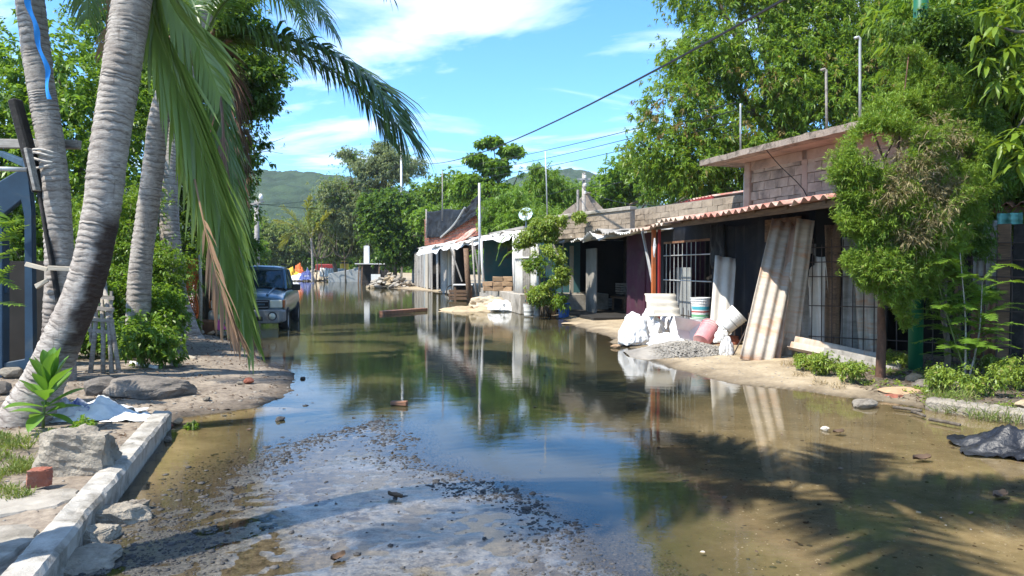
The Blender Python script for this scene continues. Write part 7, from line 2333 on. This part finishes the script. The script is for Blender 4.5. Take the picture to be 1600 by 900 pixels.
# poles on the left, far
up = thing('utility_pole', 'grey wooden utility pole with a white insulator far down the left side', 'utility pole', Vector((far(402, 420, 44).x, 44, 0)))
ztop = far(401, 312, 44).z
MB().tube([(0, 0, 0), (0, 0, ztop)], [.17, .13], 10).build('pole', M['wood_grey'], up, smooth=True)
MB().bar((-.35, -.12, ztop - .3), (.5, -.12, ztop - .1), .09, .1).build('cross_arm', M['wood_grey'], up)
MB().lathe([(0, 0), (.10, 0), (.13, .2), (.07, .38), (0, .38)], 10, Matrix.Translation((.3, -.14, ztop - .05))).build('insulator', M['white_plastic'], up, smooth=True)
post('utility_pole', Vector((far(627, 420, 66).x, 66, 0)), far(627, 228, 66), .11, 'galv', 'slim pale lamp pole rising out of the dark round tree', 'utility pole')

# wires
def wire(label, a, b, sag, r=.012):
    pts = []
    for k in range(25):
        t = k / 24
        p = Vector(a).lerp(Vector(b), t); p.z -= sag * 4 * t * (1 - t); pts.append(p)
    o = MB().tube(pts, r, 4).build('power_line', M['wire'], None)
    tag(o, label, 'power line')


wire('thick black power line crossing the sky to the far lamp pole', at(1330, -60, 9.5), far(627, 248, 66), 1.3, .022)
wire('upper thin wire running from the mango tree to the far hill', at(1150, 160, 20), far(700, 262, 60), .25, .016)
wire('middle thin wire running from the mango tree to the far hill', at(1150, 172, 20), far(690, 272, 60), .35, .014)
wire('lower thin wire running from the mango tree to the far hill', at(1150, 190, 20), far(680, 282, 60), .4, .014)
wire('sagging wire from the shack utility pole to the house roof', at(912, 296, 33), at(1160, 302, 18.5), .5, .012)
wire('tight wire from the shack utility pole towards the big mango', at(912, 292, 33), at(972, 284, 24), .05, .012)
wire('wire from the far left pole across to the dark round tree', at(400, 318, 44), far(640, 314, 64), .5, .02)
wire('wire rising from the far left pole to the lamp pole', at(402, 320, 44), far(627, 256, 66), .9, .016)
wire('long wire from the shack utility pole over the far shack', at(912, 290, 33), far(640, 330, 60), .4, .012)

# ================================================================== BACKGROUND TREES
G_ = 'trees along the far end of the street'


def base_at(u, Y, z=.1): return (at(u, 420, Y).x, Y, z)


tree('tall_tree', 'airy grey green tree rising above the street end', base_at(575, 78), at(575, 330, 78), .30,
     lob([(565, 268, 78, 2.9), (610, 262, 78, 2.7), (530, 300, 78, 2.7), (590, 310, 78, 3.2), (642, 268, 78, 1.9), (540, 250, 78, 1.5), (595, 238, 78, 1.5), (545, 340, 78, 2.5)]), 8500, 8, .36, .10, 'leaf_grey', 'bark', G_, 41, shell=.3, freq=.35, gap=-.2, droop=.5, twigs=80)
tree('round_tree', 'dense dark green round tree in front of the small stall', base_at(618, 60), at(616, 380, 60), .20,
     lob([(612, 330, 60, 2.1), (590, 362, 60, 1.8), (640, 362, 60, 1.7), (612, 385, 60, 1.9), (645, 325, 60, 1.5), (583, 322, 60, 1.3), (635, 395, 60, 1.3), (650, 345, 59, 1.4)]), 5200, 8, .26, .16, 'leaf_dark', 'bark', G_, 42, freq=.6, droop=.3)
tree('willow_tree', 'soft drooping grey green tree left of the dark round tree', base_at(525, 84), at(525, 370, 84), .25,
     lob([(515, 345, 84, 2.4), (545, 335, 84, 2.8), (530, 315, 85, 2.0), (490, 368, 84, 1.8), (560, 370, 84, 2.4), (520, 382, 84, 2.2)]), 6000, 8, .44, .12, 'leaf_olive', 'bark', G_, 43, freq=.35, gap=-.10, droop=.9, spread=.6)
tree('scrub_tree', 'low pale scrub at the left of the street end', base_at(425, 98), at(425, 400, 98), .2,
     lob([(425, 375, 98, 3.4), (395, 365, 98, 3.2), (455, 390, 98, 3), (405, 400, 98, 2.6), (440, 405, 98, 2.4), (375, 390, 96, 3), (470, 370, 100, 2.6)]), 6500, 8, .44, .16, 'leaf_olive', 'bark', G_, 44, freq=.35, gap=-.18)
tree('scrub_tree', 'brighter green scrub under the willowy tree', base_at(560, 96), at(560, 400, 96), .2,
     lob([(555, 395, 96, 2.8), (580, 400, 96, 2.6), (530, 400, 97, 2.4), (500, 395, 98, 2.6), (570, 370, 97, 2.6)]), 2400, 8, .40, .15, 'leaf_mid', 'bark', G_, 45, freq=.35)
tree('almond_tree', 'layered almond tree standing tall above the far shack', base_at(775, 50), at(775, 250, 50), .20,
     lob([(770, 222, 50, .75), (800, 236, 50, .85), (745, 250, 50, .9), (775, 262, 50, 1.2), (812, 270, 50, .6), (735, 285, 50, 1.2), (765, 300, 50, 1.6), (790, 300, 50, 1.1), (720, 300, 50, 1.0), (750, 225, 50, .45)]), 1900, 8, .30, .15, 'leaf_mid', 'bark', G_, 46, freq=.6, squash=.5, twigs=60)
tree('leafy_tree', 'light green tree between the round tree and the almond tree', base_at(695, 66), at(695, 340, 66), .22,
     lob([(680, 305, 66, 1.8), (705, 290, 66, 1.7), (670, 330, 66, 1.9), (710, 325, 66, 2.2), (740, 330, 65, 2.2), (690, 355, 66, 1.9), (760, 345, 64, 1.8), (655, 300, 67, 1.2)]), 3200, 8, .30, .14, 'leaf_bright', 'bark', G_, 47, freq=.5)
tree('bamboo_clump', 'feathery yellow green clump above the open shack', base_at(860, 40), at(860, 320, 40), .10,
     lob([(850, 280, 40, 1.0), (880, 300, 40, 1.0), (830, 305, 40, 1.1), (860, 325, 40, 1.2), (895, 325, 40, .8), (815, 325, 38, 1.1), (840, 345, 36, 1.0), (840, 265, 40, .5), (875, 345, 38, .9)]), 2300, 9, .28, .05, 'leaf_bright', 'stem_green', G_, 48, freq=.7, droop=.7, spread=.7)
tree('leafy_tree', 'mid green tree behind the gabled house', base_at(960, 44), at(960, 330, 44), .2,
     lob([(950, 285, 44, 1.4), (975, 268, 44, 1.3), (930, 305, 44, 1.2), (1000, 285, 44, 1.7), (1040, 290, 42, 1.8), (970, 315, 44, 1.4), (1090, 290, 40, 1.8), (1130, 280, 36, 1.6)]), 3000, 8, .26, .10, 'leaf_mid', 'bark', G_, 49, freq=.5)
tree('feathery_tree', 'feathery acacia overhanging the far shack roof', base_at(795, 34.5), at(790, 360, 34.5), .10,
     lob([(775, 330, 34, .8), (800, 320, 34, .8), (765, 350, 34, .6), (800, 345, 33, .7), (825, 345, 33, .6), (790, 370, 32, .4)]), 1500, 9, .20, .045, 'leaf_mid', 'bark', G_, 50, freq=.8, droop=.4)
tree('leafy_tree', 'dark green tree behind the roofs near the almond tree', base_at(720, 56), at(745, 330, 56), .22,
     lob([(660, 350, 56, 1.6), (645, 375, 56, 1.2), (700, 345, 57, 1.6), (740, 320, 57, 1.8), (790, 330, 55, 1.8), (830, 320, 52, 1.8), (870, 310, 52, 1.6), (910, 320, 50, 1.5)]), 3400, 8, .28, .13, 'leaf_mid', 'bark', G_, 51, freq=.5)
tree('leafy_tree', 'green tree seen between the palm fronds and the hill', base_at(395, 60), at(395, 380, 60), .2,
     lob([(392, 395, 60, 1.4), (375, 370, 58, 1.6), (388, 350, 62, 1.0), (360, 400, 55, 1.5)]), 1500, 8, .26, .12, 'leaf_mid', 'bark', G_, 52, freq=.5)
# small yellow green palm and bare trees at the street end
pbb = Vector(base_at(488, 76)); 
t_ = thing('young_palm', 'young yellow green palm before the scrub at the street end', 'palm tree', pbb)
cc = at(486, 372, 76)
palm_trunk(t_, rel(pbb, pbb, at(488, 405, 76), cc), [.13, .11, .10], M['palm_bark'], .2, 12, 9)
for i, (u, v_, uu, vv) in enumerate(((480, 335, 487, 306), (462, 345, 442, 322), (455, 352, 432, 345), (460, 365, 440, 384), (505, 345, 520, 330), (500, 360, 518, 378))):
    frond(t_, rel(pbb, cc, at(u, v_, 76), at(uu, vv, 76)), M['frond_yellow'], 1.7, .17, 34, .9, .8, .04, 60 + i)
for i, (u, v1, Yd) in enumerate(((493, 375, 80), (540, 385, 82), (508, 390, 79))):
    t_ = thing('bare_tree', ['bare grey tree before the willowy tree at the street end', 'leaning bare trunk left of the small stall', 'thin bare tree beside the grey one at the street end'][i], 'tree', base_at(u, Yd))
    bp_ = Vector(t_.location)
    limb(t_, [Vector((0, 0, -.2)), Vector((.2 - .3 * i, 0, 2)), at(u - 6 + 3 * i, v1, Yd) - bp_], .09 - .012 * i, .04, M['bark'], 8, 'trunk')
    for k in range(7):
        a = k * 2.4 + i
        tip = at(u - 6 + 3 * i + 26 * math.cos(a), v1 - 20 - 18 * math.sin(a * 1.3) ** 2, Yd) - bp_
        limb(t_, [Vector((.2 - .3 * i, 0, 2)) * 1.2, (at(u - 6, v1, Yd) - bp_) * .8 + Vector((math.cos(a), math.sin(a), .3)), tip], .05, .02, M['bark'], 5)
# wooded strip closing the view beyond everything
rng = np.random.default_rng(77)
tl = []
for k in range(46):
    u = -500 + k * 50 + rng.uniform(-15, 15); Yd = rng.uniform(115, 150)
    p = at(u, 420, Yd); r_ = rng.uniform(4.0, 6.2)
    tl.append((p.x, Yd, r_ * .55, r_))
o, _ = foliage('far_wood', tl, 15000, 6, 1.0, .5, M['leaf_mid'], None, 78, freq=.15)
tag(o, 'continuous far woodland beyond the end of the street', None, None, 'stuff')

# ================================================================== MANGO TREES
o_mix = ('leaf_mango', .25, .7)
tree('mango_tree', 'huge mango tree towering behind the houses on the right', (9.6, 25.5, .1), at(1240, 150, 25), .42,
     lob([(1060, 175, 23.5, 1.5), (1025, 235, 23, 1.1), (1110, 90, 24, 1.7), (1180, 30, 24.5, 1.9), (1130, 225, 23, 1.6), (1215, 130, 23.5, 2.1), (1290, 60, 24, 2.1), (1300, 175, 23, 1.9), (1380, 120, 23.5, 2.1), (1190, 255, 22.5, 1.3), (1100, -20, 25, 1.6), (1250, -60, 25, 2.4), (1390, 0, 24.5, 2.4), (1480, 100, 24, 2.4), (1010, 260, 24, .9), (1080, 260, 22.5, 1.2), (1580, 60, 24, 2.6), (1560, 200, 24, 2.4), (1480, 220, 24, 2.0), (1070, 110, 25, 1.2), (1160, -60, 26, 2)]),
     21000, 10, .18, .048, 'leaf_mango', 'bark', 'mango trees', 61, limbs=18, freq=.8, gap=-.08, droop=.38, spread=.85, twigs=140, shell=.6)
tree('mango_tree', 'dark shaded mango tree hanging over the right fence', (8.9, 13.6, .1), at(1560, 200, 13), .26,
     lob([(1500, 50, 12.5, 1.0), (1565, 160, 12.4, 1.0), (1600, 270, 12, .9), (1500, 175, 12.8, .7), (1600, 40, 12.2, 1.3), (1450, 40, 13, .9), (1545, 290, 12.3, .5), (1470, 110, 13, .6), (1660, 150, 12, 1.5), (1640, 330, 11.6, .7)]) + [(6.2, 8.2, 5.8, 1.0), (7.3, 8.6, 5.6, 1.2), (5.6, 9.2, 6.4, .9), (8.4, 9.2, 5.4, 1.2)],
     6500, 9, .21, .05, 'leaf_mango', 'bark', 'mango trees', 62, freq=.9, droop=.6, spread=.8, twigs=60)
mg_ = bpy.data.objects['mango_tree']
o, _ = foliage('dead_leaves', [(a - mg_.location.x, b - mg_.location.y, c - mg_.location.z, r * .95) for a, b, c, r in lob([(1300, 175, 23, 1.9), (1215, 130, 23.2, 2.0), (1380, 140, 23, 2.0), (1130, 225, 22.7, 1.4), (1060, 190, 23, 1.4), (1200, 255, 22.3, 1.3)])], 520, 8, .17, .045, M['leaf_dead'], mg_, 505, freq=1.2, gap=.1, droop=.7)
# nearest mango spray: every leaf its own piece
ms = at(1640, 60, 7.6)
t_ = thing('mango_branch', 'sunlit mango branch with drooping leaves at the top right corner', 'branch', ms)
rr = random.Random(9)
limb(t_, [at(1800, 10, 7.8) - ms, at(1690, 30, 7.7) - ms, at(1600, 50, 7.6) - ms, at(1560, 40, 7.5) - ms], .03, .012, M['bark'])
limb(t_, [at(1690, 30, 7.7) - ms, at(1630, 140, 7.6) - ms, at(1590, 200, 7.55) - ms], .022, .010, M['bark'])
lf_mesh = []
for k in range(6):
    L = .20 + .012 * k
    def fn(a, b, L=L, k=k):
        w = .026 * (math.sin(PI * min(.995, a ** .8)) ** .75 + .04); y = (b - .5) * 2
        return Vector((L * a, y * w, -.16 * L * a * a * (1 + .3 * k) + abs(y) * w * .35 + .004 * math.sin(a * 14 + k)))
    me_ = MB().grid(7, 2, fn).mesh('leaf', True); me_.materials.append(M['leaf_mango_near']); lf_mesh.append(me_)
for (u, v_, Yd, nn) in ((1556, 45, 7.5, 13), (1575, 75, 7.5, 13), (1600, 55, 7.6, 13), (1545, 95, 7.55, 11), (1590, 120, 7.55, 13), (1570, 20, 7.6, 12), (1612, 100, 7.6, 12), (1530, 60, 7.6, 9), (1600, 5, 7.7, 12), (1560, 130, 7.6, 10), (1540, 15, 7.7, 10), (1615, 150, 7.5, 11), (1590, 205, 7.55, 13), (1570, 225, 7.5, 11), (1605, 235, 7.5, 12), (1590, 255, 7.5, 10)):
    c = at(u, v_, Yd) - ms
    for k in range(nn):
        a = k * 2.399 + u
        e = rr.uniform(-1.15, .25)
        o = bpy.data.objects.new('leaf', rr.choice(lf_mesh)); COL.objects.link(o); o.parent = t_
        o.location = c + Vector((rr.uniform(-.03, .03), rr.uniform(-.03, .03), rr.uniform(-.06, .04)))
        o.rotation_euler = (rr.uniform(-.4, .4), -e, a); s = rr.uniform(.7, 1.1); o.scale = (s, s, s)

# ================================================================== AIR
hzb = MB().box((0, 810, 37), (3300, 1700, 77)).build('haze', None, None)
t = NT('haze_air'); t.n.remove(t.b)
pv_ = t.new('ShaderNodeVolumePrincipled')
pv_.inputs['Color'].default_value = (.80, .90, 1.0, 1); pv_.inputs['Density'].default_value = .00026; pv_.inputs['Anisotropy'].default_value = .2
t.link(pv_.outputs[0], t.out.inputs['Volume'])
hzb.data.materials.append(t.m)
tag(hzb, None, None, None, 'stuff')
